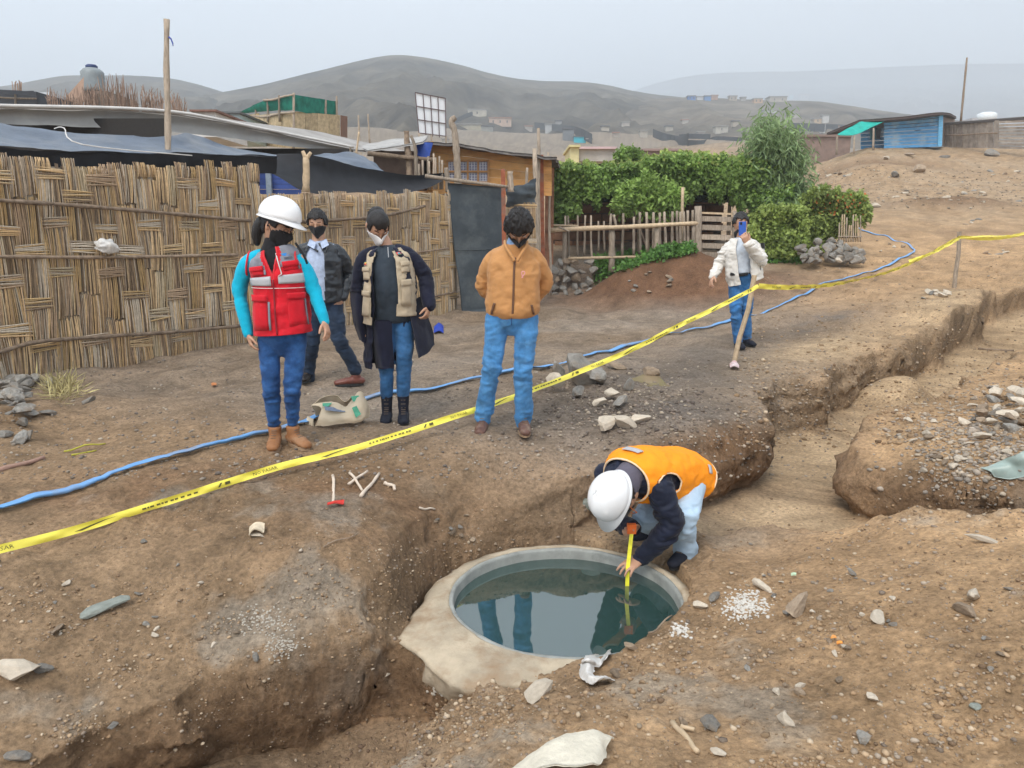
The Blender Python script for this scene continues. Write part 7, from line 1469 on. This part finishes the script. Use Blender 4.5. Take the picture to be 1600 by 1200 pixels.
# ---- 2: man in the black leather jacket
def man_black():
    p = P_(7.1); W = dirv(1, 0); F = dirv(-.05, -1); g0 = gp(495, 603); gzz = gz(-1.75, 7.1); root = person('man in a black leather jacket and black mask standing behind the two women', (-1.75, 7.1, gzz))
    H = Head(p(496, 349), dirv(.05, -1, -.32), U3, 1.0); sR, sL = p(469, 393, .03), p(531, 393, .03); eR, wR = p(460, 428, .08), p(474, 462, -.03); eL, wL = p(545, 430, .10), p(536, 466, -.02)
    hR, kR, aR = p(491, 482), p(486, 540, -.06), p(481, 591, .05); hL, kL, aL = p(521, 482), p(531, 532, -.10), p(556, 578, .02)
    sp = [(p(506, 490), .165, .115), (p(505, 470), .165, .120), (p(503, 440), .165, .125), (p(501, 410), .185, .125), (p(500, 393), .175, .105), (p(498, 384), .125, .085), (p(497, 378), .065, .062)]
    fuse('body', H.parts()+[limb([p(498, 384, .03), H.w(0, -.015, -.07)], [.06, .055]), loft([(c, a*.72, b_*.72) for c, a, b_ in sp[1:]], W, F), limb([sR, eR, wR], [.04, .036, .028]), limb([sL, eL, wL], [.04, .036, .028]), limb([hR, kR, aR], [.06, .045, .035]), limb([hL, kL, aL], [.06, .045, .035])]+hand_parts(wR, dirv(.3, -.3, -1), dirv(.9, .2), 1, .5)+hand_parts(wL, dirv(-.6, -.4, -.8), dirv(-.9, .2), -1, .5), .006, SKIN, root, 3, dec=.3)
    H.eyes(root); H.mask(root); H.hair(root, -.1, .46, .015, seed=5)
    M_LEA = mat('black_leather', (.020, .024, .030), .38, .5, .3, 8, bump=.4, bscale=14, bdist=.012); SH_ = fabric('light_blue_shirt', (.42, .50, .66), .85, .15, 40)
    fuse('shirt', [loft(sp[1:], W, F, round_=.2)], .008, SH_, root, 5, folds(.6, 8, 16, 2))
    for sg in (-1, 1): sheet('shirt_collar', [[p(497+sg*3, 378, -.10), p(497+sg*13, 373, -.08)], [p(497+sg*6, 389, -.14), p(497+sg*17, 383, -.10)]], SH_, root, 4, 4, .0, 1, .004)
    jr = [(p(507, 472), .172, .135), (p(505, 455), .185, .145), (p(503, 432), .182, .142), (p(501, 410), .188, .140), (p(500, 396), .178, .122), (p(498, 386), .130, .098), (p(497, 380), .085, .082)]
    jk = shell('jacket', jr, W, F, M_LEA, root, lambda a, v: abs(a+8) > 17+9*math.sin(v*3), .008, seed=7, noise_k=1.6)
    for s_, e_, w_ in ((sR, eR, wR), (sL, eL, wL)): fuse('sleeve', [arm(s_, e_, w_, p(498, 384), [.072, .066, .058, .052, .044])], .008, M_LEA, jk, 5, folds(1.6, 9, 20, 9, [(e_, .1)]))
    MB().tube(cat_rom([p(484, 382, -.09), p(490, 388, -.12), p(497, 393, -.13)], 4), .010, 7).build('collar', M_LEA, jk, sm=True); MB().tube(cat_rom([p(512, 379, -.07), p(511, 388, -.11), p(508, 396, -.12)], 4), .010, 7).build('collar', M_LEA, jk, sm=True)
    fuse('trousers', legs_parts(hL, kL, aL, hR, kR, aR, (.092, .070, .062, .058), p(506, 466), W, F, .165, .125), .009, fabric('navy_trousers', (.018, .032, .06), .8, .35, 10), root, 4, folds(1.3, 6, 22, 3, [(kR, .16), (kL, .16), (aR, .14), (aL, .14)]))
    shoe(root, aR, (.05, -1), gz(aR.x, aR.y)-.002, mat('black_leather_shoe', (.02, .018, .018), .4), M_DSOLE, 1); shoe(root, aL, (-.95, -.25), gz(aL.x, aL.y)+.01, mat('oxblood_shoe', (.17, .055, .04), .4, .5), M_DSOLE, 1)
man_black()

# ---- 3: woman in the beige vest over a long dark coat
def woman_beige():
    p = P_(5.65); W = dirv(1, -.05); F = dirv(.0, -1); gzz = gz(-.86, 5.65); root = person('woman in a beige pocket vest over a long dark open coat, white mask, looking down', (-.86, 5.65, gzz))
    H = Head(p(590, 352, -.02), dirv(.32, -.62, -.88), Vector((.14, -.3, 1)), .98); sR, sL = p(567, 402, .02), p(642, 397, .02); eR, wR = p(559, 455, .05), p(564, 508, .0); eL, wL = p(664, 432, .05), p(671, 478, -.02)
    hR, kR, aR = p(603, 488), p(603, 548, -.04), p(604, 618, .03); hL, kL, aL = p(632, 487), p(632, 548, -.04), p(630, 616, .03)
    sp = [(p(618, 500), .155, .115), (p(617, 478), .160, .130), (p(613, 452), .150, .155), (p(609, 425), .150, .140), (p(606, 404), .150, .108), (p(604, 393), .108, .085), (p(603, 385), .062, .06)]
    fuse('body', H.parts()+[limb([p(604, 390, .03), p(600, 378, .01), H.w(0, -.015, -.07)], [.055, .05, .048]), loft([(c, a*.72, b_*.72) for c, a, b_ in sp[1:]], W, F), limb([sR, eR, wR], [.036, .032, .025]), limb([sL, eL, wL], [.036, .032, .025]), limb([hR, kR, aR, aR-U3*.08], [.06, .045, .032, .03]), limb([hL, kL, aL, aL-U3*.08], [.06, .045, .032, .03])]+hand_parts(wR, dirv(0, -.1, -1), dirv(.9, .2), 1, .5, .9)+hand_parts(wL, dirv(-.25, -.3, -.9), dirv(-.9, .2), -1, .6, .95), .0055, SKIN, root, 3, dec=.3)
    H.eyes(root); WM = mat('white_respirator', (.75, .74, .73), .75, .2, .05, 20)
    H.mask(root, WM, 1.6); H.hair(root, -.3, .42, .008, seed=8, amp=.25); fuse('hair_back', [limb([H.w(0, -.07, .02), H.w(0, -.10, -.05), H.w(0, -.08, -.10)], [.07, .05, .03])], .008, M_HAIR, root, 3, folds(1.2, 10, 8, 3))
    TOP = fabric('dark_slate_top', (.028, .040, .055), .7, .25, 14); fuse('top', [loft(sp[:], W, F, round_=.2)], .008, TOP, root, 5, folds(.6, 8, 14, 12))
    MB().tube([p(606, 386, -.15), p(607, 402, -.17)], .003, 5).build('neck_zip', M_SILV, root)
    fuse('jeans', legs_parts(hL, kL, aL, hR, kR, aR, (.082, .062, .056, .046), p(617, 472), W, F, .155, .115), .008, M_JEAN2, root, 4, folds(.9, 6, 24, 13, [(kR, .14), (kL, .14)]))
    COAT = fabric('navy_black_coat', (.010, .012, .028), .75, .3, 8)
    cr_ = [(p(604, 574, .04), .150, .14), (p(606, 545, .04), .165, .15), (p(610, 505, .04), .178, .155), (p(611, 470, .02), .175, .158), (p(609, 435, .0), .168, .155), (p(606, 410), .160, .130), (p(604, 397), .118, .100), (p(603, 388), .080, .078)]
    coat = shell('coat', cr_, W, F, COAT, root, lambda a, v: (a < -28 or a > 40) and not (v < .30 and 0 < a < 75), .014, seed=21, noise_k=1.6)
    # the right-hand skirt of the coat swings outwards
    sheet('coat_skirt', [[p(636, 470, -.10), p(648, 468, -.02), p(660, 462, .10)], [p(641, 505, -.12), p(656, 503, -.02), p(670, 498, .10)], [p(648, 535, -.12), p(664, 532, -.02), p(676, 520, .10)], [p(654, 560, -.12), p(668, 550, -.02), p(678, 538, .10)]], COAT, coat, 8, 8, .012, 8, .008, 5)
    sheet('coat_skirt', [[p(572, 500, .0), p(590, 500, -.12), p(612, 500, -.10)], [p(580, 535, .0), p(594, 535, -.13), p(614, 535, -.10)], [p(588, 574, .0), p(600, 576, -.13), p(615, 575, -.08)]], COAT, coat, 8, 8, .012, 8, .008, 6)
    for s_, e_, w_ in ((sR, eR, wR), (sL, eL, wL)): fuse('sleeve', [arm(s_, e_, w_, p(604, 389), [.062, .058, .054, .052, .050])], .008, COAT, coat, 5, folds(1.2, 8, 18, 19, [(e_, .1)]))
    sheet('sleeve_hang', [[p(549, 455, .02), p(560, 455, -.06), p(574, 458, .0)], [p(552, 500, .02), p(562, 500, -.08), p(576, 505, .0)], [p(562, 530, .02), p(568, 535, -.06), p(577, 538, .0)]], COAT, coat, 6, 6, .01, 9, .006, 7)
    BG = fabric('beige_vest_cloth', (.46, .38, .27), .85, .12, 16)
    vr = [(p(608, 506), .178, .165), (p(609, 485), .175, .172), (p(610, 455), .170, .172), (p(608, 428), .164, .162), (p(606, 408), .152, .134), (p(604, 397), .118, .106), (p(603, 389), .088, .086)]
    vest = shell('vest', vr, W, F, BG, root, lambda a, v: (a < -26-6*math.sin(v*4) or a > 24+6*v) and not (v > .9 and abs(a) < 60) and not (a > 0 and v < .14) , .020, seed=31, noise_k=1.4)
    for a0, a1, t0, t1 in ((-62, -32, .12, .34), (-58, -32, .46, .60), (34, 60, .24, .44), (38, 62, .52, .64)):
        pk_ = on_shell('pocket', vr, W, F, a0, a1, t0, t1, .026, BG, vest, 8, 6, .005, .006); on_shell('flap', vr, W, F, a0-1, a1+1, t1-.05, t1+.012, .036, BG, pk_, 8, 3, .005)
    # round badge: red ring with a teal heart-like centre; small red yellow emblem on the other side
    e1 = on_shell('emblem', vr, W, F, 37, 50, .76, .86, .031, mat('badge_red', (.55, .06, .06), .6), vest, 6, 6, .003); on_shell('emblem_centre', vr, W, F, 40, 47, .775, .835, .034, mat('badge_teal', (.05, .38, .45), .6), e1, 4, 4, .003); on_shell('emblem_arc', vr, W, F, 39, 48, .755, .765, .034, mat('badge_green', (.05, .35, .15), .6), e1, 4, 2, .003)
    e2 = on_shell('emblem', vr, W, F, -52, -46, .66, .71, .031, mat('badge_yellow', (.75, .5, .05), .6), vest, 4, 4, .003); on_shell('emblem_letters', vr, W, F, -50, -42, .64, .67, .034, MATS['badge_red'], vest, 4, 3, .003); on_shell('emblem_letters', vr, W, F, -56, -51, .655, .68, .034, mat('badge_black', (.04, .04, .05), .6), vest, 4, 3, .003)
    shoe(root, aR-U3*0, (.06, -1), gzz-.004, M_BLACKS, M_DSOLE, .9, .10, 'boot'); shoe(root, aL, (.1, -1), gzz-.004, M_BLACKS, M_DSOLE, .9, .10, 'boot')
woman_beige()

# ---- 4: man in the tan jacket
def man_tan():
    p = P_(5.3); W = dirv(1, 0); F = dirv(0, -1); gzz = gz(-.08, 5.3); root = person('man in a tan zipped jacket and bright blue jeans, hands behind his back, head bowed', (-.08, 5.3, gzz))
    H = Head(p(811, 355, -.08), dirv(.0, -.58, -.84), Vector((0, -.55, 1)), 1.03); sR, sL = p(770, 403, .04), p(838, 402, .04); eR, wR = p(756, 444, .12), p(778, 474, .17); eL, wL = p(850, 442, .12), p(832, 472, .17)
    hR, kR, aR = p(777, 500), p(768, 575, -.04), p(755, 648, .04); hL, kL, aL = p(823, 500), p(818, 578, -.04), p(818, 652, .04)
    sp = [(p(801, 505), .165, .115), (p(801, 488), .175, .130), (p(802, 460), .180, .140), (p(803, 425), .195, .138), (p(804, 403), .190, .118), (p(806, 389, -.01), .135, .092), (p(807, 378, -.03), .068, .066)]
    fuse('body', H.parts()+[limb([p(806, 392, .03), p(808, 380, .0), H.w(0, -.02, -.06)], [.06, .058, .055]), loft([(c, a*.72, b_*.72) for c, a, b_ in sp[1:]], W, F), limb([sR, eR, wR], [.042, .038, .03]), limb([sL, eL, wL], [.042, .038, .03]), limb([hR, kR, aR], [.065, .05, .036]), limb([hL, kL, aL], [.065, .05, .036])]+hand_parts(wR, dirv(.8, .2, -.3), dirv(0, 1, 0), 1, .5)+hand_parts(wL, dirv(-.8, .3, -.3), dirv(0, 1, 0), -1, .5), .006, SKIN, root, 3, dec=.3)
    H.eyes(root); H.mask(root); H.hair(root, -.1, .36, .018, seed=11, amp=1.5)
    TAN = fabric('tan_jacket_cloth', (.50, .25, .095), .8, .10, 12)
    fuse('shirt', [limb([p(806, 400, -.02), p(806, 386, -.03), p(807, 378, -.04)], [.085, .072, .062])], .007, fabric('striped_blue_shirt', (.25, .38, .60), .85, .3, 90), root, 3)
    jk = fuse('jacket', [loft([(p(801, 494), .165, .128), (p(801, 484), .188, .152), (p(802, 460), .186, .152), (p(803, 425), .185, .146), (p(804, 405), .172, .126), (p(806, 392, -.01), .118, .100), (p(806, 382, -.01), .088, .082)], W, F, round_=.15), arm(sR, eR, wR, p(806, 392), [.072, .066, .056, .052, .044]), arm(sL, eL, wL, p(806, 392), [.072, .066, .056, .052, .044])], .008, TAN, root, 6, folds(1.15, 7, 15, 41, [(eR, .12), (eL, .12), (p(801, 480, -.1), .12), (p(778, 425, -.1), .1), (p(832, 425, -.1), .1)]))
    jr = [(p(801, 494), .165, .128), (p(801, 484), .188, .152), (p(802, 460), .186, .152), (p(803, 425), .185, .146), (p(804, 405), .172, .126), (p(806, 392, -.01), .118, .100), (p(806, 382, -.01), .088, .082)]
    on_shell('zip', jr, W, F, -1.6, 1.6, .03, .78, .003, mat('dark_zip', (.14, .07, .04), .5), jk, 2, 16, .004); on_shell('pocket_welt', jr, W, F, -52, -46, .12, .26, .003, MATS['dark_zip'], jk, 2, 6, .004, skew=10); on_shell('pocket_welt', jr, W, F, 46, 52, .12, .26, .003, MATS['dark_zip'], jk, 2, 6, .004, skew=-10)
    for sg in (-1, 1): MB().tube(cat_rom([p(806+sg*17, 377, .0), p(806+sg*16, 384, -.10), p(806+sg*9, 396, -.15), p(806+sg*2, 408, -.165)], 5), .011, 7).build('collar', TAN, jk, sm=True)
    rb = MB().tube(cat_rom([p(817, 434, -.165), p(815, 426, -.168), p(818, 424, -.168), p(820, 427, -.168), p(815, 434, -.165)], 4), .003, 5).build('pink_ribbon', mat('pink_pin', (.75, .35, .38), .5), jk)
    fuse('jeans', legs_parts(hL, kL, aL-U3*.02, hR, kR, aR-U3*.02, (.082, .068, .064, .060), p(801, 486), W, F, .170, .125), .008, M_JEAN4, root, 4, folds(1.3, 6, 20, 43, [(kR, .18), (kL, .18), (aR, .15), (aL, .15), (p(801, 505, -.1), .1)]))
    MB().tube([p(799, 492, -.135), p(799, 508, -.125)], .004, 5).build('fly_seam', mat('seam_blue', (.03, .10, .25), .8), root)
    shoe(root, aR, (-.10, -1), gzz-.012, M_BROWNS, M_SOLE, 1.05); shoe(root, aL, (.06, -1), gzz-.012, M_BROWNS, M_SOLE, 1.05)
man_tan()

# ---- 5: man in the white jacket with the phone
def man_white():
    p = P_(9.2); W = dirv(1, .1); F = dirv(.05, -1); gzz = gz(2.75, 9.2); root = person('man in a white padded jacket holding a blue phone up before his face', (2.75, 9.2, gzz))
    H = Head(p(1157, 349), dirv(.05, -1, -.05), U3, 1.0); sR, sL = p(1138, 386, .02), p(1182, 386, .02); eR, wR = p(1124, 412, .05), p(1114, 432, -.05); eL, wL = p(1190, 408, -.10), p(1168, 381, -.30)
    hR, kR, aR = p(1149, 440), p(1150, 490, -.08), p(1153, 533, .0); hL, kL, aL = p(1166, 440), p(1166, 488, .02), p(1167, 527, .12)
    sp = [(p(1158, 440), .155, .11), (p(1158, 425), .155, .115), (p(1158, 405), .165, .12), (p(1158, 392), .180, .12), (p(1158, 384), .17, .10), (p(1157, 377), .12, .08), (p(1157, 372), .065, .06)]
    fuse('body', H.parts()+[limb([p(1157, 378, .03), H.w(0, -.015, -.07)], [.06, .055]), loft([(c, a*.72, b_*.72) for c, a, b_ in sp[1:]], W, F), limb([sR, eR, wR], [.04, .036, .03]), limb([sL, eL, wL], [.04, .036, .03]), limb([hR, kR, aR], [.06, .045, .036]), limb([hL, kL, aL], [.06, .045, .036])]+hand_parts(wR, p(1109, 446, -.12)-wR, dirv(.9, .2), 1, .5, 1.1)+hand_parts(wL, p(1161, 364, -.34)-wL, dirv(-.1, 1, .1), -1, .9, 1.1), .006, SKIN, root, 3, dec=.3)
    H.eyes(root); H.hair(root, -.1, .36, .016, seed=15); MB().tube([H.w(.05, .09, -.07), H.w(.075, .07, -.11), H.w(.07, .06, -.16)], [.014, .022, .012], 6).build('hanging_mask', M_BLK, root)
    SHW = fabric('white_shirt', (.60, .66, .74), .85); WJ = fabric('white_padded_jacket', (.70, .67, .62), .7, .06, 8)
    fuse('shirt', [loft(sp[1:], W, F, round_=.2)], .009, SHW, root, 4, folds(.8, 8, 12, 51)); MB().tube([p(1141, 428, -.12), p(1155, 430, -.135), p(1168, 428, -.12)], .018, 8).build('belt', M_BLK, root)
    jr = [(p(1165, 440), .190, .150), (p(1162, 425), .195, .155), (p(1160, 405), .190, .150), (p(1159, 393), .192, .145), (p(1158, 385), .180, .125), (p(1157, 378), .13, .10), (p(1157, 373), .09, .085)]
    jk = shell('jacket', jr, W, F, WJ, root, lambda a, v: not (-34 < a < 8-10*v), .012, seed=53, noise_k=1.8, thick=.02)
    for s_, e_, w_ in ((sR, eR, wR), (sL, eL, wL)): fuse('sleeve', [arm(s_, e_, w_, p(1157, 378), [.078, .074, .068, .060, .050])], .009, WJ, jk, 4, folds(1.8, 5, 34, 55, [(e_, .2)]))
    MB().tube([p(1187, 410, -.12), p(1189, 430, -.10)], .006, 5).build('pocket_zip', M_BLK, jk); MB().tube([p(1191, 380, -.06), p(1193, 388, -.08)], .022, 6).build('sleeve_badge', M_BLK, jk)
    fuse('jeans', legs_parts(hL, kL, aL, hR, kR, aR, (.088, .066, .060, .055), p(1158, 428), W, F, .165, .12), .009, fabric('blue_jeans_far', (.035, .14, .34), .8, .4, 8, dirt=(.15, .32, .55), ds=4), root, 4, folds(1.4, 6, 20, 57, [(kR, .2), (kL, .2)]))
    shoe(root, aR, (.05, -1), gz(aR.x, aR.y)-.002, M_BLACKS, M_DSOLE, 1); shoe(root, aL, (.2, -1), gz(aL.x, aL.y)-.002, M_BLACKS, M_DSOLE, 1)
    ph = MB(); c = p(1160, 357, -.30); ph.box(c, (.080, .010, .155), Matrix.Rotation(-.05, 3, 'Y')); o = ph.build('phone', mat('blue_phone_case', (.02, .10, .45), .4, .5)); tag(o, 'blue phone held up in front of the face of the man in the white jacket', 'phone')
    cm = MB(); cm.box(c+Vector((-.02, -.007, .055)), (.022, .004, .03)); cm.build('camera_bump', M_BLK, o)
man_white()

# ---- 6: man in the orange vest bending over the well
def man_orange():
    p = P_(4.15); root = person('man in a white helmet and orange vest crouching over the rim of the well', (1.0, 4.3, -.52))
    F = dirv(-.72, -.68, -.12); W = dirv(.69, -.72, .0)      # W towards his left, near the camera
    hipL, kneeL, ankL = p(1082, 753, .30), p(1068, 808, .04), Vector((1.04, 4.30, -.48)); hipR, kneeR, ankR = p(1052, 762, .50), p(1008, 810, .24), Vector((.92, 4.60, -.45))
    H = Head(p(966, 778, -.10), dirv(-.28, -.10, -.95), dirv(-.85, -.62, .10), 1.03)
    sL, sR = p(1030, 762, -.02), p(950, 742, .22); eL = p(1050, 822, -.06); wL = Pz(1012, 872, -.455); eR, wR = p(965, 810, .28), p(990, 826, .08)
    wL = Vector((.735, 4.13, -.44)); sp = [(p(1076, 750, .42), .165, .125), (p(1060, 741, .34), .170, .135), (p(1035, 744, .24), .170, .145), (p(1005, 742, .13), .190, .145), (p(985, 744, .07), .185, .125), (p(974, 752, .02), .120, .09), (p(970, 760, -.02), .068, .062)]
    fuse('body', H.parts()+[limb([p(980, 750, .03), H.w(0, -.03, -.07)], [.06, .056]), loft([(c, a*.72, b_*.72) for c, a, b_ in sp[1:]], W, U3), limb([sL, eL, wL], [.042, .038, .03]), limb([sR, eR, wR], [.042, .038, .03]), limb([hipL, kneeL, ankL], [.06, .038, .028]), limb([hipR, kneeR, ankR], [.06, .038, .028])]+hand_parts(wL, Vector((.66, 4.07, -.455))-wL, dirv(0, .2, -1), -1, .35, 1.05, .2)+hand_parts(wR, p(986, 832, .02)-wR, dirv(-.2, .4, .6), -1, 1.0), .0052, SKIN, root, 3, dec=.35)
    H.eyes(root); H.mask(root); H.hair(root, -.2, .35, .010, seed=17)
    hm_ = helmet(H, root, -.05, shift=(0, 0, .004)); cord = MB().tube([H.w(.075, .02, -.02), H.w(.07, .05, -.10), H.w(0, .08, -.15), H.w(-.07, .05, -.10), H.w(-.075, .02, -.02)], .003, 5).build('chin_strap', mat('orange_strap', (.6, .18, .06), .6), hm_)
    NV = fabric('navy_quilted_jacket', (.010, .014, .032), .6, .3, 8)
    fuse('jacket', [loft(sp, W, U3, round_=.2), limb([sL, sL.lerp(eL, .5), eL, eL.lerp(wL, .6), wL], [.082, .074, .066, .058, .046]), limb([sR, eR, wR], [.080, .062, .044]), limb([p(984, 748, .03), p(972, 758, -.02)], [.085, .075])], .008, NV, root, 5, folds(1.6, 7, 30, 61, [(eL, .2), (sL, .1)]))
    fuse('hood_collar', [limb([p(985, 742, .02), p(978, 752, -.02), p(975, 765, -.05)], [.088, .086, .078])], .008, fabric('grey_purple_collar', (.11, .10, .13), .8), root, 3, folds(1.2, 8, 10, 62))
    OR = fabric('orange_vest_cloth', (.95, .31, .015), .7, .06, 12, sheen=.0)
    vr = [(p(1081, 747, .42), .166, .118), (p(1064, 740, .36), .176, .138), (p(1038, 742, .25), .182, .148), (p(1010, 741, .15), .190, .152), (p(990, 743, .08), .186, .142), (p(978, 750, .03), .140, .112)]
    # his back is up: u = 0 is the back here
    vest = shell('vest', vr, W, U3, OR, root, lambda a, v: not (abs(a) > 168) and not (((abs(a)-95)/22)**2+((v-.68)/.18)**2 < 1), .014, seed=63, noise_k=1.1)
    for a0, a1, t0, t1 in ((-14, 16, .80, .84),): on_shell('reflective_strip', vr, W, U3, a0, a1, t0, t1, .022, M_SILV, vest, 14, 3, skew=-3)
    on_shell('reflective_strip', vr, W, U3, 55, 75, .14, .17, .022, M_SILV, vest, 8, 2)
    PIP = mat('cream_piping', (.85, .62, .40), .7)
    # piping along the armhole nearest the camera and the neck edge
    def loop(c0, c1, t0, t1, n=28): return [shell_pt(vr, W, U3, (c0+c1)/2+(c1-c0)/2*math.cos(a), (t0+t1)/2+(t1-t0)/2*math.sin(a), .018) for a in np.linspace(0, 2*math.pi, n)]
    MB().tube(loop(-117, -73, .50, .86), .005, 6).build('armhole_piping', PIP, vest); MB().tube(loop(73, 117, .50, .86), .005, 6).build('armhole_piping', PIP, vest)
    MB().tube([shell_pt(vr, W, U3, a, 1, .016) for a in np.linspace(-165, 165, 30)], .006, 6).build('neck_piping', PIP, vest); MB().tube([shell_pt(vr, W, U3, a, 0, .016) for a in np.linspace(-165, 165, 30)], .005, 6).build('hem_piping', PIP, vest)
    fuse('jeans', legs_parts(hipL, kneeL, ankL, hipR, kneeR, ankR, (.092, .074, .066, .070), p(1066, 744, .38), W, F, .150, .12), .008, M_JEAN6, root, 4, folds(1.3, 6, 18, 65, [(kneeL, .2), (kneeR, .2), (ankL, .15), (ankR, .15)]))
    shoe(root, Vector((ankL.x, ankL.y, 0)), (-.6, -.8), -.515, M_BLACKS, M_DSOLE, 1); shoe(root, Vector((ankR.x, ankR.y, 0)), (-.8, -.5), -.515, M_BLACKS, M_DSOLE, 1)
    # the measuring tape he holds into the well
    tm_ = thing('measuring_tape', 'yellow measuring tape held vertically into the well by the crouching man', 'measuring tape', (.655, 4.06, -.2))
    b = MB(); x_, y_ = .655, 4.055; top = p(987, 832, -.02); low = Vector((x_, y_, -1.0)); mid = Vector((x_, y_, -.46)); b.add([top+Vector((-.011, 0, 0)), top+Vector((.011, 0, 0)), mid+Vector((.011, 0, 0)), mid+Vector((-.011, 0, 0)), low+Vector((.011, 0, 0)), low+Vector((-.011, 0, 0))]+[q+Vector((0, .002, 0)) for q in (top+Vector((-.011, 0, 0)), top+Vector((.011, 0, 0)), mid+Vector((.011, 0, 0)), mid+Vector((-.011, 0, 0)), low+Vector((.011, 0, 0)), low+Vector((-.011, 0, 0)))], [(0, 1, 2, 3), (3, 2, 4, 5), (9, 8, 7, 6), (11, 10, 8, 9)])
    b.build('blade', mat('tape_yellow', (.85, .78, .05), .5), tm_); c = MB(); c.box(top+Vector((0, .01, .02)), (.05, .03, .055)); c.build('case', mat('orange_case', (.80, .16, .03), .5), tm_)
man_orange()
